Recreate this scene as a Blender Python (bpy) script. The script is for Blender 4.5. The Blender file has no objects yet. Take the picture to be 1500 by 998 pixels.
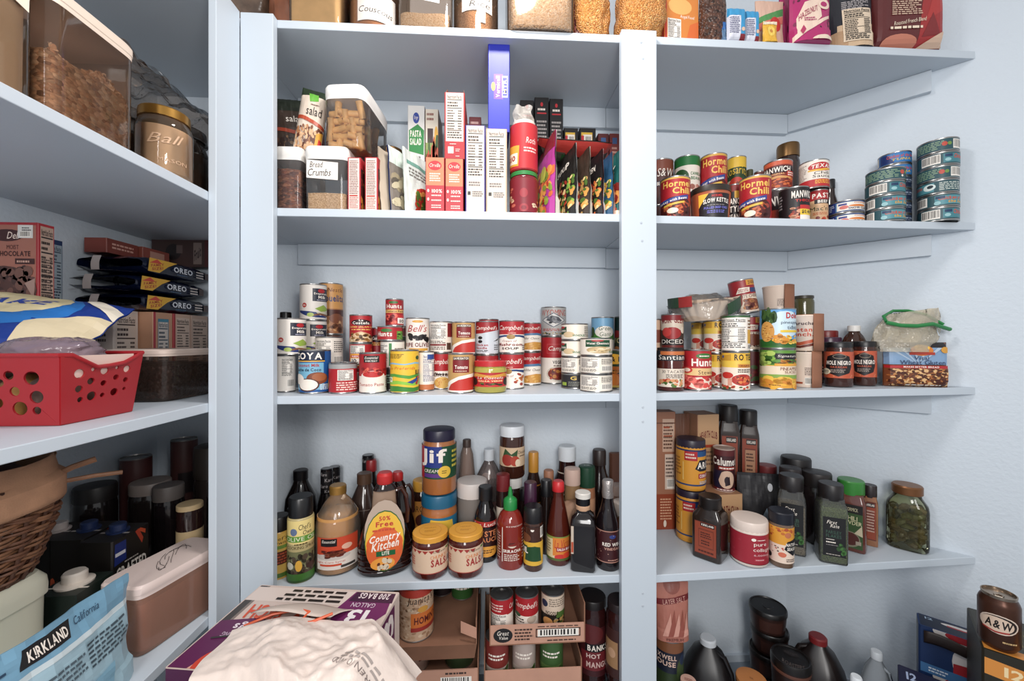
import bpy, bmesh, math, random
from mathutils import Vector, Matrix, noise
random.seed(7)
PI = math.pi
C = bpy.context.scene.collection
# ---------------------------------------------------------------- geometry of the place (metres, floor z = 0)
F = 583.0                      # focal length in pixels of the 1500 x 998 frame (14 mm lens)
PHI = math.atan(33.0 / 583.0)  # camera yaw
H = 1.19                       # camera height
YF, YB, XL, XE = 1.104, 1.435, -1.14, -0.672   # shelf fronts, back wall, left wall, fronts of the side shelves
WD = 2.548                     # the angled wall is x + y = WD
TH = 0.022
ZA, ZB, ZC, ZD = H + .863, H + .357, H - .150, H - .662
def shz(level, x):             # the boards of the angled bay are not quite level
    if x < .42: return level
    k = (x - .42) / 1.03
    d = {ZA: (0, -.002), ZB: (-.002, -.006), ZC: (0, .011), ZD: (-.005, .018)}.get(level, (0, 0))
    return level + d[0] + (d[1] - d[0]) * k
def ang(u): return math.atan((u - 750.0) / F) + PHI
# ---------------------------------------------------------------- materials
_M = {}
def lin(h):
    h = h.lstrip('#')
    c = [int(h[i:i + 2], 16) / 255 for i in (0, 2, 4)]
    return [x / 12.92 if x <= .04045 else ((x + .055) / 1.055) ** 2.4 for x in c] + [1.0]
def deep(h):       # printed and painted colours: a little deeper and softer than their hex values
    c = [x ** 1.14 for x in lin(h)[:3]]; g = .3 * c[0] + .59 * c[1] + .11 * c[2]
    return [x * .94 + g * .06 for x in c] + [1.]
def mat(h, rough=.5, metal=0., coat=0., bump=0., bscale=200., name=None, var=0., vscale=60.):
    key = (h, rough, metal, coat, bump, bscale, var, vscale)
    if key in _M: return _M[key]
    m = bpy.data.materials.new(name or 'paint_' + h.lstrip('#')); m.use_nodes = True
    nt = m.node_tree; b = nt.nodes['Principled BSDF']
    b.inputs['Base Color'].default_value = deep(h); b.inputs['Roughness'].default_value = rough
    b.inputs['Metallic'].default_value = metal; b.inputs['Coat Weight'].default_value = coat
    b.inputs['Coat Roughness'].default_value = .05
    if bump or var:
        tc = nt.nodes.new('ShaderNodeTexCoord')
        n = nt.nodes.new('ShaderNodeTexNoise'); n.inputs['Scale'].default_value = bscale
        nt.links.new(tc.outputs['Object'], n.inputs['Vector'])
        if bump:
            bp = nt.nodes.new('ShaderNodeBump'); bp.inputs['Strength'].default_value = bump; bp.inputs['Distance'].default_value = .003
            nt.links.new(n.outputs['Fac'], bp.inputs['Height']); nt.links.new(bp.outputs['Normal'], b.inputs['Normal'])
        if var:
            v = nt.nodes.new('ShaderNodeTexNoise'); v.inputs['Scale'].default_value = vscale; v.inputs['Detail'].default_value = 4
            nt.links.new(tc.outputs['Object'], v.inputs['Vector'])
            r = nt.nodes.new('ShaderNodeValToRGB'); c = deep(h)
            r.color_ramp.elements[0].position = .35; r.color_ramp.elements[1].position = .68
            r.color_ramp.elements[0].color = [x * (1 - var) for x in c[:3]] + [1]
            r.color_ramp.elements[1].color = [min(1, x * (1 + var * .6)) for x in c[:3]] + [1]
            nt.links.new(v.outputs['Fac'], r.inputs['Fac']); nt.links.new(r.outputs['Color'], b.inputs['Base Color'])
    _M[key] = m
    return m
def grain(cols, scale=120., rough=.7, bump=.8, stretch=(1, 1, 1), metric='F1'):   # loose food: coloured cells
    key = ('grain', tuple(cols), scale, stretch)
    if key in _M: return _M[key]
    m = bpy.data.materials.new('grain'); m.use_nodes = True; nt = m.node_tree; b = nt.nodes['Principled BSDF']
    tc = nt.nodes.new('ShaderNodeTexCoord'); mp = nt.nodes.new('ShaderNodeMapping'); mp.inputs['Scale'].default_value = stretch
    mp.inputs['Rotation'].default_value = (.5, .4, .7)
    vo = nt.nodes.new('ShaderNodeTexVoronoi'); vo.inputs['Scale'].default_value = scale
    nt.links.new(tc.outputs['Object'], mp.inputs['Vector']); nt.links.new(mp.outputs['Vector'], vo.inputs['Vector'])
    r = nt.nodes.new('ShaderNodeValToRGB'); r.color_ramp.interpolation = 'LINEAR'
    e = r.color_ramp.elements
    while len(e) < len(cols): e.new(.5)
    for i, c in enumerate(cols):
        e[i].position = i / max(1, len(cols) - 1); e[i].color = lin(c)
    sep = nt.nodes.new('ShaderNodeSeparateColor'); nt.links.new(vo.outputs['Color'], sep.inputs['Color'])
    nt.links.new(sep.outputs[0], r.inputs['Fac']); nt.links.new(r.outputs['Color'], b.inputs['Base Color'])
    bp = nt.nodes.new('ShaderNodeBump'); bp.inputs['Strength'].default_value = bump; bp.inputs['Distance'].default_value = .004; bp.invert = True
    nt.links.new(vo.outputs['Distance'], bp.inputs['Height']); nt.links.new(bp.outputs['Normal'], b.inputs['Normal'])
    b.inputs['Roughness'].default_value = rough
    _M[key] = m
    return m
def clear(h='#ffffff', alpha=.035, rough=.05, gl=1.0, bump=0., bscale=40., body='#ffffff'):
    """thin clear plastic or glass wall: mostly see-through, a mirror at grazing angles, a little milky"""
    key = ('clear', h, alpha, rough, gl, bump, bscale, body)
    if key in _M: return _M[key]
    m = bpy.data.materials.new('clear_plastic'); m.use_nodes = True; nt = m.node_tree
    for n in list(nt.nodes): nt.nodes.remove(n)
    out = nt.nodes.new('ShaderNodeOutputMaterial'); t = nt.nodes.new('ShaderNodeBsdfTransparent'); t.inputs[0].default_value = lin(h)
    d = nt.nodes.new('ShaderNodeBsdfDiffuse'); d.inputs[0].default_value = lin(body)
    g = nt.nodes.new('ShaderNodeBsdfGlossy'); g.inputs['Roughness'].default_value = rough
    fr = nt.nodes.new('ShaderNodeFresnel'); fr.inputs['IOR'].default_value = 1.45
    mu = nt.nodes.new('ShaderNodeMath'); mu.operation = 'MULTIPLY'; mu.inputs[1].default_value = gl
    m1 = nt.nodes.new('ShaderNodeMixShader'); m1.inputs[0].default_value = alpha
    m2 = nt.nodes.new('ShaderNodeMixShader')
    nt.links.new(t.outputs[0], m1.inputs[1]); nt.links.new(d.outputs[0], m1.inputs[2])
    nt.links.new(fr.outputs[0], mu.inputs[0]); nt.links.new(mu.outputs[0], m2.inputs[0])
    nt.links.new(m1.outputs[0], m2.inputs[1]); nt.links.new(g.outputs[0], m2.inputs[2]); nt.links.new(m2.outputs[0], out.inputs[0])
    if bump:
        tc = nt.nodes.new('ShaderNodeTexCoord'); n = nt.nodes.new('ShaderNodeTexNoise'); n.inputs['Scale'].default_value = bscale
        nt.links.new(tc.outputs['Object'], n.inputs['Vector'])
        bp = nt.nodes.new('ShaderNodeBump'); bp.inputs['Strength'].default_value = bump; bp.inputs['Distance'].default_value = .01
        nt.links.new(n.outputs['Fac'], bp.inputs['Height'])
        for q in (d, g, fr): nt.links.new(bp.outputs['Normal'], q.inputs['Normal'])
    _M[key] = m
    return m
def gloss(h, rough=.12): return mat(h, rough, 0, .35)
TIN = mat('#a8a6a4', .28, .9); GOLD = mat('#b08a4a', .3, .85); STEEL = mat('#9a9896', .25, .9); BRASS = mat('#8a6a44', .35, .8)
WHITE = mat('#efebe6', .4); BLACK = mat('#1d1b1e', .35); KRAFT = mat('#a5785c', .8, var=.12, vscale=25)
CLEAR = clear(); JARGLASS = clear('#f4f8f6', .05, .03, 1.1)
# ---------------------------------------------------------------- mesh basics
def tag(o, label=None, cat=None, group=None, kind=None):
    if label: o['label'] = label
    if cat: o['category'] = cat
    if group: o['group'] = group
    if kind: o['kind'] = kind
    return o
class MB:
    """collects polygons with materials; build() links them as one mesh object"""
    def __init__(s): s.V = []; s.Fc = []; s.I = []; s.mats = []; s.N = None
    def mi(s, m):
        if m not in s.mats: s.mats.append(m)
        return s.mats.index(m)
    def add(s, vs, fs, m):
        k = len(s.V); i = s.mi(m); s.V += [tuple(v) for v in vs]
        for f in fs: s.Fc.append([k + q for q in f]); s.I.append(i)
        if s.N is not None: s.N += [(0, 0, 0)] * len(vs)
        return s
    def box(s, x0, x1, y0, y1, z0, z1, m):
        vs = [(x, y, z) for z in (z0, z1) for x, y in ((x0, y0), (x1, y0), (x1, y1), (x0, y1))]
        return s.add(vs, [(3, 2, 1, 0), (4, 5, 6, 7), (0, 1, 5, 4), (1, 2, 6, 5), (2, 3, 7, 6), (3, 0, 4, 7)], m)
    def prism(s, pts, z0, z1, m, zf0=None, zf1=None):
        n = len(pts); vs = [(p[0], p[1], zf0(*p) if zf0 else z0) for p in pts] + [(p[0], p[1], zf1(*p) if zf1 else z1) for p in pts]
        return s.add(vs, [tuple(range(n - 1, -1, -1)), tuple(range(n, 2 * n))] + [(i, (i + 1) % n, n + (i + 1) % n, n + i) for i in range(n)], m)
    def lathe(s, prof, m, n=40, p=2., sx=1., sy=1., x=0, y=0, z=0, closed=False):
        ring = []
        for k in range(n):
            a = 2 * PI * k / n; c, q = math.cos(a), math.sin(a)
            if p != 2.:
                c = math.copysign(abs(c) ** (2 / p), c); q = math.copysign(abs(q) ** (2 / p), q)
            ring.append((c * sx, q * sy))
        vs = []; fs = []; idx = []
        for r, zz in prof:
            if r < 1e-6: idx.append([len(vs)]); vs.append((x, y, z + zz))
            else:
                idx.append(list(range(len(vs), len(vs) + n))); vs += [(x + r * a, y + r * b, z + zz) for a, b in ring]
        for A, B in zip(idx, idx[1:]):
            for k in range(n):
                k2 = (k + 1) % n
                if len(A) == 1 and len(B) == 1: continue
                if len(A) == 1: fs.append((A[0], B[k2], B[k]))
                elif len(B) == 1: fs.append((A[k], A[k2], B[0]))
                else: fs.append((A[k], A[k2], B[k2], B[k]))
        return s.add(vs, fs, m)
    def tube(s, pts, r, m, n=8, cyc=False, rr=None):
        pts = [Vector(p) for p in pts]; N = len(pts); vs = []; fs = []; up = Vector((0, 0, 1))
        for i, p in enumerate(pts):
            a = pts[(i - 1) % N] if (cyc or i) else pts[0]; b = pts[(i + 1) % N] if (cyc or i < N - 1) else pts[-1]
            t = (b - a).normalized()
            w = t.cross(up)
            if w.length < .05: w = t.cross(Vector((1, 0, 0)))
            w.normalize(); q = w.cross(t); R = rr[i] if rr else r
            for k in range(n):
                an = 2 * PI * k / n; vs.append(p + w * (R * math.cos(an)) + q * (R * math.sin(an)))
        for i in range(N if cyc else N - 1):
            j = (i + 1) % N
            for k in range(n): fs.append((i * n + k, i * n + (k + 1) % n, j * n + (k + 1) % n, j * n + k))
        if not cyc: fs += [tuple(range(n - 1, -1, -1)), tuple((N - 1) * n + k for k in range(n))]
        return s.add(vs, fs, m)
    def grid(s, fn, nu, nv, m, cycu=False, flip=False):
        vs = [fn(i / nu, j / nv) for j in range(nv + 1) for i in range(nu if cycu else nu + 1)]; w = nu if cycu else nu + 1
        fs = []
        for j in range(nv):
            for i in range(nu):
                i2 = (i + 1) % w; f = (j * w + i, j * w + i2, (j + 1) * w + i2, (j + 1) * w + i)
                fs.append(f[::-1] if flip else f)
        return s.add(vs, fs, m)
    def xform(s, M, start=0):
        for i in range(start, len(s.V)): s.V[i] = tuple(M @ Vector(s.V[i]))
    def build(s, name, parent=None, loc=None, rot=None, smooth=35, bevel=0, solid=0):
        me = bpy.data.meshes.new(name); me.from_pydata(s.V, [], s.Fc)
        for m in s.mats: me.materials.append(m)
        me.polygons.foreach_set('material_index', s.I)
        if smooth:
            me.polygons.foreach_set('use_smooth', [True] * len(me.polygons)); me.set_sharp_from_angle(angle=math.radians(smooth))
        if s.N is not None:
            nn = []
            for v, q in zip(s.V, s.N): nn.append(q)
            me.normals_split_custom_set_from_vertices(nn)
        me.update()
        o = bpy.data.objects.new(name, me); C.objects.link(o)
        if parent is not None: o.parent = parent
        if loc: o.location = loc
        if rot is not None: o.rotation_euler = rot if isinstance(rot, (tuple, list)) else (0, 0, rot)
        if solid:
            q = o.modifiers.new('thickness', 'SOLIDIFY'); q.thickness = solid; q.offset = 0
        if bevel:
            q = o.modifiers.new('bevel', 'BEVEL'); q.width = bevel; q.segments = 2; q.limit_method = 'ANGLE'
        return o
# ---------------------------------------------------------------- lettering: glyph outlines as flat triangles
_G = {}
def make_glyphs():
    chars = [chr(c) for c in range(33, 127)] + ['é', 'ñ', '®']
    objs = []
    for st in (0, 1):
        for ch in chars:
            cu = bpy.data.curves.new('g', 'FONT'); cu.body = ch; cu.resolution_u = 2; cu.offset = .028 if st else 0.
            o = bpy.data.objects.new('g', cu); C.objects.link(o); objs.append((ch, st, o))
    dg = bpy.context.evaluated_depsgraph_get(); dg.update()
    for ch, st, o in objs:
        me = bpy.data.meshes.new_from_object(o.evaluated_get(dg))
        vs = [(v.co.x, v.co.y) for v in me.vertices]; fs = [tuple(p.vertices) for p in me.polygons]
        if vs:
            x0 = min(v[0] for v in vs); x1 = max(v[0] for v in vs)
            _G[ch, st] = ([(x - x0, y) for x, y in vs], fs, x1 - x0)
        bpy.data.meshes.remove(me)
    for ch, st, o in objs:
        cu = o.data; bpy.data.objects.remove(o); bpy.data.curves.remove(cu)
make_glyphs()
def text_polys(s, bold=1, shear=0.):
    x = 0; V = []; P = []
    for ch in s:
        if ch == ' ': x += .3; continue
        g = _G.get((ch, bold))
        if not g: x += .3; continue
        for f in g[1]: P.append([(g[0][i][0] + x + shear * g[0][i][1], g[0][i][1]) for i in f])
        x += g[2] + .09
    return P
# ---------------------------------------------------------------- printed artwork laid on a surface
def clip1(poly, ax, c, keep_less):
    out = []; n = len(poly)
    for i in range(n):
        a, b = poly[i], poly[(i + 1) % n]; da, db = a[ax] - c, b[ax] - c
        if keep_less: da, db = -da, -db
        if da >= 0: out.append(a)
        if (da > 0 and db < 0) or (da < 0 and db > 0):
            t = da / (da - db); out.append((a[0] + (b[0] - a[0]) * t, a[1] + (b[1] - a[1]) * t))
    return out
def cells(poly, ax, d):
    if not d: return [poly]
    lo = min(p[ax] for p in poly); hi = max(p[ax] for p in poly)
    k0 = math.floor(lo / d + 1e-7); k1 = math.ceil(hi / d - 1e-7)
    if k1 - k0 <= 1: return [poly]
    r = []
    for k in range(k0, k1):
        q = clip1(clip1(poly, ax, k * d, False), ax, (k + 1) * d, True)
        if len(q) > 2: r.append(q)
    return r
LAY = .00007
class Art:
    """mp(u, v, off) -> (position, normal); u in -1..1 across the front, v in 0..1 upwards"""
    def __init__(s, mb, mp, du=0, dv=0, lay0=2, umax=9, flipu=False):
        s.mb = mb; s.mp = mp; s.du = du; s.dv = dv; s.l = lay0; s.umax = umax
        if mb.N is None: mb.N = [(0, 0, 0)] * len(mb.V)
    def polys(s, P, m):
        m = m if not isinstance(m, str) else mat(m, .42)
        off = s.l * LAY; vs = []; fs = []; ns = []
        for p in P:
            if s.umax < 5:
                p = clip1(clip1(p, 0, -s.umax, False), 0, s.umax, True)
                if len(p) < 3: continue
                p = clip1(clip1(p, 1, 0, False), 1, 1, True)
                if len(p) < 3: continue
            for q in cells(p, 0, s.du):
                for w in cells(q, 1, s.dv):
                    k = len(vs)
                    ar = sum(w[i][0] * w[(i + 1) % len(w)][1] - w[(i + 1) % len(w)][0] * w[i][1] for i in range(len(w)))
                    if ar < 0: w = w[::-1]
                    for (u, v) in w:
                        a, b = s.mp(u, v, off); vs.append(a); ns.append(b)
                    fs.append(tuple(range(k, k + len(w))))
        k = len(s.mb.V); s.mb.add(vs, fs, m); s.mb.N[k:] = ns
        s.l += 1
        return s
    def run(s, ops):
        for o in ops:
            k = o[0]
            if k == 'b': s.polys([[(-2, o[1]), (2, o[1]), (2, o[2]), (-2, o[2])]] if s.umax > 5 else [[(-1, o[1]), (1, o[1]), (1, o[2]), (-1, o[2])]], o[3])
            elif k == 'r': s.polys([[(o[1], o[3]), (o[2], o[3]), (o[2], o[4]), (o[1], o[4])]], o[5])
            elif k == 'e':
                n = 20; a0 = o[6] if len(o) > 6 else 0
                s.polys([[(o[1] + o[3] * math.cos(2 * PI * i / n), o[2] + o[4] * math.sin(2 * PI * i / n) + a0 * o[3] * math.cos(2 * PI * i / n)) for i in range(n)]], o[5])
            elif k == 'p': s.polys([list(o[1])], o[2])
            elif k == 'w':      # band between two curves: list of (u, vlow, vhigh)
                q = o[1]; s.polys([[(a[0], a[1]), (b[0], b[1]), (b[0], b[2]), (a[0], a[2])] for a, b in zip(q, q[1:])], o[2])
            elif k == 't':
                bold = o[7] if len(o) > 7 else 1; sh = o[8] if len(o) > 8 else 0; arc = o[9] if len(o) > 9 else 0; tilt = o[10] if len(o) > 10 else 0
                P = text_polys(o[1], bold, sh)
                if not P: continue
                xs = [a[0] for p in P for a in p]; ys = [a[1] for p in P for a in p]
                x0, x1, y0, y1 = min(xs), max(xs), min(ys), max(ys)
                def T(a):
                    fx = (a[0] - x0) / (x1 - x0); fy = (a[1] - y0) / (y1 - y0)
                    return (o[2] + fx * (o[3] - o[2]), o[4] + fy * (o[5] - o[4]) + arc * (1 - (2 * fx - 1) ** 2) + tilt * (fx - .5))
                s.polys([[T(a) for a in p] for p in P], o[6])
            elif k == 'T':      # text turned a quarter: reads upwards
                P = text_polys(o[1], 1, 0)
                xs = [a[0] for p in P for a in p]; ys = [a[1] for p in P for a in p]; x0, x1, y0, y1 = min(xs), max(xs), min(ys), max(ys)
                s.polys([[(o[3] - (a[1] - y0) / (y1 - y0) * (o[3] - o[2]), o[4] + (a[0] - x0) / (x1 - x0) * (o[5] - o[4])) for a in p] for p in P], o[6])
            elif k == 'l':      # rows of small print
                rnd = random.Random(int(1000 * (o[1] + 2 * o[3])) + o[5]); n = o[5]; P = []; dv = (o[4] - o[3]) / n; W = o[2] - o[1]
                for i in range(n):
                    v = o[4] - dv * (i + .8); u = o[1]; end = o[2] - (rnd.random() * .25 * W)
                    while u < end:
                        w = W * (.06 + .14 * rnd.random()); w = min(w, o[2] - u)
                        P.append([(u, v), (u + w, v), (u + w, v + dv * .5), (u, v + dv * .5)]); u += w + W * .035
                s.polys(P, o[6])
            elif k == 'n':      # nutrition panel
                a, b, c, d = o[1:5]; fg = o[5] if len(o) > 5 else '#2b2626'; bg = o[6] if len(o) > 6 else '#f1e9e0'
                s.run([('r', a, b, c, d, bg)]); w = b - a; h = d - c
                fr = []
                for q in (.86, .68, .4, .2): fr.append([(a + .05 * w, c + q * h), (b - .05 * w, c + q * h), (b - .05 * w, c + q * h + .018 * h), (a + .05 * w, c + q * h + .018 * h)])
                s.polys(fr, fg)
                s.run([('t', 'Nutrition Facts', a + .06 * w, b - .06 * w, c + .89 * h, c + .97 * h, fg), ('l', a + .06 * w, b - .5 * w, c + .22 * h, c + .66 * h, 8, fg), ('l', b - .3 * w, b - .06 * w, c + .22 * h, c + .66 * h, 8, fg),
                       ('l', a + .06 * w, b - .06 * w, c + .03 * h, c + .19 * h, 3, fg), ('l', a + .06 * w, b - .3 * w, c + .71 * h, c + .84 * h, 2, fg)])
            elif k == 'c':      # bar code
                rnd = random.Random(int(o[1] * 99)); s.run([('r', o[1], o[2], o[3], o[4], '#efe8df')]); u = o[1] + .06 * (o[2] - o[1]); P = []
                W = o[2] - o[1]; h = o[4] - o[3]
                while u < o[2] - .08 * W:
                    w = W * (.015 + .035 * rnd.random()); P.append([(u, o[3] + .16 * h), (u + w, o[3] + .16 * h), (u + w, o[4] - .08 * h), (u, o[4] - .08 * h)]); u += w + W * (.02 + .03 * rnd.random())
                s.polys(P, '#26211f')
            elif k == 'd':      # scattered lumps of food in a picture: u0 u1 v0 v1 n colours size
                rnd = random.Random(int(100 * o[1] + 37 * o[3]) + o[5])
                for ci, col in enumerate(o[6]):
                    P = []
                    for i in range(o[5]):
                        cu = o[1] + (o[2] - o[1]) * rnd.random(); cv = o[3] + (o[4] - o[3]) * rnd.random(); r = o[7] * (.6 + .8 * rnd.random()); a = rnd.random() * 3; e = .5 + .5 * rnd.random(); asp = o[8] if len(o) > 8 else .38
                        P.append([(cu + r * math.cos(q) * math.cos(a) - r * e * math.sin(q) * math.sin(a), cv + asp * (r * math.cos(q) * math.sin(a) + r * e * math.sin(q) * math.cos(a))) for q in [2 * PI * t / 8 for t in range(8)]])
                    s.polys(P, col)
        return s
def cylmap(r0, z0, z1, r1=None, n=40):
    r1 = r0 if r1 is None else r1; st = 2 * PI / n
    def mp(u, v, off):
        a = u * PI / 2; k = math.floor(a / st + 1e-6); t = a / st - k; r = r0 + (r1 - r0) * v + off
        A, B = k * st, (k + 1) * st
        x = r * ((1 - t) * math.sin(A) + t * math.sin(B)); y = -r * ((1 - t) * math.cos(A) + t * math.cos(B))
        return (x, y, z0 + (z1 - z0) * v), (math.sin(a), -math.cos(a), 0)
    return mp
def planemap(w, z0, z1, y, face='front', yc=0, hx=None):
    """front: the -y face, right: +x, left: -x, top, back"""
    def mp(u, v, off):
        z = z0 + (z1 - z0) * v
        if face == 'front': return (u * w, y - off, z), (0, -1, 0)
        if face == 'back': return (-u * w, y + off, z), (0, 1, 0)
        if face == 'right': return (hx + off, yc + u * w, z), (1, 0, 0)
        if face == 'left': return (-hx - off, yc - u * w, z), (-1, 0, 0)
        return (u * w, yc + (2 * v - 1) * y, z1 + off), (0, 0, 1)      # top: y is the half depth
    return mp
DU = .1
def sleeve(mb, r0, z0, z1, ops, r1=None, base=None):
    a = Art(mb, cylmap(r0, z0, z1, r1), DU)
    if base: a.polys([[(-2, 0), (2, 0), (2, 1), (-2, 1)]], base)
    return a.run(ops)
# ---------------------------------------------------------------- where things stand
class Pl:
    @property
    def top(s): return s.z + s.h
REG = []                       # what may be nudged apart at the end: [object, footprint, z0, z1, followers]
def reg(o, z, h, r=None, box=None):
    REG.append([o, (r, box), z, z + h, []]); return o
def cyl(uL, uR, vt, vb=None, zb=None, Y=None, h=None, r=None):
    p = Pl(); aL, aR = ang(uL), ang(uR); al = (aL + aR) / 2; be = (aR - aL) / 2; sb = math.sin(be)
    lev = zb
    for _ in range(3):
        if Y is not None: rho = Y / math.cos(al)
        else:
            rf = (zb - H) * F / (499 - vb) / math.cos(al - PHI); rho = rf / (1 - sb)
        p.x, p.y = rho * math.sin(al), rho * math.cos(al); zb = shz(lev, p.x)
    p.r = r or rho * sb; dc = rho * math.cos(al - PHI)
    k = (rho - rho * sb) if vt < 499 else (rho + rho * sb)
    p.z = zb; p.rot = -al; p.al = al
    p.h = h if h else H + (499 - vt) * k * math.cos(al - PHI) / F - zb
    return p
def bx(uL, uR, vt, vb=None, zb=None, Y=None, d=.05, h=None, rot=0):
    p = Pl(); aL, aR = ang(uL), ang(uR); lev = zb
    for _ in range(3):
        if Y is None: dc = (zb - H) * F / (499 - vb); am = (aL + aR) / 2; y = dc / (math.cos(PHI) + math.tan(am) * math.sin(PHI))
        else: y = Y
        zb = shz(lev, y * math.tan((aL + aR) / 2))
    x0, x1 = y * math.tan(aL), y * math.tan(aR)
    p.w = x1 - x0; p.x = (x0 + x1) / 2; p.y = y; p.z = zb; p.d = d; p.rot = rot
    dc = p.x * math.sin(PHI) + y * math.cos(PHI)
    p.h = h if h else H + (499 - vt) * dc / F - zb
    return p
def raw(x, y, z, w=.1, d=.05, h=.1, rot=0, r=None):
    p = Pl(); p.x, p.y, p.z, p.w, p.d, p.h, p.rot = x, y, z, w, d, h, rot; p.r = r or w / 2; p.al = math.atan2(x, y)
    return p
# ---------------------------------------------------------------- the room
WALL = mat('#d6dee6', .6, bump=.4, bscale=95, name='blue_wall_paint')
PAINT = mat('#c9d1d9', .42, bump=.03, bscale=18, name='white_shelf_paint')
FLOORM = mat('#8f98a2', .5, var=.1, vscale=6, name='floor_vinyl')
def struct(name, mb): o = mb.build(name, smooth=0); o['kind'] = 'structure'; return o
struct('floor', MB().box(XL - .1, 2.6, -2.2, YB + .1, -.05, 0, FLOORM))
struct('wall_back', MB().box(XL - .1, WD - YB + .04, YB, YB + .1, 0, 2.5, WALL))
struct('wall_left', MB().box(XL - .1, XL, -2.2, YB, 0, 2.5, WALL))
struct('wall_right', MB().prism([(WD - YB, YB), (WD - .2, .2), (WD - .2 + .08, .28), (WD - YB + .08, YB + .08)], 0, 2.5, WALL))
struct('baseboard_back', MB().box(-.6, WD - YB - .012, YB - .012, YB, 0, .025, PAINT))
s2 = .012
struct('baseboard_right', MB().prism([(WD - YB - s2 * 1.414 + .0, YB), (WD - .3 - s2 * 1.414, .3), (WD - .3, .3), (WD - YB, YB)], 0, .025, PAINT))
LV = [(ZA, 'top'), (ZB, 'second'), (ZC, 'third'), (ZD, 'lowest')]
for z, w in LV:
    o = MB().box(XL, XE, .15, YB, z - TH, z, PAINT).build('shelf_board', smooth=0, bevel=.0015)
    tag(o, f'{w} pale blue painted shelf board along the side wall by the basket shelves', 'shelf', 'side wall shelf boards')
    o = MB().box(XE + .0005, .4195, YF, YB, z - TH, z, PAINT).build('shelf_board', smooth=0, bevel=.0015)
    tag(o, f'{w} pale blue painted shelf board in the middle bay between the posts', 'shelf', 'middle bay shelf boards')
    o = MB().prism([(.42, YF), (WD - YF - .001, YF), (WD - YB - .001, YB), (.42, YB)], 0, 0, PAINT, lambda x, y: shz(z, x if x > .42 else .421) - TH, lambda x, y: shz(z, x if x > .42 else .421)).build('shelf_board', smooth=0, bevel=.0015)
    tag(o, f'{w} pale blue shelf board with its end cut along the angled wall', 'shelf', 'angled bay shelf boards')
def post(label, x0, x1, y0, y1, nails=(), top=ZA):
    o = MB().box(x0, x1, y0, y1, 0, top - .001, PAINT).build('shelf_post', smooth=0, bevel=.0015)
    tag(o, label, 'post')
    for x, z in nails:
        MB().lathe([(0, 0), (.0035, 0), (.003, .0008), (0, .0012)], mat('#b9c0c8', .5), n=12).build('nail_head', o, (x, y0 - .0001, z), (PI / 2, 0, 0))
    return o
post('flat pale post holding the side wall shelves, its edge towards the viewer', XE + .0005, -.653, .991, 1.0815)
post('pale front post at the corner where the two shelf runs meet', -.6525, -.569, 1.082, YF - .0005)
post('wide pale front post between the middle bay and angled bay', .365, .464, 1.082, YF - .0005,
     [(.42, ZA - .035), (.425, ZA - .08), (.42, ZB - .03), (.423, ZB - .08), (.425, ZC - .035), (.425, ZC - .075), (.425, ZD - .04), (.425, ZD - .075)])
for z, w in LV[:3]:
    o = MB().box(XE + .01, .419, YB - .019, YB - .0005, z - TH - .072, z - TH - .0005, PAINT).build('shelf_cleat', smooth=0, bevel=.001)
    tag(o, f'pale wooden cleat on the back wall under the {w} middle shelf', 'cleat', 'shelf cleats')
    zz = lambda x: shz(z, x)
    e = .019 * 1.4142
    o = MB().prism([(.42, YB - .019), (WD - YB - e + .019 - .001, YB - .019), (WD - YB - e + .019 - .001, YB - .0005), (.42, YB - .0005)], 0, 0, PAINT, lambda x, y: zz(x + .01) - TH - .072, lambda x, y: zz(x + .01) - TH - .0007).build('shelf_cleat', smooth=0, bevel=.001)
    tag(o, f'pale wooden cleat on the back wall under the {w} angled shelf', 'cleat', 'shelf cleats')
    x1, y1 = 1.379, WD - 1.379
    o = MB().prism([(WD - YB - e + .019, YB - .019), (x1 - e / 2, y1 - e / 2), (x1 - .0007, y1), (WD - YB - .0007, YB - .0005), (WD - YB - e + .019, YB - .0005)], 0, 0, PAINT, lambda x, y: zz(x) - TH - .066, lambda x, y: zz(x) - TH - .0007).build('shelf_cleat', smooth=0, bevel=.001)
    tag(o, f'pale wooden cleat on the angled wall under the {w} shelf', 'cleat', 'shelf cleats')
# ---------------------------------------------------------------- light and camera
def area(name, loc, size, power, col, look, sy=None):
    l = bpy.data.lights.new(name, 'AREA'); l.energy = power; l.color = col; l.size = size; l.shape = 'DISK'
    if sy: l.shape = 'RECTANGLE'; l.size_y = sy
    o = bpy.data.objects.new(name, l); C.objects.link(o); o.location = loc
    o.rotation_euler = (Vector(look) - Vector(loc)).to_track_quat('-Z', 'Y').to_euler()
    return o
area('ceiling_lamp', (.05, .72, H + 1.18), .22, 11.0, (1., .97, .94), (.05, .78, 0))
area('doorway_light', (-.25, -2.0, H + .75), .7, 44.0, (1., .98, .96), (.1, 1.2, H - .1), 1.4)
area('camera_flash', (.22, -.1, H + .34), .3, 6.5, (1., .98, .95), (-.2, 1.1, H - .1))
w = bpy.data.worlds.new('ambient'); bpy.context.scene.world = w; w.use_nodes = True
bg = w.node_tree.nodes['Background']; bg.inputs[0].default_value = (.98, .99, 1., 1); bg.inputs[1].default_value = .62
cam = bpy.data.cameras.new('camera'); co = bpy.data.objects.new('camera', cam); C.objects.link(co)
cam.sensor_width = 36; cam.lens = 36 * F / 1500; cam.clip_start = .01
co.location = (0, 0, H); co.rotation_euler = (PI / 2, 0, -PHI)
sc = bpy.context.scene; sc.camera = co
sc.view_settings.view_transform = 'Standard'; sc.view_settings.look = 'None'; sc.view_settings.exposure = 0; sc.view_settings.gamma = 1
sc.view_settings.use_curve_mapping = False
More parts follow.
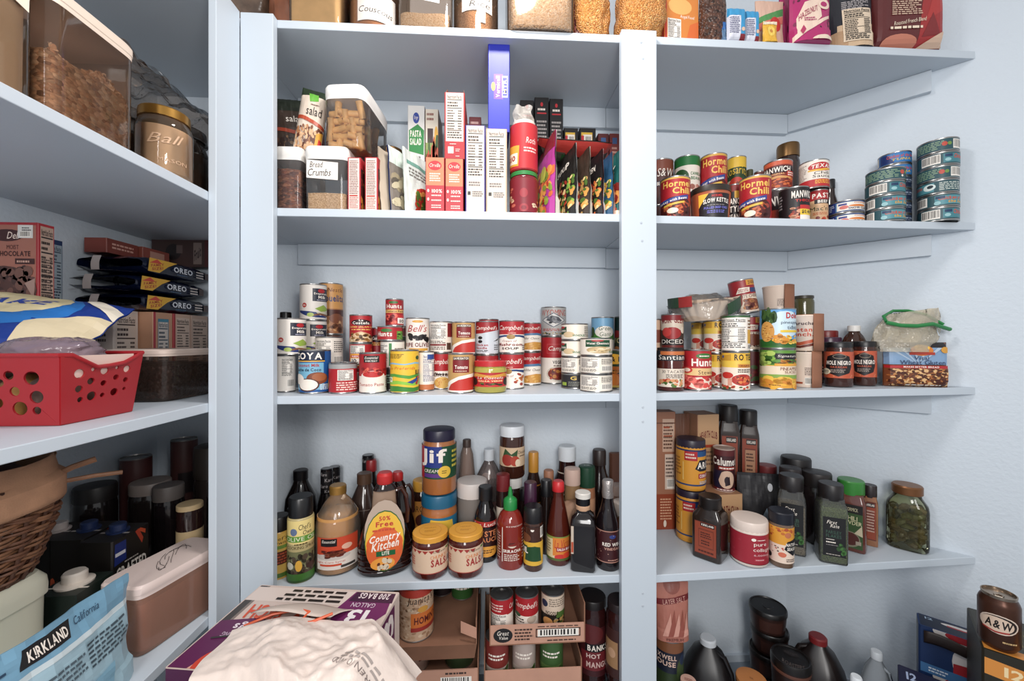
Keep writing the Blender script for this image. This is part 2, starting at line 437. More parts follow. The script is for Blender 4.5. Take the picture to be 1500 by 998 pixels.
sc.cycles.max_bounces = 10; sc.cycles.transparent_max_bounces = 24; sc.cycles.caustics_reflective = False; sc.cycles.caustics_refractive = False
# ---------------------------------------------------------------- makers of the kinds of things
def can(p, label, ops, base='#efe6dc', group=None, name='food_can', cat='can', rot=0, tin=TIN, ring=True, tilt=None, gap=.004, tab=False):
    r, h = p.r - .0006, p.h
    mb = MB().lathe([(0, .003), (r * .9, .003), (r * .93, 0), (r, .0008), (r, .0032), (r * .975, .005), (r * .975, h - .005), (r, h - .0032), (r, h - .0006), (r * .965, h), (r * .94, h - .0035), (r * .7, h - .0042), (r * .66, h - .0034), (0, h - .0034)], tin)
    if tab:
        mb.tube([(0, r * .1, h - .002), (r * .22, r * .3, h - .001), (r * .2, r * .6, h - .001), (0, r * .72, h - .001), (-r * .2, r * .6, h - .001), (-r * .22, r * .3, h - .001)], .0012, tin, 5, True)
    o = mb.build(name, None, (p.x, p.y, p.z + .0003), (*(tilt or (0, 0)), -p.al + math.radians(rot)))
    tag(o, label, cat, group); reg(o, p.z, h, p.r)
    lb = MB(); sleeve(lb, r * .985, gap, h - gap, ops, base=base); lb.build('paper_label', o, smooth=0)
    return o
def solid_lathe(name, prof, m, p=None, n=40, pw=2., sx=1., sy=1., parent=None, loc=None, rot=None):
    return MB().lathe(prof, m, n, pw, sx, sy).build(name, parent, loc, rot)
def ridged(r, h, z0, m, n=48, parent=None, name='lid', dome=.0, ridges=24):
    mb = MB(); vs = []; R = []
    for k in range(n):
        a = 2 * PI * k / n; R.append(r * (1 - (.02 if k % 2 else 0)))
    rings = [z0, z0 + h * .12, z0 + h * .85]; fs = []
    for j, z in enumerate(rings): vs += [(R[k] * math.cos(2 * PI * k / n), R[k] * math.sin(2 * PI * k / n), z) for k in range(n)]
    vs += [(r * .95 * math.cos(2 * PI * k / n), r * .95 * math.sin(2 * PI * k / n), z0 + h * .97) for k in range(n)]
    vs += [(r * .8 * math.cos(2 * PI * k / n), r * .8 * math.sin(2 * PI * k / n), z0 + h) for k in range(n)]
    for j in range(4): fs += [(j * n + k, j * n + (k + 1) % n, (j + 1) * n + (k + 1) % n, (j + 1) * n + k) for k in range(n)]
    vs.append((0, 0, z0 + h * (1 - dome * .1))); e = len(vs) - 1
    fs += [(4 * n + k, 4 * n + (k + 1) % n, e) for k in range(n)] + [tuple(range(n - 1, -1, -1))]
    return mb.add(vs, fs, m).build(name, parent)
def jar(p, label, body, lid, ops=None, lab=(.12, .68), lidh=.14, base=None, neck=.86, lidr=.95, name='glass_jar', cat='jar', group=None, rot=0, lidops=None, tilt=None, fill=None, level=.8, lablim=None, shoulder=.1, lidname='lid'):
    """round jar: body, screw lid, paper label; fill = a material inside a clear body"""
    r, h = p.r - .0006, p.h; hb = h * (1 - lidh); s = shoulder * h
    prof = [(0, .002), (r * .8, 0), (r * .94, .002), (r, .007), (r, hb - s), (r * .97, hb - s * .55), (r * neck, hb - s * .1), (r * neck, hb), (r * neck * .98, hb + .002)]
    if not fill: prof.append((0, hb + .002))
    o = MB().lathe(prof, body).build(name, None, (p.x, p.y, p.z + .0003), (*(tilt or (0, 0)), -p.al + math.radians(rot)))
    tag(o, label, cat, group); reg(o, p.z, h, p.r)
    if fill:
        f = .96; hl = hb * level
        MB().lathe([(0, .004), (r * .8 * f, .003), (r * f, .009), (r * f, min(hl, hb - s)), (0, hl)], fill).build('contents', o)
    l = ridged(r * lidr, h * lidh, hb - h * .005, lid, parent=o, name=lidname)
    if lidops:
        mb = MB(); Art(mb, lambda u, v, off: ((u * r * lidr * .8, (v - .5) * 2 * r * lidr * .8, h * (1 - .005) + .0004 + off), (0, 0, 1)), 0).run(lidops); mb.build('lid_print', l, smooth=0)
    if ops is not None:
        lb = MB(); a = Art(lb, cylmap(r * 1.003, h * lab[0], h * lab[1]), DU, umax=lablim or 9)
        if base: a.polys([[(-2, 0), (2, 0), (2, 1), (-2, 1)]] if not lablim else [[(-lablim, 0), (lablim, 0), (lablim, 1), (-lablim, 1)]], base)
        a.run(ops); lb.build('paper_label', o, smooth=0)
    return o
def bottle(p, label, prof, body, cap=None, capprof=None, ops=None, lab=(.1, .5), base=None, lablim=None, name='sauce_bottle', cat='bottle', group=None, rot=0, pw=2., sy=1., fill=None, level=.7, capname='cap', flat=False, top_open=False, labname='paper_label', tilt=None):
    """prof: (r, z) fractions of p.r and p.h"""
    r, h = p.r - .0006, p.h
    P = [(0, 0)] + [(a * r, b * h) for a, b in prof]
    if not top_open: P.append((0, prof[-1][1] * h))
    o = MB().lathe(P, body, 40, pw, 1, sy).build(name, None, (p.x, p.y, p.z + .0003), (*(tilt or (0, 0)), -p.al + math.radians(rot)))
    tag(o, label, cat, group); reg(o, p.z, h, p.r if pw < 5 and sy == 1 else None, (p.r, p.r * sy, 0) if not (pw < 5 and sy == 1) else None)
    if fill:
        q = []
        for a, b in prof:
            if b <= level: q.append((a * r * .955, max(.004, b * h)))
        MB().lathe([(0, .004)] + q + [(q[-1][0] * .97, level * h), (0, level * h)], fill, 40, pw, 1, sy).build('contents', o)
    if cap:
        MB().lathe([(0, capprof[0][1] * h)] + [(a * r, b * h) for a, b in capprof] + [(0, capprof[-1][1] * h)], cap, 32).build(capname, o)
    if ops is not None:
        lb = MB()
        if pw > 2.5:
            W = r * .93 if pw > 5 else r * .8
            a = Art(lb, planemap(W, h * lab[0], h * lab[1], -r * sy * 1.003), 0, umax=lablim or 1)
            if base: a.polys([[(-(lablim or 1), 0), (lablim or 1, 0), (lablim or 1, 1), (-(lablim or 1), 1)]], base)
        else:
            rr = lambda f: max([a for a, b in prof if abs(b - f) < .2] or [1])
            def at_z(f):
                for (a0, b0), (a1, b1) in zip(prof, prof[1:]):
                    if b0 <= f <= b1 and b1 > b0: return a0 + (a1 - a0) * (f - b0) / (b1 - b0)
                return prof[-1][0]
            a = Art(lb, cylmap(r * at_z(lab[0]) * 1.004, h * lab[0], h * lab[1], r * at_z(lab[1]) * 1.004), DU, umax=lablim or 9)
            if base: a.polys([[(-2, 0), (2, 0), (2, 1), (-2, 1)]] if not lablim else [[(-lablim, 0), (lablim, 0), (lablim, 1), (-lablim, 1)]], base)
        a.run(ops); lb.build(labname, o, smooth=0)
    return o
def carton(p, label, front=None, right=None, top=None, left=None, base='#efe6dc', name='food_box', cat='box', group=None, tilt=None, rad=.0015, back=None, gap=.0004, side=None, topc=None):
    """p.x, p.y = middle of the front face; depth p.d runs away from the viewer"""
    w, d, h = p.w / 2 - gap, p.d, p.h; m = base if not isinstance(base, str) else mat(base, .5)
    mb = MB(); b = rad
    ring = lambda e, z: [(-w + e, -e * 0 + (b if e == 0 else b), z)]
    mb.prism([(-w + b, 0), (w - b, 0), (w, b), (w, d - b), (w - b, d), (-w + b, d), (-w, d - b), (-w, b)], 0, h, m)
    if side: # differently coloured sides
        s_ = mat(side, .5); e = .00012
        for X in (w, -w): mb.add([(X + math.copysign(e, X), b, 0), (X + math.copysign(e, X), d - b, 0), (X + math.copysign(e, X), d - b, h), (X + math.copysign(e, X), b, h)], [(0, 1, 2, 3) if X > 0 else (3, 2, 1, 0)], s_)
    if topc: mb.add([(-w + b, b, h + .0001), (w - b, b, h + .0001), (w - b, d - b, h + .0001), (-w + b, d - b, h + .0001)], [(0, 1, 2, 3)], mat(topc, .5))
    k = len(mb.V)
    A = []
    if front: A.append((front, planemap(w - b, 0, h, 0)))
    if right: A.append((right, planemap(d / 2 - b, 0, h, 0, 'right', d / 2, w)))
    if left: A.append((left, planemap(d / 2 - b, 0, h, 0, 'left', d / 2, w)))
    if top: A.append((top, planemap(w - b, 0, h, d / 2 - b, 'top', d / 2)))
    for ops, mp in A: Art(mb, mp, 0, 0, umax=1.0001).run(ops)
    if mb.N is not None:                       # plain faces need their own normals
        for f, i in zip(mb.Fc, range(len(mb.Fc))):
            pass
    o = build_art(mb, name, (p.x, p.y, p.z + .0003), (*(tilt or (0, 0)), p.rot)); reg(o, p.z, h, None, (p.w / 2, d / 2, d / 2))
    return tag(o, label, cat, group)
def build_art(mb, name, loc=None, rot=None, parent=None):
    """a flat-faced mesh: no custom normals needed"""
    mb.N = None
    return mb.build(name, parent, loc, rot, smooth=0)
def pouch(p, label, front=None, back=None, base='#efe6dc', backc=None, name='food_pouch', cat='pouch', group=None, t=.03, tilt=None, shape='stand', topseal='#d8d2cc', crumple=.002, seed=1, rough=.3, taper=0., m=None, edge=3.):
    """soft flat pack with a sealed edge; p.w wide, p.h high, t thick; faces -y"""
    w, h = p.w / 2, p.h; mf = m or mat(base, rough); mk = mat(backc, rough) if backc else mf
    def half(u, v):
        a = max(0, 1 - abs(u) ** edge)
        if shape == 'stand': g = max(0, 1 - (v / .97) ** 1.7) if v < .97 else 0; a = a ** .6 if v < .2 else a
        elif shape == 'flatbox': g = max(0., 1 - abs(2 * v - 1) ** 9); a = max(0, 1 - abs(u) ** 12)
        else: g = max(0., 1 - abs(2 * v - 1) ** 3.2)
        return t / 2 * a ** .7 * g + .0006
    def cr(u, v):
        q = noise.noise(Vector((u * 2.2 + seed * 3.1, v * 4.2, seed * 1.7))) + .5 * noise.noise(Vector((u * 6, v * 9 + seed, seed)))
        return q * crumple * (1 if shape != 'flatbox' else .6)
    def fx(u, v): return u * w * (1 - taper * v * v)
    def ff(i, j): u, v = 2 * i - 1, j; return (fx(u, v), -half(u, v) + cr(u, v), v * h)
    def fb(i, j): u, v = 2 * i - 1, j; return (fx(u, v), half(u, v) + cr(u, v), v * h)
    mb = MB().grid(ff, 20, 24, mf).grid(fb, 20, 24, mk, flip=True)
    mb.add([(fx(-1, 0), 0, 0)] + [(fx(-1 + i / 10, 0), -half(-1 + i / 10, 0), 0.) for i in range(21)] + [(fx(1 - i / 10, 0), half(1 - i / 10, 0), 0.) for i in range(21)], [tuple(range(43))[::-1]], mf)
    for ops, sg in ((front, -1), (back, 1)):
        if not ops: continue
        def mp(u, v, off, sg=sg, ex=.0002 + crumple * .13):
            uu = u if sg < 0 else -u
            nu, nv = 20, 24                                # stay on the flat facets of the bag
            i = min(nu - 1, max(0, math.floor((uu + 1) / 2 * nu + 1e-6))); j = min(nv - 1, max(0, math.floor(v * nv + 1e-6)))
            f = lambda a, b: sg * half(2 * a - 1, b) + cr(2 * a - 1, b)
            s_, t_ = (uu + 1) / 2 * nu - i, v * nv - j
            y = (f(i / nu, j / nv) * (1 - s_) + f((i + 1) / nu, j / nv) * s_) * (1 - t_) + (f(i / nu, (j + 1) / nv) * (1 - s_) + f((i + 1) / nu, (j + 1) / nv) * s_) * t_
            return (fx(uu, v), y + sg * (off * 5 + ex), v * h), (0, sg, 0)
        st = len(mb.V); Art(mb, mp, .1, 1 / 24, umax=1.0001).run(ops)
    mb.N = None
    o = mb.build(name, None, (p.x, p.y, p.z + .0003), (*(tilt or (0, 0)), p.rot), smooth=50)
    if not tilt or abs(tilt[0]) < .5: reg(o, p.z, h, None, (w * .97, t * .3, 0))
    return tag(o, label, cat, group)
def blob(name, label, cat, loc, size, m, seed=1, amp=.12, fr=2.2, pw=(2.6, 2.6), rot=0, group=None, kind=None, parent=None, flat=True, nu=40, nv=26, fine=.0, ffr=9):
    """soft bag: a superellipsoid with folds, flat on its underside"""
    a, b, c = size
    def fn(i, j):
        th = 2 * PI * i; ph = -PI / 2 + PI * j
        s = lambda x, p: math.copysign(abs(x) ** (2 / p), x)
        d = Vector((s(math.cos(th), pw[0]) * s(math.cos(ph), pw[1]), s(math.sin(th), pw[0]) * s(math.cos(ph), pw[1]), s(math.sin(ph), pw[1])))
        n = noise.noise(d * fr + Vector((seed * 2.3, seed, -seed))) * amp + abs(noise.noise(d * ffr + Vector((seed, 0, 5)))) * fine
        k = 1 + n
        z = c * d.z * k
        if flat: z = max(z, -c * .92)
        return (a * d.x * k, b * d.y * k, z + c * .92)
    mb = MB().grid(fn, nu, nv, m, cycu=True)
    o = mb.build(name, parent, loc, rot, smooth=60)
    return tag(o, label, cat, group, kind)
def bin_box(p, label, lidm=WHITE, body=CLEAR, lidh=.022, name='storage_container', group='clear food containers', pw=9, fill=None, filllabel=None, level=.7, fillcat='food', ops=None, labuv=None, wave=.004, fillname='dry_food', rad=1., tilt=None, labface='front', lidin=True, hang=.003):
    """square clear bin with a thick lid, its food a thing of its own; p.x, p.y middle of the front face"""
    w, d, h = p.w / 2 - .0008, p.d / 2 - .0008, p.h; hb = h - lidh
    cx, cy = p.x - math.sin(p.rot) * p.d / 2, p.y + math.cos(p.rot) * p.d / 2
    o = MB().lathe([(0, .0015), (w * .9, 0), (w * .96, .002), (w * .97, .008), (w * .985, hb * .9), (w * .985, hb)], body, 48, pw, 1, d / w).build(name, None, (cx, cy, p.z + .0003), (*(tilt or (0, 0)), p.rot))
    tag(o, label, 'container', group); reg(o, p.z, h, None, (w, d, 0)); RO = REG[-1]
    MB().lathe([(0, hb - .001), (w * .99, hb - .001), (w * .99, hb + lidh * .25), (w, hb + lidh * .3), (w, hb + lidh * .8), (w * .96, h), (w * .7, h), (0, h)], lidm, 48, pw, 1, d / w).build('lid', o)
    if ops is not None:
        mb = MB(); a = Art(mb, planemap(w, 0, h, -d * .992) if labface == 'front' else planemap(d, 0, h, 0, 'right', 0, w * .992), 0, umax=1); a.run(ops); build_art(mb, 'paper_label', parent=o)
    if fill:
        k = .95; hl = hb * level; n = 48; mb = MB()
        rnd = random.Random(int(p.x * 1000))
        mb.lathe([(0, .0035), (w * .9 * k, .0035), (w * .965 * k, .009), (w * .975 * k, hl * .97)], fill, n, pw, 1, d / w)
        s0 = len(mb.V) - n; rim = mb.V[s0:]
        for q in range(n): x, y, z = rim[q]; mb.V[s0 + q] = (x, y, z + wave * noise.noise(Vector((x * 45 + p.x * 9, y * 45, 1))))
        cur = s0
        for e in (.7, .4, 0):
            k0 = len(mb.V)
            if e == 0: mb.V.append((0, 0, hl + wave)); mb.Fc += [(cur + q, cur + (q + 1) % n, k0) for q in range(n)]; mb.I += [0] * n; break
            mb.V += [(x * e, y * e, hl + wave * (1 - e) + wave * 1.6 * noise.noise(Vector((x * e * 50, y * e * 50, p.x * 7)))) for x, y, z in rim]
            mb.Fc += [(cur + q, cur + (q + 1) % n, k0 + (q + 1) % n, k0 + q) for q in range(n)]; mb.I += [0] * n; cur = k0
        f = mb.build(fillname, None, (cx, cy, p.z + .0003), (*(tilt or (0, 0)), p.rot)); tag(f, filllabel, fillcat, None, 'stuff'); RO[4].append(f)
    return o
# ================================================================ third shelf, middle bay: cans
R_, W_, K_, Y_ = '#b3222c', '#f3e9de', '#221d20', '#edb62c'
GC = 'cans on the third shelf of the middle bay'
def soup(name, col, extra=()):
    return [('b', .5, 1, R_), ('t', 'Campbell\'s', -.62, .62, .66, .86, W_, 0, .35), *extra, ('l', -.5, .5, .36, .46, 1, '#3a2a2a'), ('t', name, -.5, .5, .34, .46, '#4b2b28', 1, .2), ('e', .05, .16, .5, .17, col), ('d', -.35, .45, .06, .26, 9, ['#d89a4a', '#c8813a'], .05)]
def tomato():
    return [('w', [(-1, .2, 1), (1, .45, 1)], '#c99f63'), ('r', -.42, .45, .52, .86, '#8a2128'), ('r', -.4, .44, .86, .95, '#5e4a35'), ('t', 'SAVE BATCH', -.36, .4, .875, .935, W_), ('t', 'Tomato', -.3, .36, .62, .72, W_), ('w', [(-1, .0, .18), (-.6, 0, .3), (-.1, 0, .42), (.4, 0, .47), (1, 0, .5)], W_), ('w', [(-.75, .04, .06), (-.55, .04, .2), (-.1, .04, .33), (.4, .04, .38), (.95, .04, .4)], '#c8382c'), ('l', -.3, .3, .54, .59, 1, '#d8b8a0')]
def evap():
    return [('r', -.15, .85, .52, .9, '#25293f'), ('e', .3, .83, .2, .06, '#c02a33'), ('t', 'Evaporated', -.08, .75, .7, .78, W_), ('t', 'Milk', .12, .55, .6, .69, W_), ('l', .05, .7, .54, .58, 1, '#c9c6d8'), ('e', -.55, .4, .12, .07, '#c2392f'), ('l', -.62, -.48, .37, .43, 2, W_), ('w', [(-.9, .2, .25), (-.5, .1, .23), (0, .04, .2), (.6, .04, .16)], '#34447e'), ('p', [(-.05, .3), (.4, .42), (.85, .28), (.3, .2)], '#9fb84c'), ('p', [(0, .2), (.7, .24), (.85, .14), (.2, .1)], '#d8cfb8'), ('w', [(-.3, .06, .12), (.2, .12, .17), (.8, .05, .12)], '#8a5a3c'), ('e', -.25, .12, .16, .06, '#b9c96a')]
def nutri_can(bar=1):
    return [('n', -.75, .1, .3, .95, '#4a4442', '#efe6dc'), ('l', .2, .8, .55, .92, 6, '#6b6562'), ('c', .2, .75, .08, .45), ('l', -.7, .1, .08, .25, 3, '#6b6562')]
def hunts(t):
    return [('b', .0, 1, R_), ('e', .0, .87, .4, .08, '#3f7a35'), ('l', -.22, .22, .84, .9, 1, W_), ('t', 'Hunts', -.5, .5, .6, .77, W_), ('r', -.75, .8, .4, .54, '#e2b367'), ('t', t, -.6, .65, .43, .51, '#3c2320'), ('e', -.1, .2, .6, .16, '#e0c8a8'), ('d', -.55, .45, .08, .3, 12, ['#c92c2c', '#d9483a', '#e46a55'], .1)]
def sauce_back(c1='#b71f2b'):
    return [('b', 0, 1, c1), ('n', -.45, .35, .5, .95), ('l', -.5, .4, .12, .42, 4, '#f2cfc4'), ('e', -.9, .5, .2, .3, '#d89a3a')]
a = cyl(403, 434, 520, 577, zb=ZC); a.x += .012
can(a, 'pale can with a bar code at the shelf end beside the corner post', [('c', .1, .62, .1, .34), ('n', -.3, .5, .42, .95)], group=GC)
b = cyl(408, 456, 465, zb=a.top, Y=a.y + .012, h=.107)
can(b, 'white milk can standing on the bar code can by the corner post', evap(), '#efe6dd', GC, rot=12)
a2 = cyl(435, 484, 512, 577, zb=ZC)
can(a2, 'blue coconut milk can with a halved coconut picture', [('b', 0, 1, '#1f5f9e'), ('r', -1, .35, .06, .72, '#7fb6cf'), ('r', -1.2, .4, .77, 1, '#1b2a45'), ('t', 'GOYA', -.98, .28, .8, .97, W_), ('t', 'Coconut Milk', -.9, .18, .62, .7, '#b0262c'), ('t', 'Leche de Coco', -.9, .24, .51, .59, '#26364c'), ('r', -1.2, .4, .745, .77, Y_), ('e', .1, .34, .44, .15, '#8a4a2c'), ('e', .18, .37, .3, .1, '#a8653c'), ('e', -.3, .18, .47, .16, '#5a3424'), ('e', -.3, .185, .41, .135, '#f1e6da'), ('e', -.75, .32, .3, .13, '#efe2d6'), ('l', .2, .9, .05, .2, 4, '#e8eef2')], '#2768a6', GC)
c_ = cyl(455, 498, 480, Y=1.245, zb=ZC + .002, h=.108)
sup = cyl(455, 498, 545, Y=1.245, zb=ZC, h=.052); sup.h = .054; c_.z = ZC + .0545; c_.h = .107
can(sup, 'squat tin under the nutrition label can behind the coconut milk', nutri_can(), '#d8cfc4', GC)
can(c_, 'off-white can with nutrition panel behind the coconut milk can', nutri_can(), '#e8ded3', GC)
b2 = cyl(441, 482, 468, Y=b.y + .075, zb=ZC, h=.107); b2.y += .0
s3 = cyl(437, 478, 560, Y=1.27, zb=ZC, h=.107); 
e1 = cyl(441, 482, 417, Y=1.325, zb=ZC, h=.107)
lo = raw(e1.x, e1.y, ZC, h=.107, r=e1.r); can(lo, 'lowest white milk can in the rear milk stack', evap(), '#efe6dd', GC)
mid = raw(e1.x, e1.y, lo.top, h=.107, r=e1.r); can(mid, 'middle white milk can in the rear milk stack', evap(), '#efe6dd', GC)
up = raw(e1.x, e1.y, mid.top, h=H + (499 - 417) * 1.27 / F - mid.top, r=e1.r); can(up, 'topmost white milk can on the rear milk stack', evap(), '#efe6dd', GC, rot=10)
t = cyl(461, 498, 412, Y=1.392, zb=ZC, h=.345)
lo = raw(t.x, t.y, ZC, h=.17, r=t.r); can(lo, 'tall brown can under another at the back wall behind the milk cans', [('b', 0, 1, '#6a3a26')], '#7a4a30', GC)
t2 = raw(t.x, t.y, lo.top, h=.173, r=t.r); can(t2, 'tall tan drink mix can with a brown cup, against the back wall', [('b', .5, 1, '#d8a05a'), ('b', 0, .5, '#b47a4e'), ('t', 'Nestle', -.2, .7, .84, .92, '#7a3a26', 0, .2), ('t', 'Abuelita', -.6, .8, .64, .78, '#3a4a78'), ('r', -.3, 1, .35, .48, '#5a2a1e'), ('e', .3, .3, .4, .1, '#8a5234'), ('d', -.3, .7, .02, .25, 8, ['#d8a878', '#7a4a30'], .14)], '#c08a50', GC)
k = cyl(409, 428, 457, Y=1.36, zb=ZC, h=.245); jar(k, 'dark jar with a black lid behind the milk cans at the corner', gloss('#3a2a26'), BLACK, None, name='glass_jar')
c9b = cyl(505, 541, 549, Y=1.2, zb=ZC, h=.062)
can(c9b, 'red can at the foot of the red jalapeño stack', sauce_back(), R_, GC)
c9 = raw(c9b.x, c9b.y, c9b.top, h=.08, r=c9b.r)
can(c9, 'red can with a yellow reduced price sticker in the middle of a stack', [('b', 0, 1, '#b8202a'), ('n', -.75, .2, .62, .96), ('r', -.72, .45, .1, .6, '#f0c02c'), ('r', -.66, .4, .44, .56, '#d23a34'), ('t', 'REDUCED', -.55, .3, .46, .54, W_), ('r', -.66, .4, .13, .42, W_), ('t', '10.25', -.55, .3, .24, .4, K_), ('l', -.6, .34, .14, .22, 1, K_), ('d', .6, .95, .2, .8, 5, ['#e0a030', '#c85a2a'], .12)], R_, GC)
c8 = raw(c9b.x, c9b.y, c9.top, h=.086, r=c9b.r)
can(c8, 'red can of sliced jalapeños on top of the reduced price can', [('b', 0, 1, '#b8202a'), ('e', 0, .74, .62, .12, '#3a1a1e'), ('t', 'La', -.12, .12, .79, .86, W_), ('t', 'Costeña', -.5, .5, .67, .78, W_), ('t', 'SLICED JALAPEÑOS', -.8, .8, .52, .6, '#f0c868'), ('l', -.6, .6, .44, .5, 1, '#f0c868'), ('w', [(-.9, 0, .1), (-.4, 0, .32), (0, 0, .4), (.5, 0, .3), (.9, 0, .12)], '#d8b08a'), ('d', -.6, .6, .03, .3, 12, ['#e8d0a8', '#a8783c', '#6a4a2a'], .13)], R_, GC)
c10 = cyl(484, 527, 530, 577, zb=ZC)
can(c10, 'short red can with nutrition panel in front of the reduced price stack', [('b', 0, .84, '#b71f2b'), ('b', .84, 1, '#a8a6a4'), ('n', -.25, .5, .42, .8), ('l', -.3, .9, .06, .38, 4, '#f2cfc4'), ('e', -1, .3, .2, .2, '#d89a3a')], R_, GC, tab=True)
c12 = cyl(526, 567, 516, 577, zb=ZC)
can(c12, 'tomato paste can with a white bowl picture, red above and cream below', [('b', 0, .42, '#efe4d8'), ('b', .42, 1, '#b3242c'), ('e', 0, .42, .62, .14, '#efe4d8'), ('r', -.45, .3, .78, .96, K_), ('t', 'Essential', -.4, .24, .87, .94, W_, 0, .3), ('t', 'EVERYDAY', -.36, .2, .8, .84, W_), ('e', 0, .47, .52, .08, '#c7302e'), ('d', -.6, .75, .48, .62, 9, ['#d1403a', '#e46a55', '#8f1d22'], .1), ('e', .8, .7, .15, .08, '#a82630'), ('t', 'Tomato Paste', -.75, .55, .16, .24, '#b3342e', 0), ('l', .7, .95, .1, .4, 6, '#7a5a50')], '#efe4d8', GC)
c13b = cyl(541, 562, 540, Y=1.285, zb=ZC, h=.107); can(c13b, 'hidden red can below the dark red can behind the tomato paste', sauce_back(), '#a8202a', GC)
c13 = raw(c13b.x, c13b.y, c13b.top, r=c13b.r, h=.083); can(c13, 'dark red jalapeño can in the back row behind the tomato paste', [('b', 0, 1, '#9c1d28'), ('e', 0, .6, .7, .16, '#3a1a1e'), ('t', 'Costeña', -.5, .5, .54, .68, W_), ('l', -.6, .6, .3, .45, 2, '#f0c868')], '#9c1d28', GC)
c16 = cyl(551, 588, 542, Y=1.225, zb=ZC, h=.066); can(c16, 'dark green can at the foot of the stack behind the yellow bean can', [('b', 0, 1, '#33302c'), ('l', -.5, .5, .3, .8, 4, '#8fae9a')], '#33302c', GC)
c17 = raw(c16.x, c16.y, c16.top, r=c16.r, h=.083); can(c17, 'white can with a green stripe under the small tomato cans', [('b', 0, 1, '#efe6da'), ('r', -.2, -.05, .05, .95, '#3a8a4a'), ('n', -.9, -.25, .2, .92), ('l', .1, .8, .7, .78, 1, '#6a5a4a'), ('t', 'm', .55, .9, .2, .48, '#c03a34')], '#efe6da', GC)
c15 = raw(c16.x - .008, c16.y, c17.top, r=.038, h=.044); can(c15, 'squat red tomato can with a green patch below the small paste can', [('b', 0, 1, '#b3202a'), ('e', -.2, .75, .3, .15, '#3f7a35'), ('t', 'Hunts', -.75, .1, .25, .65, W_), ('r', .35, .9, 0, .7, '#6a9a3c'), ('d', .4, .85, .05, .6, 6, ['#8fbf4a', '#3f6a2a'], .12)], R_, GC)
c14 = raw(c16.x + .006, c16.y, c15.top, r=.0275, h=.083); can(c14, 'small red tomato paste can on top of its stack with a price sticker', [('b', 0, 1, '#b3202a'), ('e', -.1, .9, .35, .05, '#3f7a35'), ('t', 'Hunts', -.65, .55, .66, .83, W_), ('r', -.9, .9, .48, .61, '#e2b367'), ('t', 'Tomato Paste', -.7, .8, .51, .58, '#3c2320'), ('d', -.8, .1, .05, .42, 9, ['#c92c2c', '#e46a55', '#8f1d22'], .18), ('r', .2, .95, .05, .4, W_), ('r', .2, .95, .28, .4, '#c8302f'), ('t', '10', .35, .75, .08, .22, K_)], R_, GC)
d17b = cyl(584, 600, 548, Y=1.33, zb=ZC, h=.107); can(d17b, 'hidden can under the green pear can in the back row', sauce_back('#4a3a30'), '#4a3a30', GC)
d17 = raw(d17b.x, d17b.y, d17b.top, r=.036, h=.09); can(d17, 'narrow view of a can with dark green pear picture behind the olives', [('b', 0, 1, '#d8cfc0'), ('e', 0, .35, .7, .28, '#2f4a2c'), ('e', .1, .8, .4, .16, '#8a2a2c')], '#cfc4b4', GC)
c19 = cyl(573, 616, 512, 577, zb=ZC)
can(c19, 'yellow black bean can with green hills and a blue toucan', [('b', 0, 1, '#edc023'), ('w', [(-1.2, .66, .7), (-.6, .68, .72), (0, .66, .69), (.5, .69, .73), (1.2, .66, .7)], '#8fc0d8'), ('w', [(-1.2, .3, .42), (-.5, .38, .45), (.2, .32, .4), (.7, .38, .44), (1.2, .3, .4)], '#58a13c'), ('w', [(-1.2, .16, .27), (-.3, .2, .28), (.4, .15, .22), (1.2, .2, .28)], '#93c63e'), ('w', [(-1.2, .0, .14), (-.3, .02, .15), (.4, .0, .1), (1.2, .04, .13)], '#3f8a34'), ('l', -.85, 0, .82, .94, 4, '#7a5a1c'), ('t', 'La Preferida', -.8, .5, .55, .62, '#d8672a', 0, .2), ('t', 'BLACK', .52, .98, .42, .54, K_), ('t', 'BEANS', .56, .98, .3, .38, K_), ('e', .68, .84, .14, .05, '#3a5a2c'), ('p', [(.1, .24), (.4, .3), (.68, .36), (.62, .26), (.35, .2)], '#2f4f9a'), ('p', [(.5, .2), (.7, .3), (.8, .28), (.62, .17)], '#b3262c'), ('e', .74, .35, .09, .035, '#c8402c'), ('r', -.98, -.6, .24, .36, '#dfe6cf'), ('t', '29', -.92, -.66, .26, .34, K_)], '#edc023', GC)
b20 = cyl(606, 631, 512, Y=1.2, zb=ZC, h=.118); can(b20, 'cream can with blue print half hidden behind the yellow bean can', [('n', -.3, .9, .2, .95, '#6a6a8a'), ('b', .0, .14, '#c87a4a'), ('r', .1, .8, .82, .95, '#3a5a9a')], '#efe6da', GC)
b21 = cyl(627, 657, 516, 570, zb=ZC); can(b21, 'creamy chicken soup can between yellow bean can and front tomato soup', [('b', .52, 1, R_), ('t', 'Campbell\'s', -.75, .8, .74, .9, W_, 0, .35), ('w', [(-1, .5, .56), (-.3, .54, .6), (.4, .54, .6), (1, .5, .56)], '#5a7f9a'), ('t', 'Creamy Chicken', -.7, .75, .4, .48, '#3a2a26', 0, .2), ('w', [(-.7, .04, .2), (-.1, .04, .32), (.5, .04, .36), (1, .04, .36)], '#dcb45e')], W_, GC, rot=-8)
b21o = raw(b21.x - .002, b21.y + .001, b21.top, r=b21.r - .001, h=.018)
jar(b21o, 'shallow orange lidded tin on top of the creamy chicken soup', mat('#b8b4b0', .3, .8), mat('#d2572e', .4), None, lidh=.75, lidr=1., shoulder=.2, name='food_tin', cat='tin')
b22b = cyl(628, 664, 540, Y=1.228, zb=ZC, h=.102)
can(raw(b22b.x, 1.231, ZC, r=.0335, h=.112), 'red soup can behind the creamy chicken soup can', soup('Chicken', '#d8b060'), W_, GC)
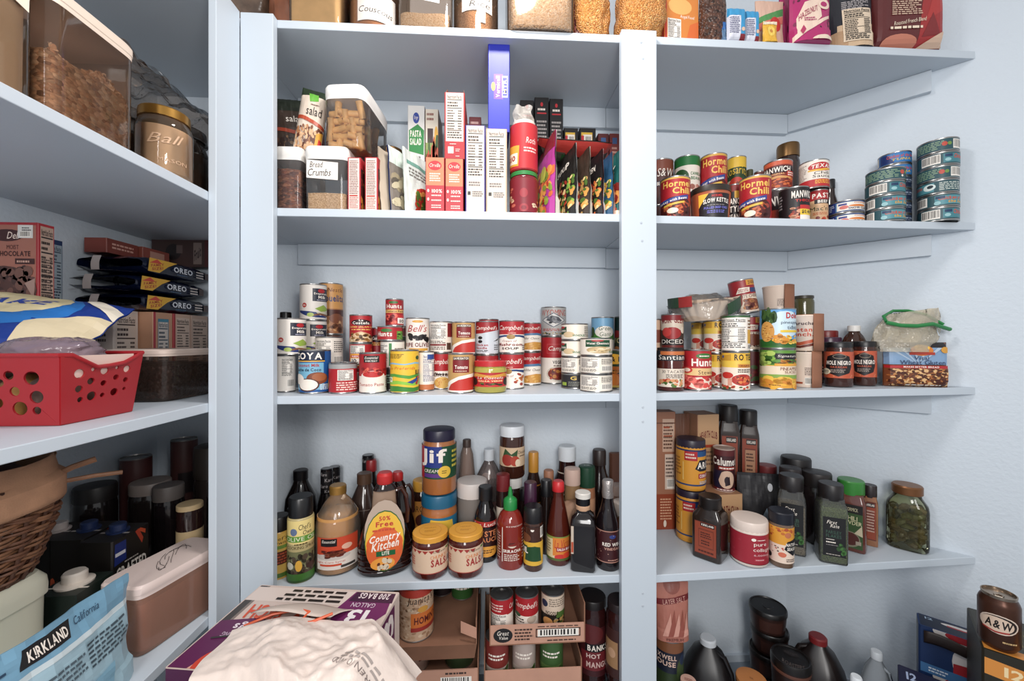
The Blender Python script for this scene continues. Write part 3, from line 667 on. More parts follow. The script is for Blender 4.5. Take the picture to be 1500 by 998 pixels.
b22 = raw(b22b.x, 1.231, ZC + .112, r=.036, h=.097); can(b22, 'can turned to its nutrition panel on the rear row right of the olives', [('n', -.8, .3, .42, .95), ('r', .35, 1.2, .5, .98, '#8a2a2e'), ('l', -.8, .25, .28, .38, 2, '#4a3a38'), ('r', -.85, .25, .2, .26, '#8a2a2e'), ('l', -.8, .2, .06, .18, 2, '#6a5a55'), ('r', .3, .6, .06, .3, '#5a4034')], '#eaded2', GC)
b18b = cyl(599, 634, 540, Y=1.262, zb=ZC, h=.104); can(raw(b18b.x, 1.262, ZC, r=.037, h=.112), 'hidden can under the black olives can in the rear row', sauce_back('#4a4640'), '#4a4640', GC)
b18 = raw(b18b.x, 1.262, ZC + .112, r=.0375, h=.108); can(b18, 'white can of ripe olives with a pile of black olives', [('b', 0, 1, '#efe4da'), ('e', 0, .92, .3, .04, '#e0a83c'), ('t', 'Bell\'s', -.6, .55, .6, .82, '#b8282e', 0, .35), ('d', -.5, .55, .35, .52, 10, ['#2a2426', '#3a3234'], .17), ('t', 'RIPE OLIVES', -.75, .75, .14, .27, '#7a1f26'), ('r', -.5, .6, .02, .1, '#e0a83c')], '#efe4da', GC)
b23 = cyl(656, 694, 517, 577, zb=ZC); can(b23, 'front tomato soup can in tan and cream with red swoosh', tomato(), '#e6d6bf', GC)
b24 = cyl(660, 695, 518, Y=1.232, zb=ZC, h=.106); can(b24, 'tomato soup can standing directly behind the front one', tomato(), '#e6d6bf', GC)
can(raw(b24.x, b24.y, b24.top, r=b24.r, h=.101), 'tomato soup can stacked above the rear tomato can', tomato(), '#e6d6bf', GC)
def noodle(): return [('b', .62, 1, '#a32029'), ('w', [(-1.2, .0, .62), (-.3, 0, .64), (.4, 0, .72), (1.2, 0, .8)], '#c9d0d6'), ('t', 'Campbell\'s', -.75, .65, .72, .88, W_, 0, .35), ('e', -.4, .5, .14, .05, K_), ('e', -.4, .38, .14, .05, K_), ('t', 'Chicken', -.75, .05, .23, .31, '#a32029'), ('t', 'Noodle', -.72, 0, .14, .21, '#a32029'), ('t', 'SOUP', -.7, .05, .05, .11, '#3a2a2a'), ('p', [(.35, .38), (.8, .5), (.7, .42)], K_), ('l', .4, .8, .1, .3, 3, '#6a6a70')]
b25 = cyl(694, 729, 517, Y=1.245, zb=ZC, h=.106); can(b25, 'lower red soup can behind the green dip jar', noodle(), W_, GC)
can(raw(b25.x, b25.y, b25.top, r=b25.r, h=.104), 'chicken noodle soup can above the green dip jar, silver lower half', noodle(), W_, GC)
b25c = cyl(701, 731, 517, Y=1.335, zb=ZC, h=.106); can(b25c, 'hidden red soup can in the back row, lower one', soup('Soup', '#d8b060'), W_, GC)
can(raw(b25c.x, b25c.y, b25c.top, r=b25c.r, h=.115), 'red soup can whose rim peeps over the chicken noodle can', soup('Soup', '#d8b060'), W_, GC)
b26 = cyl(693, 741, 527, 577, zb=ZC)
jar(b26, 'glass jar of green dip with a bright red lid in the front row', gloss('#b3a94e', .1), mat('#c4232c', .35), [('b', 0, 1, '#b8202a'), ('b', .0, .14, '#c8302f'), ('w', [(-1.3, .55, .75), (-.6, .72, .95), (0, .62, .8), (.6, .72, .95), (1.3, .55, .75)], '#d89a3a'), ('t', 'La Costeña', -.55, .55, .55, .72, W_, 0, .2), ('r', -.6, .6, .33, .5, '#d8452a'), ('t', 'SALSA VERDE', -.5, .5, .36, .47, '#f0d8a8'), ('e', -.75, .35, .2, .28, '#2f2a24'), ('e', .75, .35, .2, .28, '#33302a'), ('d', -.4, .4, .12, .3, 8, ['#5a7a34', '#2a2420'], .1)], lab=(.2, .64), lidh=.17, neck=.93, lidr=1., group=None)
def mush(): return [('b', .58, 1, R_), ('t', 'Campbell\'s', -.78, .78, .68, .88, W_, 0, .35), ('l', -.2, .3, .6, .65, 1, '#e0b0a0'), ('w', [(-1, .44, .52), (-.4, .5, .56), (.4, .5, .56), (1, .44, .52)], '#33507e'), ('e', -.05, .5, .22, .08, '#a8864a'), ('t', 'Cream of', -.5, .25, .33, .4, '#8a2a2a', 0, .2), ('t', 'Mushroom', -.82, .6, .2, .3, '#8a2128'), ('t', 'SOUP', -.55, .35, .08, .16, '#3a2624'), ('l', .6, .95, .06, .25, 3, '#6a5048')]
b27 = cyl(726, 763, 517, 571, zb=ZC); can(b27, 'cream of mushroom soup can on the shelf beside the green dip jar', mush()[:-3] + [('d', .3, .9, .08, .42, 5, ['#a8452e', '#c87a4a'], .12)], W_, GC, rot=-14)
can(raw(b27.x, b27.y, b27.top, r=b27.r + .001, h=.102), 'cream of mushroom soup can stacked on another soup can', mush(), W_, GC)
def ched(): return [('b', .6, 1, R_), ('t', 'Campbell\'s', -.8, .75, .74, .9, W_, 0, .35), ('w', [(-1.2, .5, .58), (-.4, .56, .64), (.4, .58, .66), (1.2, .52, .6)], '#5a82a8'), ('t', 'Cheddar Cheese', -.8, .6, .42, .5, '#3a2a26', 0, .25), ('w', [(-.8, .04, .1), (-.4, .04, .27), (.2, .04, .33), (.9, .04, .3)], '#d8a04a'), ('d', -.5, .6, .06, .25, 7, ['#c8863a', '#e6b86a'], .1)]
b28 = cyl(762, 793, 515, 565, zb=ZC); can(b28, 'cheddar soup can on the shelf under another cheddar can', ched(), W_, GC, rot=10)
can(raw(b28.x, b28.y, b28.top, r=b28.r + .0005, h=.098), 'upper cheddar cheese soup can of the pair by the tall stack', ched(), W_, GC)
b30 = cyl(792, 830, 493, 563, zb=ZC); can(b30, 'tall vegetable soup can under the silver diamond can', [('b', .55, 1, R_), ('r', -.35, 1.1, .64, .86, '#c24a4e'), ('r', -.31, 1.1, .66, .84, R_), ('t', 'Campbell\'s', -.25, 1.1, .68, .81, W_, 0, .35), ('t', 'VEGETABLE', -.05, .98, .42, .49, '#3a2a26'), ('l', 0, .9, .36, .4, 1, '#6a4a40'), ('e', .25, .2, .62, .17, '#d8cdbf'), ('e', .25, .2, .54, .14, '#8a3526'), ('d', -.15, .65, .1, .3, 9, ['#b8502e', '#6a2a20', '#c8863a'], .09)], W_, GC)
can(raw(b30.x, b30.y, b30.top, r=b30.r - .0005, h=.103), 'silver can with a diamond and bear emblem on top of vegetable soup', [('b', 0, 1, '#b9b5b1'), ('t', 'WYOMING', -.75, .75, .7, .93, '#b5452f', 0), ('p', [(0, .82), (.68, .55), (0, .28), (-.68, .55)], '#3f5266'), ('p', [(0, .79), (.62, .55), (0, .31), (-.62, .55)], '#d8d4cf'), ('p', [(-.4, .55), (-.1, .72), (.25, .66), (.45, .52), (.1, .42)], '#5a5a60'), ('d', -.3, .3, .45, .65, 5, ['#33363c', '#8a8a8e'], .12), ('l', -.6, .6, .15, .25, 2, '#b5453a'), ('d', -.9, .9, .02, .09, 10, ['#3a4a3a', '#c8a83a'], .05)], '#b9b5b1', GC)
def chest(): return [('r', -.95, -.4, .3, .85, '#2f5a40'), ('e', -.7, .8, .2, .08, '#b02a32'), ('t', 'Chestnuts', -.9, -.45, .5, .68, W_), ('e', -.3, .3, .3, .2, '#d8c09a'), ('t', 'WHOLE', -.1, .5, .16, .32, '#3f7a4c'), ('l', .5, .95, .15, .9, 6, '#5a5450')]
q1 = cyl(826, 868, 544, Y=1.2, zb=ZC, h=.047)
can(q1, 'flat dark can at the foot of the rear water chestnut stack', [('b', 0, 1, '#2f2c30'), ('t', 'G', -.2, .1, .6, .9, '#d8b85a'), ('r', -.7, -.4, .15, .4, '#9ab03c'), ('l', -.3, .3, .1, .5, 3, '#8a8a80')], '#2f2c30', GC)
zc = q1.top
for i, (lb, ops) in enumerate([('second from the shelf', nutri_can()), ('third from the shelf', chest()), ('topmost', chest())]):
    q = raw(q1.x, q1.y, zc, r=q1.r, h=.052); zc += .052
    can(q, f'flat white chestnut can, {lb} in the rear stack by the post', ops, '#ece2d4', 'flat water chestnut cans')
q2 = cyl(844, 892, 547, 575, zb=ZC); zc = ZC
for i, (lb, ops) in enumerate([('bottom', nutri_can()), ('middle', nutri_can()), ('top', [('r', -.45, .6, .5, .95, '#2f5a40'), ('e', .05, .9, .25, .06, '#b02a32'), ('t', 'Water Chestnuts', -.4, .55, .66, .8, W_), ('e', .15, .3, .55, .22, '#c8ac80'), ('d', -.2, .5, .2, .42, 7, ['#efe2c4', '#d8bf90'], .16), ('t', 'SLICED', .55, .95, .1, .24, '#3f7a4c')])]):
    q = raw(q2.x, q2.y, zc, r=q2.r, h=.0525); zc += .0525
    can(q, f'flat white water chestnut can at the {lb} of the front stack', ops, '#ece2d4', 'flat water chestnut cans')
g = cyl(866, 900, 525, Y=1.31, zb=ZC, h=.1); can(g, 'lower green vegetable can hidden behind the chestnut stacks', [('b', 0, 1, '#3a6a3c')], '#3a6a3c', GC)
can(raw(g.x, g.y, g.top, r=g.r, h=.127), 'vegetable can with a green giant figure on blue sky', [('b', .5, 1, '#7fb0d0'), ('b', .0, .5, '#efe6dc'), ('w', [(-1, .4, .5), (-.3, .42, .62), (.3, .4, .54), (1, .4, .6)], '#4a8a3c'), ('e', -.65, .62, .18, .14, '#3a5a2c'), ('e', .15, .62, .6, .16, '#f0e8dc'), ('t', 'Green', -.2, .55, .66, .78, '#2f5a2c', 0, .2), ('t', 'Giant', -.15, .5, .5, .62, '#2f5a2c', 0, .2), ('t', 'CREAM', -.4, .5, .24, .32, '#b04a5a')], '#5a9ac0', GC)
g2 = cyl(896, 930, 525, Y=1.3, zb=ZC, h=.1); can(g2, 'lower can hidden behind the wide post in the back row', [('b', 0, 1, '#2f4a34')], '#2f4a34', GC)
can(raw(g2.x, g2.y, g2.top, r=g2.r, h=.129), 'dark green can with red emblem beside the wide post', [('b', 0, 1, '#22382a'), ('e', -.6, .55, .35, .1, '#a8262c'), ('t', 'VO', -.95, -.2, .3, .45, '#d8c48a'), ('e', -.6, .12, .3, .1, '#b8783c')], '#22382a', GC)
g3 = cyl(890, 926, 512, 571, zb=ZC); can(g3, 'pumpkin can with orange gourds and yellow crest by the wide post', [('b', 0, 1, '#2f4a34'), ('e', -.35, .78, .7, .14, Y_), ('t', 'S & K', -.85, .2, .71, .85, K_), ('r', -1, 1, .48, .58, '#c8742a'), ('t', 'PUMPKIN', -.9, .6, .38, .47, '#e08a2c'), ('e', -.3, .22, .8, .17, '#c86a1e'), ('e', -.3, .22, .3, .16, '#e08a34'), ('w', [(-1, .0, .04), (0, .02, .08), (1, .0, .04)], '#d8b85a')], '#2f4a34', GC)
# ================================================================ second shelf, angled bay
G2 = 'cans on the second shelf of the angled bay'
def chili(): return [('b', 0, 1, '#b3202c'), ('b', .955, 1, '#d8a94a'), ('t', 'Hormel', -.55, .75, .76, .92, '#eec15a'), ('t', 'Chili', -.1, .72, .58, .74, '#eec15a'), ('e', .05, .2, .82, .32, '#5a1f1c'), ('d', -.55, .65, .04, .36, 16, ['#7a2a22', '#a8452e', '#c86a3c', '#4a1a18'], .11), ('w', [(-.85, .33, .43), (-.2, .38, .48), (.6, .46, .56)], '#3f4f96'), ('t', 'Turkey with Beans', -.78, .52, .38, .46, W_, 1, 0, 0, .12), ('w', [(-.5, .27, .32), (.4, .35, .4)], '#dcb440'), ('e', -.1, .17, .24, .07, '#efe2cc')]
def cR(*a, **k): return cyl(*a, **k)
r3 = cR(966, 1012, 257, Y=1.165, zb=ZB); can(r3, 'red chili can at the shelf edge beside the wide post', chili(), '#b3202c', G2)
s1 = cR(950, 987, 240, Y=1.37, zb=ZB, h=.11); can(s1, 'hidden brown can under the bean can at the wide post', [('b', 0, 1, '#5a3028')], '#5a3028', G2)
can(raw(s1.x, s1.y, s1.top, r=s1.r, h=H + (499 - 229) * 1.35 / F - s1.top), 'brown bean can with white letters behind the wide post', [('b', .75, 1, '#8a4a34'), ('t', 'S&W', -.2, .75, .62, .8, W_, 0, .25), ('r', -.5, 1, .4, .52, '#33263c'), ('t', 'BLACK BEANS', -.2, .9, .42, .5, W_), ('b', 0, .15, '#4a2420')], '#5a2f26', G2)
s2_ = cR(987, 1026, 240, Y=1.345, zb=ZB, h=.11); can(s2_, 'hidden can under the green topped bean can', [('b', 0, 1, '#d8cfc0')], '#d8cfc0', G2)
can(raw(s2_.x, s2_.y, s2_.top, r=s2_.r, h=H + (499 - 230) * 1.36 / F - s2_.top), 'white cannellini bean can with a bright green top band', [('b', .8, 1, '#1f7a3c'), ('e', -.35, .56, .45, .17, '#2c5a2a'), ('t', 'SIMPLE', -.65, -.05, .52, .6, '#dfe8d0'), ('t', 'CANNELLINI', .18, .95, .58, .65, '#3a7a4a'), ('t', 'BEANS', .2, .8, .48, .55, '#3a7a4a'), ('d', .2, .95, .05, .35, 12, ['#c88a78', '#e6c0b0', '#a86a5a'], .13)], '#ece2d6', G2)
s4 = cR(1025, 1066, 240, Y=1.325, zb=ZB, h=.11); can(s4, 'hidden chili can under the upper chili can', chili(), '#b3202c', G2)
can(raw(s4.x, s4.y, s4.top, r=s4.r, h=H + (499 - 226) * 1.34 / F - s4.top), 'red chili can raised in the rear row above the tub', chili(), '#b3202c', G2)
s5 = cR(1064, 1094, 240, Y=1.37, zb=ZB, h=.105); can(s5, 'hidden can under the green and yellow bean can', [('b', 0, 1, '#4a6a2c')], '#4a6a2c', G2)
can(raw(s5.x, s5.y, s5.top, r=s5.r, h=H + (499 - 230) * 1.40 / F - s5.top), 'refried black bean can with yellow and green label', [('b', .78, 1, '#e6bf2c'), ('b', .6, .8, '#2f4a24'), ('t', 'Rosarita', -.8, .85, .62, .78, '#e6bf2c', 0, .0, .05), ('b', .56, .6, '#2f5a2c'), ('e', 0, .45, .55, .16, '#c8402c'), ('d', -.4, .4, .38, .5, 6, ['#d8642c', '#8a2a20'], .13), ('e', 0, .27, .7, .09, '#3a7a34'), ('t', 'LOW FAT', -.5, .5, .24, .31, '#e8d85a'), ('t', 'BLACK BEANS', -.7, .7, .12, .2, '#7a2a2a')], '#d8d0b4', G2)
tb = cR(1010, 1072, 268, Y=1.178, zb=ZB)
o = MB().lathe([(0, 0), (tb.r * .84, 0), (tb.r * .88, .003), (tb.r * .97, tb.h * .8), (0, tb.h * .8)], mat('#b5643f', .3)).build('plastic_tub', None, (tb.x, tb.y, tb.z + .0003), tb.rot); tag(o, 'orange brown plastic tub with a black lid on the second shelf', 'tub')
MB().lathe([(0, tb.h * .8), (tb.r * 1.0, tb.h * .8), (tb.r * 1.0, tb.h * .86), (tb.r * .97, tb.h * .97), (tb.r * .8, tb.h), (0, tb.h)], mat('#33291f', .4)).build('lid', o)
lb = MB(); Art(lb, cylmap(tb.r * .9, tb.h * .06, tb.h * .72, tb.r * .97), DU, umax=.75).run([('r', -.38, .7, 0, 1, '#221c22'), ('p', [(-.38, 1), (-.05, 1), (-.38, .45)], Y_), ('t', 'HORMEL', .05, .4, .84, .95, '#c8302f'), ('t', 'SLOW KETTLE', -.22, .65, .58, .76, W_, 1, 0, .05), ('l', -.1, .5, .5, .54, 1, '#a8a0a0'), ('t', 'PULLED BEEF CHILI', -.2, .6, .36, .46, '#7a78c8'), ('l', -.1, .5, .18, .32, 2, '#7a78c8')]); lb.build('paper_label', o, smooth=0)
rs = cR(1066, 1086, 269, Y=1.245, zb=ZB); can(rs, 'black bean can with white lettering between tub and chili can', [('b', .85, 1, '#8a2a26'), ('t', 'RANCH', -.8, .85, .56, .7, W_), ('t', 'STYLE', -.8, .85, .38, .52, W_), ('t', 'BEANS', -.6, .7, .22, .33, W_), ('r', .0, .6, .7, .86, '#d8a83c'), ('b', 0, .14, '#d8cfc4')], '#2a2224', G2)
r9 = cR(1082, 1131, 256, Y=1.175, zb=ZB); can(r9, 'red chili can turned aside between tub and sloppy joe cans', chili(), '#b3202c', G2, rot=-10)
x1 = cR(1092, 1104, 247, Y=1.385, zb=ZB); jar(x1, 'small jar with a green lid against the back wall', gloss('#5a5238'), mat('#5a5a3c', .5), None)
x2 = cR(1104, 1121, 250, Y=1.36, zb=ZB); can(x2, 'narrow brown can behind the sloppy joe cans', [('b', .5, 1, '#7a3a34'), ('l', -.5, .5, .6, .9, 3, W_)], '#6a3a34', G2)
m1 = cR(1118, 1162, 277, Y=1.255, zb=ZB); can(m1, 'dark sloppy joe can under the orange one', [('b', .5, 1, '#3a2024'), ('b', 0, .5, '#b5452f'), ('t', 'MANWICH', -.85, .85, .6, .85, W_)], '#3a2024', G2)
can(raw(m1.x, m1.y, m1.top, r=m1.r, h=H + (499 - 233) * 1.27 / F - m1.top), 'orange sloppy joe can stacked in the rear row', [('b', .85, 1, '#d2633c'), ('b', 0, .85, '#8a3428'), ('r', -.9, .9, .55, .8, '#3a2022'), ('t', 'MANWICH', -.85, .6, .58, .78, W_), ('t', 'ORIGINAL', -.5, .3, .48, .54, '#e8b87a'), ('w', [(-.8, .3, .38), (0, .36, .45), (.7, .3, .38)], '#d8a060'), ('d', -.7, .7, .04, .32, 14, ['#b8502e', '#7a2a20', '#d8743c'], .12), ('r', .4, .95, .4, .6, '#c23a2c'), ('l', .45, .9, .42, .58, 2, W_)], '#8a3428', G2)
dj = cR(1136, 1173, 206, Y=1.345, zb=ZB); jar(dj, 'tall dark jar with a bronze lid in the corner of the second shelf', gloss('#3a2622', .1), BRASS, [('b', 0, 1, '#2a1c1c'), ('l', -.5, .5, .2, .7, 3, '#8a7a6a')], lab=(.15, .5), lidh=.14)
mf = cR(1140, 1187, 273, Y=1.168, zb=ZB); can(mf, 'black sloppy joe can with a yellow price sticker', [('b', 0, 1, '#241c1f'), ('t', 'MANWICH', -.1, 1.0, .68, .9, W_), ('t', 'THICK', .05, .85, .56, .64, '#c8302f'), ('d', -.1, .9, .05, .4, 12, ['#8a3428', '#b8502e', '#d8a080'], .12), ('r', .25, .9, .02, .45, W_), ('r', .25, .9, .34, .46, '#c8302f'), ('r', .25, .9, .16, .34, '#eec82c'), ('t', '$0.48', .32, .82, .19, .31, K_), ('l', -.95, -.5, .4, .85, 5, '#b8b0b0')], '#241c1f', G2)
pm = cR(1182, 1214, 277, Y=1.2, zb=ZB); can(pm, 'red pasta can under the white chili sauce can', [('b', .72, 1, '#b3262c'), ('b', 0, .72, '#d8b088'), ('t', 'PAST', -.35, .85, .78, .92, W_), ('r', -.2, .9, .62, .74, K_), ('t', 'BEEF', 0, .7, .64, .72, W_), ('t', 'Mac\'n', -.5, .7, .42, .54, '#3a4a2c', 0), ('l', -.3, .8, .3, .38, 2, '#c8642c'), ('d', -.6, .9, .03, .25, 9, ['#c8502e', '#8a2a20'], .13)], '#d8b088', G2)
can(raw(pm.x - .011, pm.y + .002, pm.top, r=.04, h=H + (499 - 230) * 1.21 / F - pm.top), 'white chili sauce can with red and yellow banner on top', [('b', 0, 1, '#ece2d6'), ('e', .35, .75, .6, .17, '#c22a30'), ('w', [(-.25, .6, .66), (.3, .58, .66), (.95, .66, .72)], '#e6b52c'), ('t', 'TEXAS', -.1, .85, .68, .83, W_, 1, .15, .03), ('t', 'Chili', .0, .72, .46, .57, K_, 0), ('t', 'Sauce', -.05, .8, .34, .45, K_, 0), ('b', .0, .28, '#c22a30'), ('l', .05, .85, .1, .26, 3, '#efc23c'), ('l', -.95, -.3, .3, .9, 10, '#a89a90')], '#ece2d6', G2)
def clam(): return [('b', 0, 1, '#263a78'), ('r', -.35, .95, .06, .92, '#5a8ab0'), ('r', -.3, .98, .1, .88, '#ece4da'), ('t', 'CHOPPED', .3, .9, .72, .86, '#c8642c'), ('r', -.25, .05, .6, .78, '#4a4a90'), ('e', -.05, .4, .16, .18, '#d87a70'), ('e', .5, .5, .4, .1, '#e0842c'), ('t', 'SNOW CLAM', .1, .95, .16, .38, '#26305a'), ('l', -.95, -.4, .2, .85, 4, '#c9cfe4')]
cb = cR(1212, 1268, 299, Y=1.192, zb=ZB)
can(raw(cb.x, cb.y, cb.z, r=cb.r, h=.039), 'lower of two blue chopped clam cans', clam(), '#263a78', 'blue clam cans'); can(raw(cb.x - .001, cb.y, cb.z + .0395, r=cb.r, h=.039), 'upper of two blue chopped clam cans', clam(), '#263a78', 'blue clam cans')
rl = cR(1211, 1246, 277, Y=1.285, zb=ZB, h=.1); jar(rl, 'small jar with a flat red lid behind the clam cans', gloss('#5a2a26'), mat('#b3262c', .35), None, lidh=.12, lidr=1.)
bk = cR(1210, 1224, 262, Y=1.33, zb=ZB); bottle(bk, 'small bottle with a black cap behind the clam cans', [(1.6, .0), (1.6, .6), (1, .75), (.9, .85)], gloss('#3a2a24'), BLACK, [(1, .85), (1, .99), (.9, 1)], name='small_bottle')
def tuna(k):
    T = '#2f5a62'
    ck = [('r', -.1, .95, .1, .9, '#5a98a2'), ('t', 'Chicken of', .0, .85, .5, .82, '#d2502f', 1, .2), ('t', 'the Sea', .3, .95, .2, .46, '#e0a93c', 1, .2), ('r', -.08, .2, .62, .86, '#24466a'), ('e', -.02, .25, .1, .18, '#9fc8cc')]
    co = lambda a: [('c', a, a + .62, .08, .92)]
    if k == 0: return [('b', 0, 1, T), *ck, *co(-.95)]
    if k == 1: return [('b', 0, 1, T), *co(-.55), ('r', .15, 1, .1, .9, '#4a8a94'), ('r', .2, .45, .6, .85, '#24466a'), ('t', 'Chicken', .5, 1, .45, .85, '#d2502f', 1, .2), ('e', .3, .35, .1, .15, '#9fc8cc')]
    if k == 2: return [('b', 0, 1, T), ('l', -.9, .5, .12, .88, 5, '#8fa88a'), ('e', .6, .6, .1, .2, '#c8503c'), ('e', .82, .6, .08, .16, '#7a9a4c'), ('e', .6, .25, .05, .1, W_)]
    if k == 3: return [('b', 0, 1, T), ('l', -.85, .1, .12, .88, 5, '#8fa88a'), ('e', .12, .55, .09, .2, '#c8503c'), ('e', .28, .55, .07, .16, '#7a9a4c'), *co(.4)]
    if k == 4: return [('b', 0, 1, T), ('r', -.95, -.1, .1, .9, '#5a98a2'), ('t', 'Chicken', -.9, -.5, .5, .85, '#d2502f', 1, .2), ('e', -.25, .55, .2, .3, '#dfe8e4'), ('e', -.22, .6, .1, .15, '#2a3a44'), ('l', .05, .95, .12, .88, 5, '#c8d0c8')]
    return [('b', 0, 1, '#2a6aa8'), ('r', -1, -.72, .1, .95, '#d8cfc0'), ('r', -.6, .95, .06, .94, '#3a86c0'), ('p', [(-.6, .06), (0, .06), (-.3, .94), (-.6, .94)], '#1f3a78'), ('t', 'Chicken of the Sea', -.3, .85, .5, .82, '#d2502f', 1, .2), ('t', 'TUNA', -.1, .7, .2, .42, '#e0b93c', 1, .2)]
tf = cR(1262, 1323, 297, Y=1.15, zb=ZB)
for i, k in enumerate([0, 0, 1, 2]):
    can(raw(tf.x + (.001 if i % 2 else -.001), tf.y, tf.z + i * .0402, r=tf.r, h=.04), ['lowest', 'second from the shelf', 'third from the shelf', 'topmost'][i] + ' teal tuna can in the front stack of four', tuna(k), '#2f5a62', 'tuna cans', name='tuna_can')
tk = cR(1281, 1341, 297, Y=1.196, zb=ZB)
for i in range(6):
    ops = tuna(5) if i > 3 else [('b', 0, 1, '#3a4a62'), ('l', -.5, .95, .15, .85, 3, '#9aa6b8'), ('r', .0, .8, .1, .5, '#24324e')]
    can(raw(tk.x, tk.y, tk.z + i * .0394, r=.0405, h=.0392), ['lowest', 'second from the shelf', 'third from the shelf', 'third from the top', 'second from the top', 'topmost'][i] + ' blue tuna can in the rear stack behind the teal cans', ops, '#3a4a62', 'tuna cans', name='tuna_can')
t6 = cR(1342, 1407, 297, Y=1.128, zb=ZB)
for i, k in enumerate([1, 0, 3, 4, 3, 2]):
    if i == 4: k = 1
    if i == 5: k = 3
    if i == 3: k = 3
    if i == 2: k = 4
    can(raw(t6.x + .0012 * math.sin(i * 2), t6.y, t6.z + i * .0405, r=t6.r, h=.0403), ['lowest', 'second from the shelf', 'third from the shelf', 'third from the top', 'second from the top', 'topmost'][i] + ' teal tuna can in the tall stack at the angled wall', tuna(k), '#2f5a62', 'tuna cans', name='tuna_can', rot=0 if i != 5 else 8)
# ================================================================ third shelf, angled bay
G3 = 'cans on the third shelf of the angled bay'
d1 = cyl(962, 1003, 509, 574, zb=ZC)
jar(d1, 'jar of red enchilada sauce with dark lid beside the wide post, third shelf', gloss('#5a2018', .1), mat('#2a2422', .4), [('b', .0, .5, '#e6d8c8'), ('b', .72, 1, '#2c3138'), ('r', -.5, .9, .88, .98, '#c8743a'), ('t', 'Santian', -.62, .8, .75, .88, W_, 0), ('t', '30 TACATOS', -.4, .8, .38, .46, '#4a3a34', 0), ('l', -.2, .65, .24, .36, 3, '#5a4a44'), ('d', -.55, .6, .04, .2, 8, ['#c8502e', '#5a7a34', '#d89a6a'], .13)], lab=(.1, .93), lidh=.06, neck=.96, lidr=.98, shoulder=.03)
d2 = cyl(999, 1042, 512, 573, zb=ZC)
can(d2, 'red stewed tomato can between the sauce jar and the diced tomato cans', [('b', 0, 1, R_), ('e', .35, .87, .4, .07, '#3f7a35'), ('l', .1, .6, .84, .9, 1, W_), ('t', 'Hunts', -.25, .98, .6, .8, W_), ('r', -1, 1, .36, .55, '#e2bf86'), ('t', 'Stewed', .05, .95, .39, .5, '#4a2a20', 0), ('e', -.5, .5, .3, .09, '#c8403a'), ('e', -.5, .5, .2, .05, '#efd8c8'), ('e', .2, .16, .7, .16, '#e6d4c4'), ('d', -.8, .8, .05, .32, 10, ['#c8302e', '#d85048', '#e87a70'], .16)], R_, G3)
def rotel(): return [('b', .78, 1, '#e8b92e'), ('b', .58, .78, '#e8c64a'), ('b', 0, .6, '#ecdccb'), ('p', [(-.9, .79), (-.2, .79), (-.2, .97), (-.9, .9)], '#c89a2c'), ('t', 'RO TEL', -.05, .95, .8, .97, K_), ('r', -.72, -.6, .86, .93, '#3a5a9a'), ('r', .1, .85, .6, .7, '#d8932c'), ('t', 'ORIGINAL', .15, .8, .62, .68, '#7a2a1c'), ('l', .1, .85, .46, .57, 2, '#33282a'), ('e', .35, .26, .62, .2, '#efe2d4'), ('e', .35, .26, .54, .16, '#b8382a'), ('d', 0, .7, .15, .36, 8, ['#d8502e', '#8a2a20', '#e88a4a'], .1), ('e', -.4, .38, .3, .09, '#c8382c'), ('d', -.8, .6, .02, .1, 8, ['#4a6a34', '#c8502e'], .1), ('r', -.35, -.15, .1, .3, '#d8a08a')]
d4 = cyl(1056, 1099, 515, 573, zb=ZC); can(d4, 'front diced tomato and chili can on the shelf, yellow top', rotel(), '#ecdccb', G3)
can(raw(d4.x, d4.y, d4.top, r=d4.r, h=H + (499 - 461) * 1.16 / F - d4.top), 'can turned to its large nutrition panel stacked above a yellow topped can', [('n', -.95, .55, .04, .94), ('b', .95, 1, '#3a6a3c'), ('r', .6, 1.2, .2, .6, '#d8a83c'), ('l', .62, 1, .62, .9, 3, '#8a5a2a'), ('c', .6, 1, .03, .17)], '#ece0d2', G3)
d5b = cyl(1036, 1074, 518, Y=1.215, zb=ZC, h=.106); d5b.x -= .0
can(d5b, 'yellow topped diced tomato can in the second row, lower', rotel(), '#ecdccb', G3)
can(raw(d5b.x - .008, d5b.y, d5b.top, r=d5b.r, h=.103), 'yellow topped diced tomato can in the second row, upper one', rotel(), '#ecdccb', G3)
d6b = cyl(1012, 1047, 518, Y=1.305, zb=ZC, h=.106)
can(d6b, 'diced tomato can hidden low in the third row', rotel(), '#ecdccb', G3)
can(raw(d6b.x, d6b.y, d6b.top, r=d6b.r, h=.103), 'yellow topped diced tomato can in the third row under the filters', rotel(), '#ecdccb', G3)
d3b = cyl(966, 1001, 516, Y=1.19, zb=ZC, h=.106); can(d3b, 'dark can hidden behind the enchilada sauce jar', [('b', 0, 1, '#5a2a24')], '#5a2a24', G3)
can(raw(d3b.x, d3b.y, d3b.top, r=d3b.r, h=H + (499 - 459) * 1.19 / F - d3b.top), 'diced tomato can with a dark label above the sauce jar', [('b', .6, 1, '#d8c8b6'), ('b', .86, 1, '#8a1f26'), ('t', 'MUIR GLEN', -.7, .8, .76, .92, '#8a1f26', 1, 0, .03), ('e', 0, .52, .55, .16, '#a8282a'), ('e', -.35, .55, .3, .12, '#c8403a'), ('e', .7, .6, .18, .09, '#e6d8c8'), ('b', .15, .36, '#2a2426'), ('t', 'DICED', -.7, .75, .24, .35, W_, 0), ('b', .06, .16, '#e2d4c4'), ('r', -.8, .9, .1, .2, '#7a2a24'), ('b', 0, .06, '#3a2426')], '#4a3a34', G3)
d3c = cyl(948, 972, 516, Y=1.28, zb=ZC, h=.106); can(d3c, 'lower pale can hidden behind the wide post', [('b', 0, 1, '#c8a088')], '#c8a088', G3)
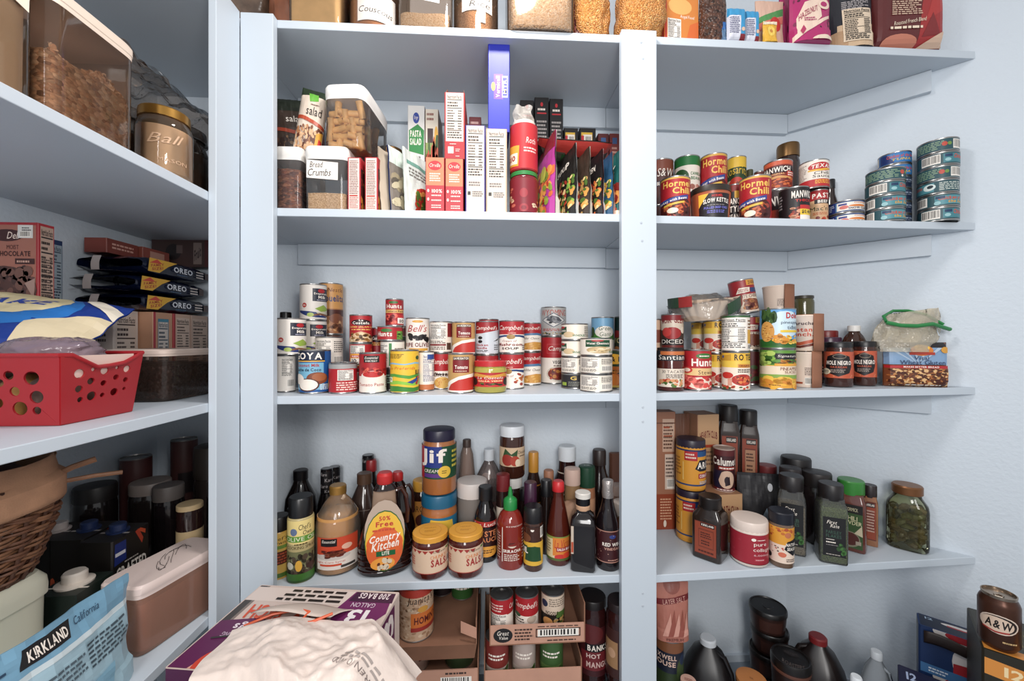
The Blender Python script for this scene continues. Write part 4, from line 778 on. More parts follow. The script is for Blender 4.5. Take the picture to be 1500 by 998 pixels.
can(raw(d3c.x, d3c.y, d3c.top, r=.034, h=.112), 'pale can peeping out behind the wide post', [('b', 0, 1, '#d0b098'), ('b', .3, .7, '#8a4a3a')], '#d0b098', G3)
# coffee filters in a plastic sleeve
cf = raw(0, 0, 0); c0 = cyl(1000, 1062, 440, Y=1.24, zb=ZC)
FILT = mat('#e2cdb8', .75)
zf = d5b.top + .105
def filt(i, j):
    a = 2 * PI * i; k = .058 + .042 * j; w = 1 + .05 * j * math.cos(a * 22)
    return (k * w * math.cos(a), k * w * math.sin(a), .052 * j ** 1.1)
mb = MB().grid(filt, 132, 5, FILT, cycu=True)
for q in range(1, 4): mb.grid(lambda i, j, q=q: (filt(i, .25 + .75 * j)[0] * (1 - .012 * q), filt(i, .25 + .75 * j)[1] * (1 - .012 * q), filt(i, .25 + .75 * j)[2] + .004 * q), 132, 4, FILT, cycu=True)
mb.add([filt(k / 40, 0) for k in range(40)], [tuple(range(39, -1, -1))], FILT)
o = mb.build('coffee_filters', None, (c0.x, c0.y, zf), (.06, -.05, -c0.al)); FILTERS = o; tag(o, 'stack of fluted white coffee filters on top of the tomato cans', 'coffee filters')
mb = MB()
def wrap(i, j):
    a = 2 * PI * i; r = .106 if j < .6 else .106 * (1 - (j - .6) * 1.5)
    return (r * math.cos(a) * (1 + .06 * noise.noise(Vector((3 * math.cos(a), 3 * math.sin(a), 4 * j)))), r * math.sin(a), .01 + .075 * j + .012 * noise.noise(Vector((2 * math.cos(a), 2 * math.sin(a), j * 5))))
mb.grid(wrap, 36, 12, clear('#ffffff', .06, .12, 1.2, .4, 60), cycu=True)
w_ = mb.build('plastic_wrap', o); w_['label'] = 'clear plastic sleeve'
for r0, z0, k, sl, h_, L in ((.108, .045, 0, 0, .032, ((3.5, 4.05, '#274a2c'), (4.05, 4.45, '#9c2f2c'))), (.111, .01, .02, .04, .035, ((5.35, 5.95, '#274a2c'), (5.95, 6.3, '#b3322f')))):
    mb = MB(); A0, A1 = L[0][0], L[1][1]
    for (a0, a1, c) in L: mb.grid(lambda i, j: ((lambda a: (r0 * math.cos(a), r0 * math.sin(a), z0 + h_ * j + sl * (a - A0) / (A1 - A0)))(a0 + (a1 - a0) * i)), 6, 1, mat(c, .4))
    mb.build('printed_label', o, smooth=0)
# pie filling and instant cups
def pie(): return [('b', .0, .6, '#ead6c2'), ('b', .55, 1, '#a8262c'), ('p', [(.2, .83), (1.2, .83), (1.2, 1), (.2, 1)], '#e0a03a'), ('t', '25 10% MORE', .3, 1., .86, .97, '#5a2a1c'), ('p', [(-.4, .6), (.3, .62), (.35, .76), (-.2, .78)], '#efe4d4'), ('l', -.25, .25, .64, .74, 2, '#a8262c'), ('r', .35, 1.2, .6, .74, '#3a4a78'), ('t', 'LITE CHERRY', -.2, .95, .44, .54, '#6a3a2a', 0), ('e', .45, .22, .55, .18, '#8a4a30'), ('d', 0, .9, .08, .36, 9, ['#a8603a', '#c88a5a', '#6a2a20'], .13)]
f1 = cyl(1086, 1116, 520, Y=1.28, zb=ZC, h=.112); f1.r = .038
can(f1, 'dark red can at the bottom of the pie filling stack', [('b', 0, 1, '#6a1f24'), ('d', -.6, .6, .1, .7, 6, ['#8a2a28', '#4a6a34'], .16), ('e', .8, .5, .25, .25, '#e0d4c8')], '#6a1f24', G3)
f2 = raw(f1.x - .004, f1.y, f1.top, r=.0385, h=.112); can(f2, 'red and white pie filling can in the middle of a stack', [*pie()[:-2], ('t', 'TENDER', -.5, .9, .08, .18, '#5a2a20'), ('e', .1, .3, .7, .18, '#8a4a30')], '#ead6c2', G3, rot=6)
f3 = raw(f1.x - .02, f1.y - .005, f2.top + .009, r=.0385, h=.112); can(f3, 'red and white pie filling can leaning on top of the stack', pie(), '#ead6c2', G3, rot=6, tilt=(0, -.17))
CUP = mat('#ecd8c8', .55); SLV = mat('#9a6a50', .75)
def cup(p, label, front=True, sleeve_side=1):
    r, h = p.r, p.h
    o = MB().lathe([(0, .0), (r * .78, 0), (r * .8, .002), (r, h * .95), (r * 1.03, h * .97), (r * 1.0, h), (r * .6, h), (0, h)], CUP).build('noodle_cup', None, (p.x, p.y, p.z + .0003), (0, 0, -p.al)); tag(o, label, 'cup', 'instant noodle cups'); reg(o, p.z, h, r * 1.03)
    lb = MB(); ops = [('t', 'maruchan', -.7, .5, .76, .86, '#4a2a2a', 1), ('t', 'instant', -.7, .45, .56, .68, '#c8502e'), ('t', 'lunch.', -.7, .35, .42, .54, '#c8502e'), ('w', [(-1, .18, .26), (-.3, .14, .24), (.4, .24, .34)], '#c8603a'), ('w', [(-1, .1, .17), (-.3, .06, .13), (.4, .14, .22)], '#7a3a2a')] if front else [('l', 0, .55, .35, .6, 5, '#5a4038'), ('c', 0, .55, .06, .28), ('r', -.6, -.1, .08, .14, '#a8502e')]
    Art(lb, cylmap(r * .803, h * .02, h * .94, r * 1.003), DU).run(ops); lb.build('printed_label', o, smooth=0)
    k = 14; mb = MB(); R = r * 1.05                          # curved card sleeve standing round the far side of the cup
    mb.grid(lambda i, j: (R * math.sin(.45 + 1.75 * i) * (1 + .22 * i * (1 - i)), -R * math.cos(.45 + 1.75 * i), h * (.0 + 1.03 * j)), k, 4, SLV)
    s_ = mb.build('card_sleeve', o, solid=.0016); s_['label'] = 'brown card sleeve'
    return o
u1 = cyl(1160, 1197, 514, Y=1.19, zb=ZC, h=.108); u1.r = .038; cup(u1, 'lower instant noodle cup beside the pineapple slices can', False)
u2 = raw(u1.x + .004, u1.y, u1.top + .0035, r=.04, h=.11); cup(u2, 'noodle cup with orange lettering beside the pineapple tidbits can')
u3b = raw(1.157 * .77, 1.24, ZC, r=.04, h=.11); 
u3 = cyl(1120, 1159, 411, Y=1.26, zb=ZC); u3.z = ZC + .222; u3.h = .1; u3.r = .042
for i, l in enumerate(('lowest', 'middle')): cup(raw(u3.x, u3.y, ZC + .111 * i, r=.041, h=.108), f'{l} hidden noodle cup behind the pineapple cans', False)
cup(u3, 'noodle cup with bar code raised above the pineapple cans', False)
p1 = cyl(1112, 1167, 511, 571, zb=ZC)
can(p1, 'pineapple slices can, green and yellow with a pale band', [('b', .6, 1, '#6a9a3c'), ('b', .0, .36, '#e8a92c'), ('b', .34, .58, '#ecd9c0'), ('r', -.1, .9, .76, .92, K_), ('t', 'Signature', 0, .8, .8, .88, W_, 0, .2), ('d', -.9, -.1, .62, .98, 9, ['#8fb84a', '#3f6a2a', '#b8cf6a'], .16), ('d', .0, .9, .62, .74, 9, ['#4a6a2a', '#c8862c', '#6a4a2a'], .1), ('r', -.1, .95, .585, .65, '#e6a92c'), ('t', 'PINEAPPLE', .1, .85, .47, .55, '#8a4a3a', 0), ('t', 'SLICES', .25, .75, .39, .455, '#8a4a3a', 0), ('w', [(-1, .24, .34), (0, .27, .36), (1, .24, .34)], '#8fae4a'), ('d', -.7, .9, .03, .25, 9, ['#f2c548', '#eeb52e', '#d8902a'], .18), ('l', -.3, .1, .05, .1, 1, '#7a4a1c')], '#e8b84a', G3)
can(raw(p1.x, p1.y, p1.top, r=p1.r, h=H + (499 - 450) * 1.13 / F - p1.top), 'pineapple tidbits can with a whole pineapple on blue sky', [('b', 0, 1, '#6aa8d8'), ('e', .3, .62, .75, .34, '#cfe2ea'), ('b', 0, .22, '#3f7a34'), ('w', [(-1.2, .0, .18), (0, .05, .24), (1.2, .0, .2)], '#2f6a2c'), ('p', [(-.65, .98), (-.5, .7), (-.3, .7), (-.05, .96), (-.25, .88), (-.35, 1.0), (-.45, .88)], '#33502c'), ('d', -.65, -.1, .62, .95, 7, ['#2c4a28', '#4a6a34'], .1, 1.4), ('e', -.4, .42, .3, .27, '#d8a050'), ('d', -.6, -.18, .2, .62, 14, ['#b87a34', '#e8bc6a'], .05), ('t', 'Dole', .3, .85, .76, .92, '#c8262e', 1), ('t', 'pineapple', .12, .92, .6, .7, '#3a4a6a', 0), ('t', 'tidbits', .35, .85, .48, .58, '#3a4a6a', 0), ('r', .1, .95, .4, .46, '#e8c62e'), ('d', -.05, .8, .12, .32, 9, ['#f0b62e', '#f6cc52', '#e09a24'], .13)], '#6aa8d8', G3)
ob = cyl(1166, 1200, 436, Y=1.31, zb=ZC); jb = raw(ob.x, ob.y, ZC, r=.04, h=.15)
jar(jb, 'jar of olives hidden at the bottom of the back corner stack', gloss('#5a5234'), BRASS, None)
jar(raw(ob.x, ob.y, jb.top, r=ob.r, h=H + (499 - 435) * 1.36 / F - jb.top), 'jar of green olives with orange label raised in the back corner', gloss('#5f5a34', .08), mat('#4a4438', .4), [('b', 0, 1, '#c88a5a'), ('t', 'OLIVES', -.5, .6, .4, .9, '#4a3a2a', 0)], lab=(.3, .55), lidh=.07)
k1 = cyl(1206, 1251, 501, 568, zb=ZC); k2 = cyl(1245, 1283, 500, 566, zb=ZC)
def mole(): return [('b', 0, 1, '#c8603c'), ('d', -.95, .95, .05, .95, 26, ['#d8845a', '#b8482c'], .06), ('p', [(-.62, .45), (-.5, .82), (0, .95), (.5, .82), (.62, .45), (.5, .2), (0, .06), (-.5, .2)], '#231c1e'), ('e', .05, .82, .3, .09, '#8a7a6a'), ('e', .05, .82, .26, .065, '#231c1e'), ('t', 'MOLE NEGRO', -.55, .58, .5, .66, W_), ('t', 'OAXACAN', -.36, .36, .38, .46, '#c8603c'), ('l', -.35, .35, .2, .34, 3, '#a89a90')]
k1.y += .0; jar(k1, 'squat dark mole jar with orange label and a round cream seal', gloss('#4a2a22', .1), BLACK, mole() + [('e', -.6, .24, .26, .12, '#efe2c4'), ('l', -.78, -.42, .19, .3, 3, '#5a4a3a')], lab=(.2, .78), lidh=.13, neck=.97, lidr=.98, shoulder=.04, group='mole sauce jars')
k2.y = k1.y + .012; jar(k2, 'squat dark mole jar standing second, nearer the angled wall', gloss('#4a2a22', .1), BLACK, mole(), lab=(.2, .78), lidh=.13, neck=.97, lidr=.98, shoulder=.04, group='mole sauce jars')
k3 = cyl(1194, 1234, 494, 563, zb=ZC); k3.y += .015; jar(k3, 'dark jar with a purple lid behind the mole jars', gloss('#33242a', .1), mat('#4a2440', .3), [('b', 0, 1, '#2a2026'), ('r', -.4, .4, .5, .9, '#8a5a34'), ('l', -.4, .5, .15, .45, 3, W_), ('b', 0, .1, '#6a3a6a')], lab=(.12, .7), lidh=.16)
k4 = cyl(1203, 1228, 484, Y=1.31, zb=ZC); k4.r = .034; jar(k4, 'dark jar with a red lid at the back of the third shelf', gloss('#33241f', .1), mat('#8a2a26', .35), None, lidh=.13)
k5 = cyl(1228, 1274, 477, Y=1.262, zb=ZC); k5.x -= .012; k5.y -= .012
bottle(k5, 'brown syrup jug with a small white cap behind the mole jars', [(.9, 0), (1, .05), (1, .55), (.9, .68), (.6, .82), (.4, .88), (.4, .92)], gloss('#4a2e22', .1), WHITE, [(.44, .9), (.44, .99), (.4, 1)], name='syrup_jug')
# bag of wheat gluten with a zip bag pulled over its top
wg = bx(1298, 1372, 502, 566, zb=ZC, d=.05); wg.rot = -.38; wg.w *= .92; wg.y -= .006
ops = [('b', .88, 1, '#2a2226'), ('t', 'Quality', -.75, -.4, .9, .97, W_, 0, .3), ('b', .5, .88, '#8aa8c8'), *[('p', [(0, .5), (-1 + .4 * i, .88), (-.85 + .4 * i, .88)], '#b8c8d8') for i in range(5)], ('e', .1, .82, .36, .12, '#d8862c'), ('r', -.3, .5, .72, .78, '#b8402c'), ('e', .1, .88, .25, .07, '#eec04a'), ('e', .82, .83, .14, .07, '#d8a03c'), ('t', 'Vital', -.15, .3, .61, .69, '#33406a', 0), ('t', 'Wheat Gluten', -.6, .8, .5, .6, '#26305a', 0), ('b', .42, .48, '#c02a32'), ('t', 'MAKES BETTER BREAD', -.5, .6, .43, .47, W_), ('b', 0, .42, '#8a5030'), ('d', -.95, .95, .02, .4, 70, ['#d8a060', '#b8743c', '#6a3a24', '#e8bc84', '#5a2c1c'], .065), ('l', -.4, .7, .02, .07, 1, W_)]
pouch(wg, 'bag of wheat gluten with pretzel picture near the angled wall', ops, base='#8a5030', t=.042, shape='flatbox', cat='bag', seed=3, crumple=.003)
zx, zy, zz0 = wg.x, wg.y, wg.top
ZIP = clear('#f2ece0', .38, .15, 1., .5, 70, '#e8ddc8')
mb = MB()
def zb_(i, j):
    a = 2 * PI * i; t = j; s = 1 - .12 * t + .1 * math.sin(3 * t)
    x = .078 * math.cos(a) * s; y = (.034 + .02 * (1 - t)) * math.sin(a) * (1 - .5 * t)
    n = .012 * noise.noise(Vector((2.2 * math.cos(a) + 5, 2.2 * math.sin(a), t * 3))) * 2
    return (x + n - .014 * (1 - t) + .01 * t, y + n * .6, -.028 + .125 * t + .01 * math.cos(a) * t)
mb.grid(zb_, 36, 14, ZIP, cycu=True)
o = mb.build('zip_bag', None, (zx, zy + .02, zz0), -.3); tag(o, 'crumpled clear zip bag with green seal over the gluten bag', 'bag')
GRN = mat('#2f8a4c', .35)
mb = MB(); mb.tube([(-.07, -.03, .062), (-.04, -.042, .052), (0, -.044, .05), (.04, -.04, .056), (.075, -.03, .045), (.095, -.02, .04)], .006, GRN, 8)
mb.tube([(-.07, -.03, .064), (-.066, -.01, .082), (-.03, .01, .1), (.01, .012, .1), (.05, .0, .085), (.085, -.012, .055)], .0045, GRN, 8)
s_ = mb.build('zip_seal', o); s_['label'] = 'green zip seal'
# ================================================================ second shelf, middle bay: dry goods
GB = 'clear food containers'
def boxA(*a, **k): return bx(*a, zb=ZB, **k)
PASTA = grain(['#8a4a30', '#5a2a20', '#a86a4a', '#3a1c18'], 90, .6, 1., (1, 1, 2.2)); CRUMB = grain(['#dcb084', '#e8c298', '#cc9e70', '#b88a5e'], 520, .9, .5)
q = boxA(399, 442, 214, Y=1.135, d=.13); bin_box(q, 'clear container of brown spiral pasta beside the corner post', fill=PASTA, filllabel='brown spiral pasta inside the container by the corner post', fillname='spiral_pasta', fillcat='pasta', level=.85, lidh=.036, pw=7)
q4 = q
q = boxA(444, 512, 213, Y=1.118, d=.15); bin_box(q, 'clear container with a handwritten bread crumbs label', fill=CRUMB, filllabel='tan bread crumbs in the labelled container', fillname='bread_crumbs', level=.36, lidh=.036, pw=7, ops=[('p', [(-.82, .5), (.55, .47), (.56, .74), (-.82, .78)], '#efe6de'), ('t', 'Bread', -.68, -.1, .66, .75, '#2a2422', 0, .25), ('t', 'Crumbs', -.76, .25, .53, .64, '#2a2422', 0, .3)])
qb = q
ztop = q.top + .001
pc = bx(474, 540, 127, Y=1.135, zb=ztop - H + H, d=.21); pc.z = ztop; pc.h = H + (499 - 127) * 1.115 / F - ztop; pc.rot = -.10
pc.y += .004
RIGA = mat('#e0aa62', .55, var=.15, vscale=40)
bin_box(pc, 'tall clear container of rigatoni standing on the bread crumbs container', lidh=.04, pw=6)
PCR = REG[-1]
# rigatoni, each a tube of its own
mb = MB(); mb.lathe([(.0075, 0), (.0095, 0), (.0095, .045), (.0075, .045), (.0075, 0)], RIGA, 14); mb.xform(Matrix.Translation((0, 0, -.0225)))
rg = mb.build('rigatoni'); tag(rg, 'ridged tan rigatoni tube in the tall container', 'pasta', 'rigatoni in the tall container')
rnd = random.Random(5); first = True; cx0, cy0 = pc.x + .0103, pc.y + pc.d / 2
spots = []
for lay in range(5):
    for i in range(5):
        for j in range(4 if lay < 3 else 3):
            spots.append((-.042 + .021 * i, -.08 + .049 * j, .016 + lay * .022, i, j))
for (x, y, z, i, j) in spots:
    o = rg if first else rg.copy()
    if not first: C.objects.link(o)
    first = False
    up = (i * 2 + j + int(z * 100)) % 3
    if up: x = max(-.034, min(.034, x)); x *= .8
    x += rnd.uniform(-.002, .002); y2 = y + .105 + rnd.uniform(-.003, .003)
    PCR[4].append(o)
    o.location = (pc.x + x * math.cos(pc.rot) - y2 * math.sin(pc.rot), pc.y + y2 * math.cos(pc.rot) + x * math.sin(pc.rot), pc.z + z + (.008 if up == 0 else 0))
    o.rotation_euler = (.25 + rnd.uniform(-.3, .3), rnd.uniform(-.2, .2), 0) if up == 0 else (PI / 2 + rnd.uniform(-.15, .15), rnd.uniform(-.3, .3), PI / 2 + rnd.uniform(-.6, .6))
# salad topping pouches
def salad(): return [('b', 0, 1, '#d8c8b8'), ('b', .86, 1, '#2a3a24'), ('p', [(-.2, .74), (.4, .78), (.3, .9), (-.4, .9)], '#6ab03c'), ('l', -.1, .5, .68, .72, 1, '#7a5a4a'), ('t', 'salad', -.35, .75, .52, .66, '#2a2422', 0), ('w', [(-1, .46, .52), (1, .34, .4)], '#b8502e'), ('d', -.95, .95, .0, .33, 34, ['#8a5a3c', '#b8845a', '#6a3a28', '#d8b088'], .1), ('p', [(.5, .02), (1, .02), (1, .3), (.6, .24)], '#e0a83c'), ('p', [(.7, .02), (1, .02), (1, .16), (.8, .18)], '#c83a2c')]
P = raw(-.518, 1.162, qb.top + .004, w=.07, h=.185, rot=.25); pouch(P, 'salad topping pouch with a green top leaning on the rigatoni container', salad(), base='#d8c8b8', t=.04, shape='pillow', cat='pouch', tilt=(-.1, .12), seed=4)
P = raw(-.575, 1.215, q4.top + .002, w=.1, h=.18, rot=.3); pouch(P, 'dark salad topping pouch behind the pale one at the corner post', [('b', 0, 1, '#4a3a30'), ('b', .75, 1, '#2a3024'), ('t', 'salads', -.2, .9, .55, .66, W_, 0), ('w', [(-1, .42, .48), (1, .3, .36)], '#a84a2e'), ('d', -.9, .9, .02, .3, 20, ['#6a4a34', '#8a6a4a', '#3a2620'], .12)], base='#4a3a30', t=.04, shape='pillow', tilt=(-.1, -.12), seed=5)
P = cyl(459, 477, 160, Y=1.34, zb=ZB); P.z = ZB; jar(P, 'small clear jar of red sauce behind the rigatoni container', gloss('#5a2a22'), mat('#d8d0c8', .4), None, name='glass_jar', lidh=.12)
P = cyl(546, 587, 203, Y=1.33, zb=ZB); jar(P, 'jar with a dull gold lid behind the red boxes', gloss('#8a4a44', .1), BRASS, None, lidh=.13, lidr=1.02, neck=.95)
blob('food_bag', 'small tan bag of grain slumped behind the two red boxes', 'bag', (-.27, 1.335, ZB), (.045, .03, .075), mat('#c89a74', .4, var=.15), 6, .1)
# two thin red boxes edge on
for i, (a_, b_) in enumerate(((510, 530), (535, 555))):
    B = boxA(a_, b_, 231, Y=1.112 + .004 * i, d=.12, rot=-.06)
    carton(B, f'thin red bordered box edge-on, the {"one beside the bread crumbs" if i == 0 else "second one, beside the clear pouch"}', [('b', 0, 1, '#b8303a'), ('r', -.88, .88, .015, .985, '#ecd6cc'), ('l', -.75, .7, .3, .95, 20, '#7a4440'), ('l', -.75, .7, .03, .25, 7, '#b86a60'), ('r', -.75, .6, .26, .285, '#c8402e')], right=[('b', 0, 1, '#3a2a2c'), ('b', .8, 1, '#b8262e'), ('d', -.9, .9, .05, .7, 20, ['#8a3a2c', '#c8842e', '#5a2a24'], .25)], base='#b8303a', group='thin red boxes')
# leaning flat pouches
def pch(u, v, w, h, rot, label, fr, bk, base, y=1.2, t=.02, lean=0., seed=1, z=ZB, backc=None, dx=0, rl=0., edge=1.8): 
    x = y * math.tan(ang(u)) + dx
    return pouch(raw(x, y, z, w=w, h=h, rot=rot), label, fr, bk, base=base, backc=backc, t=t, shape='stand', tilt=(lean, rl), seed=seed, crumple=.0035, edge=edge)
pch(566, 0, .1, .165, 1.12, 'silvery clear pouch leaning between red boxes and pouches', None, None, '#b8b0aa', 1.26, .016, -.06, 11)
pch(578, 0, .15, .185, 1.12, 'beige seasoning pouch edge-on with cream back', None, [('b', 0, 1, '#e0d2c0'), ('l', -.7, .7, .3, .9, 9, '#6a5a50')], '#c8b8a4', 1.2, .018, -.06, 12)
pch(597, 0, .15, .195, 1.12, 'pouch with a deep blue edge and grey photo side', [('b', 0, 1, '#8a8078'), ('b', .75, 1, '#d8e0d8'), ('d', -.9, .9, .05, .6, 18, ['#a89a80', '#6a6258', '#c8bca0'], .2)], [('b', 0, 1, '#2a4a8a')], '#2a4a8a', 1.2, .02, -.06, 13)
pch(618, 0, .14, .195, 1.12, 'white and teal pouch with a red pasta picture', [('b', 0, 1, '#d8e0da'), ('r', -.8, .6, .78, .84, '#7aa89a'), ('l', -.7, .7, .6, .75, 3, '#8a8a84'), ('e', .2, .25, .7, .25, '#b8382c'), ('d', -.4, .8, .06, .42, 16, ['#c8482e', '#e0a050', '#5a7a34'], .14)], None, '#d8e0da', 1.2, .022, -.06, 14)
# upright boxes
kz = boxA(599, 624, 155, Y=1.29, d=.1); carton(kz, 'tall white pasta salad box with a green brush mark', [('e', 0, .9, .4, .045, '#2f4a9a'), ('t', 'Kroger', -.25, .25, .88, .92, W_, 0, .2), ('p', [(-.9, .63), (.95, .6), (1, .8), (.2, .85), (-.9, .8)], '#2f8a48'), ('t', 'PASTA', -.75, .65, .745, .8, W_), ('t', 'SALAD', -.75, .65, .68, .735, W_), ('l', -.6, .6, .56, .6, 1, '#6a6a64'), ('e', 0, .48, .6, .075, '#4a5a34'), ('d', -.4, .4, .43, .53, 8, ['#6a7a3c', '#3a4a2c'], .2), ('e', 0, .3, .65, .075, '#d8b060'), ('e', .2, .17, .6, .05, '#c85a48')], base='#d8d6d2')
kx = boxA(625, 645, 160, Y=1.29, d=.1); carton(kx, 'narrow green and brown meal box beside the pasta salad box', [('b', .0, .4, '#7a4a34'), ('b', .4, 1, '#8a9a5a'), ('b', .72, 1, '#d8cfc0'), ('l', -.8, .4, .9, .98, 2, '#8a4a3c'), ('r', -.7, .2, .72, .84, '#4a3030'), ('e', .7, .78, .3, .08, '#d8a83c'), ('d', -.9, .9, .42, .7, 12, ['#6a8a3c', '#3a5a2c', '#b8502e'], .25), ('t', 'HOMESTYLE', -.9, .8, .36, .42, W_), ('l', -.8, .8, .1, .32, 5, '#d8b8a0')], base='#7a5a40')
pch(650, 0, .11, .2, 1.3, 'dark grey pouch edge-on behind the red pasta boxes', None, None, '#3a4048', 1.26, .02, -.03, 15)
def orv(): return [('b', 0, 1, '#c03440'), ('b', .48, 1, '#c88a64'), ('e', 0, .85, .75, .09, '#c8303a'), ('t', 'Orville', -.6, .6, .82, .89, '#f0d8c8', 0, .2), ('l', -.6, .6, .55, .72, 4, '#f0e0d0'), ('t', '100%', -.35, .8, .34, .41, '#f0d4cc'), ('l', -.4, .7, .27, .32, 1, '#f0d4cc'), ('l', -.4, .7, .18, .23, 1, '#f0d4cc'), ('l', -.4, .7, .05, .13, 2, '#f0d4cc'), ('e', -.75, .38, .12, .03, '#f0d4cc'), ('e', -.75, .22, .12, .03, '#f0d4cc')]
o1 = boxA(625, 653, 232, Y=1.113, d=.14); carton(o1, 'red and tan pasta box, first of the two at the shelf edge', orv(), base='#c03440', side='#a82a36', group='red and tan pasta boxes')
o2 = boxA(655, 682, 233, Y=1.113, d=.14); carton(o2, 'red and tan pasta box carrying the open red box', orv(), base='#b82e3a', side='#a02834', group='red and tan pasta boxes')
def nut(c, low=None): 
    r = [('b', 0, 1, c), ('r', -.92, .92, .006, .994, '#dccdc0')]
    if low: r += [('r', -.92, .92, .0, low, '#b8303a'), ('r', -.7, -.1, low * .3, low * .7, '#e0c8c0')]
    z0 = low or .38
    return r + [('n', -.85, .85, z0 + .02, .98, '#3a3432', '#dccdc0'), ('l', -.7, .5, .3, .36, 2, '#7a7270') if not low else ('l', .1, .6, low * .4, low * .6, 2, '#e0c8c0'), ('r', -.8, -.5, .2, .24, '#3a3634') if not low else ('l', .1, .6, low * .1, low * .2, 1, '#e0c8c0'), ('l', -.3, .8, .18, .25, 3, '#7a7270') if not low else ('l', -.5, .2, low * .8, low * .9, 1, '#e0c8c0')]
n1 = raw(0, 0, 0); n1 = bx(654, 684, 130, Y=1.113, zb=ZB, d=.14); n1.z = o2.top + .0005; n1.h = H + (499 - 137) * 1.11 / F - n1.z
oo = carton(n1, 'opened white and red nutrition box on top of a red pasta box', nut('#b8262e', .26), base='#c05048', side='#a82a30')
mb = MB(); w2 = n1.w / 2
for sx in (-1, 1):
    mb.add([(sx * w2 * .95, .01, n1.h), (sx * w2 * .95, .13, n1.h), (sx * w2 * .8, .11, n1.h + .022), (sx * w2 * .8, .03, n1.h + .026)], [(0, 1, 2, 3)], mat('#a86a4c', .7))
mb.add([(-w2 * .9, .138, n1.h), (w2 * .9, .138, n1.h), (w2 * .8, .128, n1.h + .02), (-w2 * .8, .128, n1.h + .02)], [(0, 1, 2, 3)], mat('#a86a4c', .7))
mb.build('carton_flap', oo, smooth=0, solid=.0008)
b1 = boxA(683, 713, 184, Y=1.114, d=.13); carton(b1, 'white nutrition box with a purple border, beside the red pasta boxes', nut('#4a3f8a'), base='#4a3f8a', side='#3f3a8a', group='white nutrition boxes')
b2_ = boxA(714, 745, 189, Y=1.114, d=.13); carton(b2_, 'white nutrition box with a pale tan border under the blue box', nut('#c8a88a'), base='#d8c4b0', side='#c8a04a', group='white nutrition boxes')
bb = bx(717, 749, 60, Y=1.13, zb=ZB, d=.1); bb.z = b2_.top + .0005; bb.h = H + (499 - 60) * 1.127 / F - bb.z
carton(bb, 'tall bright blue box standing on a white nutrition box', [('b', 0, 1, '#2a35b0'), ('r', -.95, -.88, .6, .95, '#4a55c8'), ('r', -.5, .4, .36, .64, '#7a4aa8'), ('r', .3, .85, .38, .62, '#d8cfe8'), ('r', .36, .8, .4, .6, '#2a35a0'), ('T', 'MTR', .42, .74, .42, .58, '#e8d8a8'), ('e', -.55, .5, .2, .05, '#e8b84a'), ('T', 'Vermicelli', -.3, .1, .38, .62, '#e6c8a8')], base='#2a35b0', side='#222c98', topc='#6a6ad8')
P = boxA(687, 705, 170, Y=1.28, d=.06); P.h = H + (499 - 174) * 1.285 / F - P.z; carton(P, 'dark red box whose top shows behind the nutrition boxes', [('l', -.8, .8, .93, .97, 1, '#d8b0a8')], base='#7a1f2a')
pch(718, 0, .07, .24, .9, 'black pouch tip showing beside the blue box', None, None, '#221e22', 1.27, .015, -.02, 16)
# red jars in shrink wrap
j1 = cyl(746, 788, 248, Y=1.15, zb=ZB)
jar(j1, 'lower red salsa jar with a green and white lid', gloss('#7a2230', .12), mat('#3a8a4a', .35), [('b', 0, 1, '#8a2634'), ('d', -.95, -.5, .2, .8, 6, ['#d8b090', '#c86a5a'], .13), ('d', .5, .95, .0, .35, 6, ['#d89a4a', '#e0c8a8'], .13), ('e', .0, .55, .18, .14, '#a83a44'), ('e', .0, .12, .2, .12, '#a83a44'), ('e', 0, .12, .12, .06, '#8a2634')], lab=(.03, .82), lidh=.1, neck=.9, lidr=.97, shoulder=.06)
j2 = raw(j1.x, j1.y, j1.top, r=j1.r * .98, h=H + (499 - 176) * 1.13 / F - j1.top)
jar(j2, 'upper red salsa jar wrapped in shrink plastic', gloss('#b83038', .12), mat('#d8d0c6', .35), [('b', 0, 1, '#c03038'), ('t', 'Roth', .1, .6, .55, .68, '#f0d8d0', 0, .2), ('l', .0, .7, .35, .48, 2, '#f0c8c0'), ('p', [(-1.1, .1), (-.25, .05), (-.2, .5), (-1.1, .55)], '#e0a83c'), ('p', [(-1.1, .14), (-.3, .1), (-.28, .34), (-1.1, .38)], '#efe0d0'), ('t', '$10', -.95, -.4, .16, .3, '#a8262c')], lab=(.03, .9), lidh=.07, neck=.8, lidr=.85, shoulder=.12)
mb = MB(); mb.grid(lambda i, j: (.03 * (2 * i - 1) * (1 - .2 * j) + .004 * math.sin(8 * j), -.004 + .006 * math.sin(9 * i + 4 * j), .055 * j), 10, 8, clear('#f4f0ec', .5, .15, 1, .4, 80, '#d8d0c8'))
o = mb.build('shrink_wrap', None, (j2.x - .002, j2.y, j2.top - .002)); tag(o, 'ruffled end of clear shrink wrap above the red jars', 'plastic wrap')
for i, (a_, b_, v_) in enumerate(((762, 782, 147), (783, 804, 143), (805, 825, 145))):
    B = boxA(a_, b_, v_, Y=1.335, d=.06); carton(B, f'tall black protein box, the {["first behind the red jar", "second and tallest", "third towards the tilted bag"][i]}', [('e', 0, .95, .2, .015, '#c8303a'), ('l', -.6, .6, .9, .93, 1, W_), ('r', -.7, .7, .88, .89, '#c8303a'), ('l', -.75, .75, .4, .84, 16, '#b8b0ac')], base='#1f1c1e', group='tall black boxes')
    if i == 0: pass
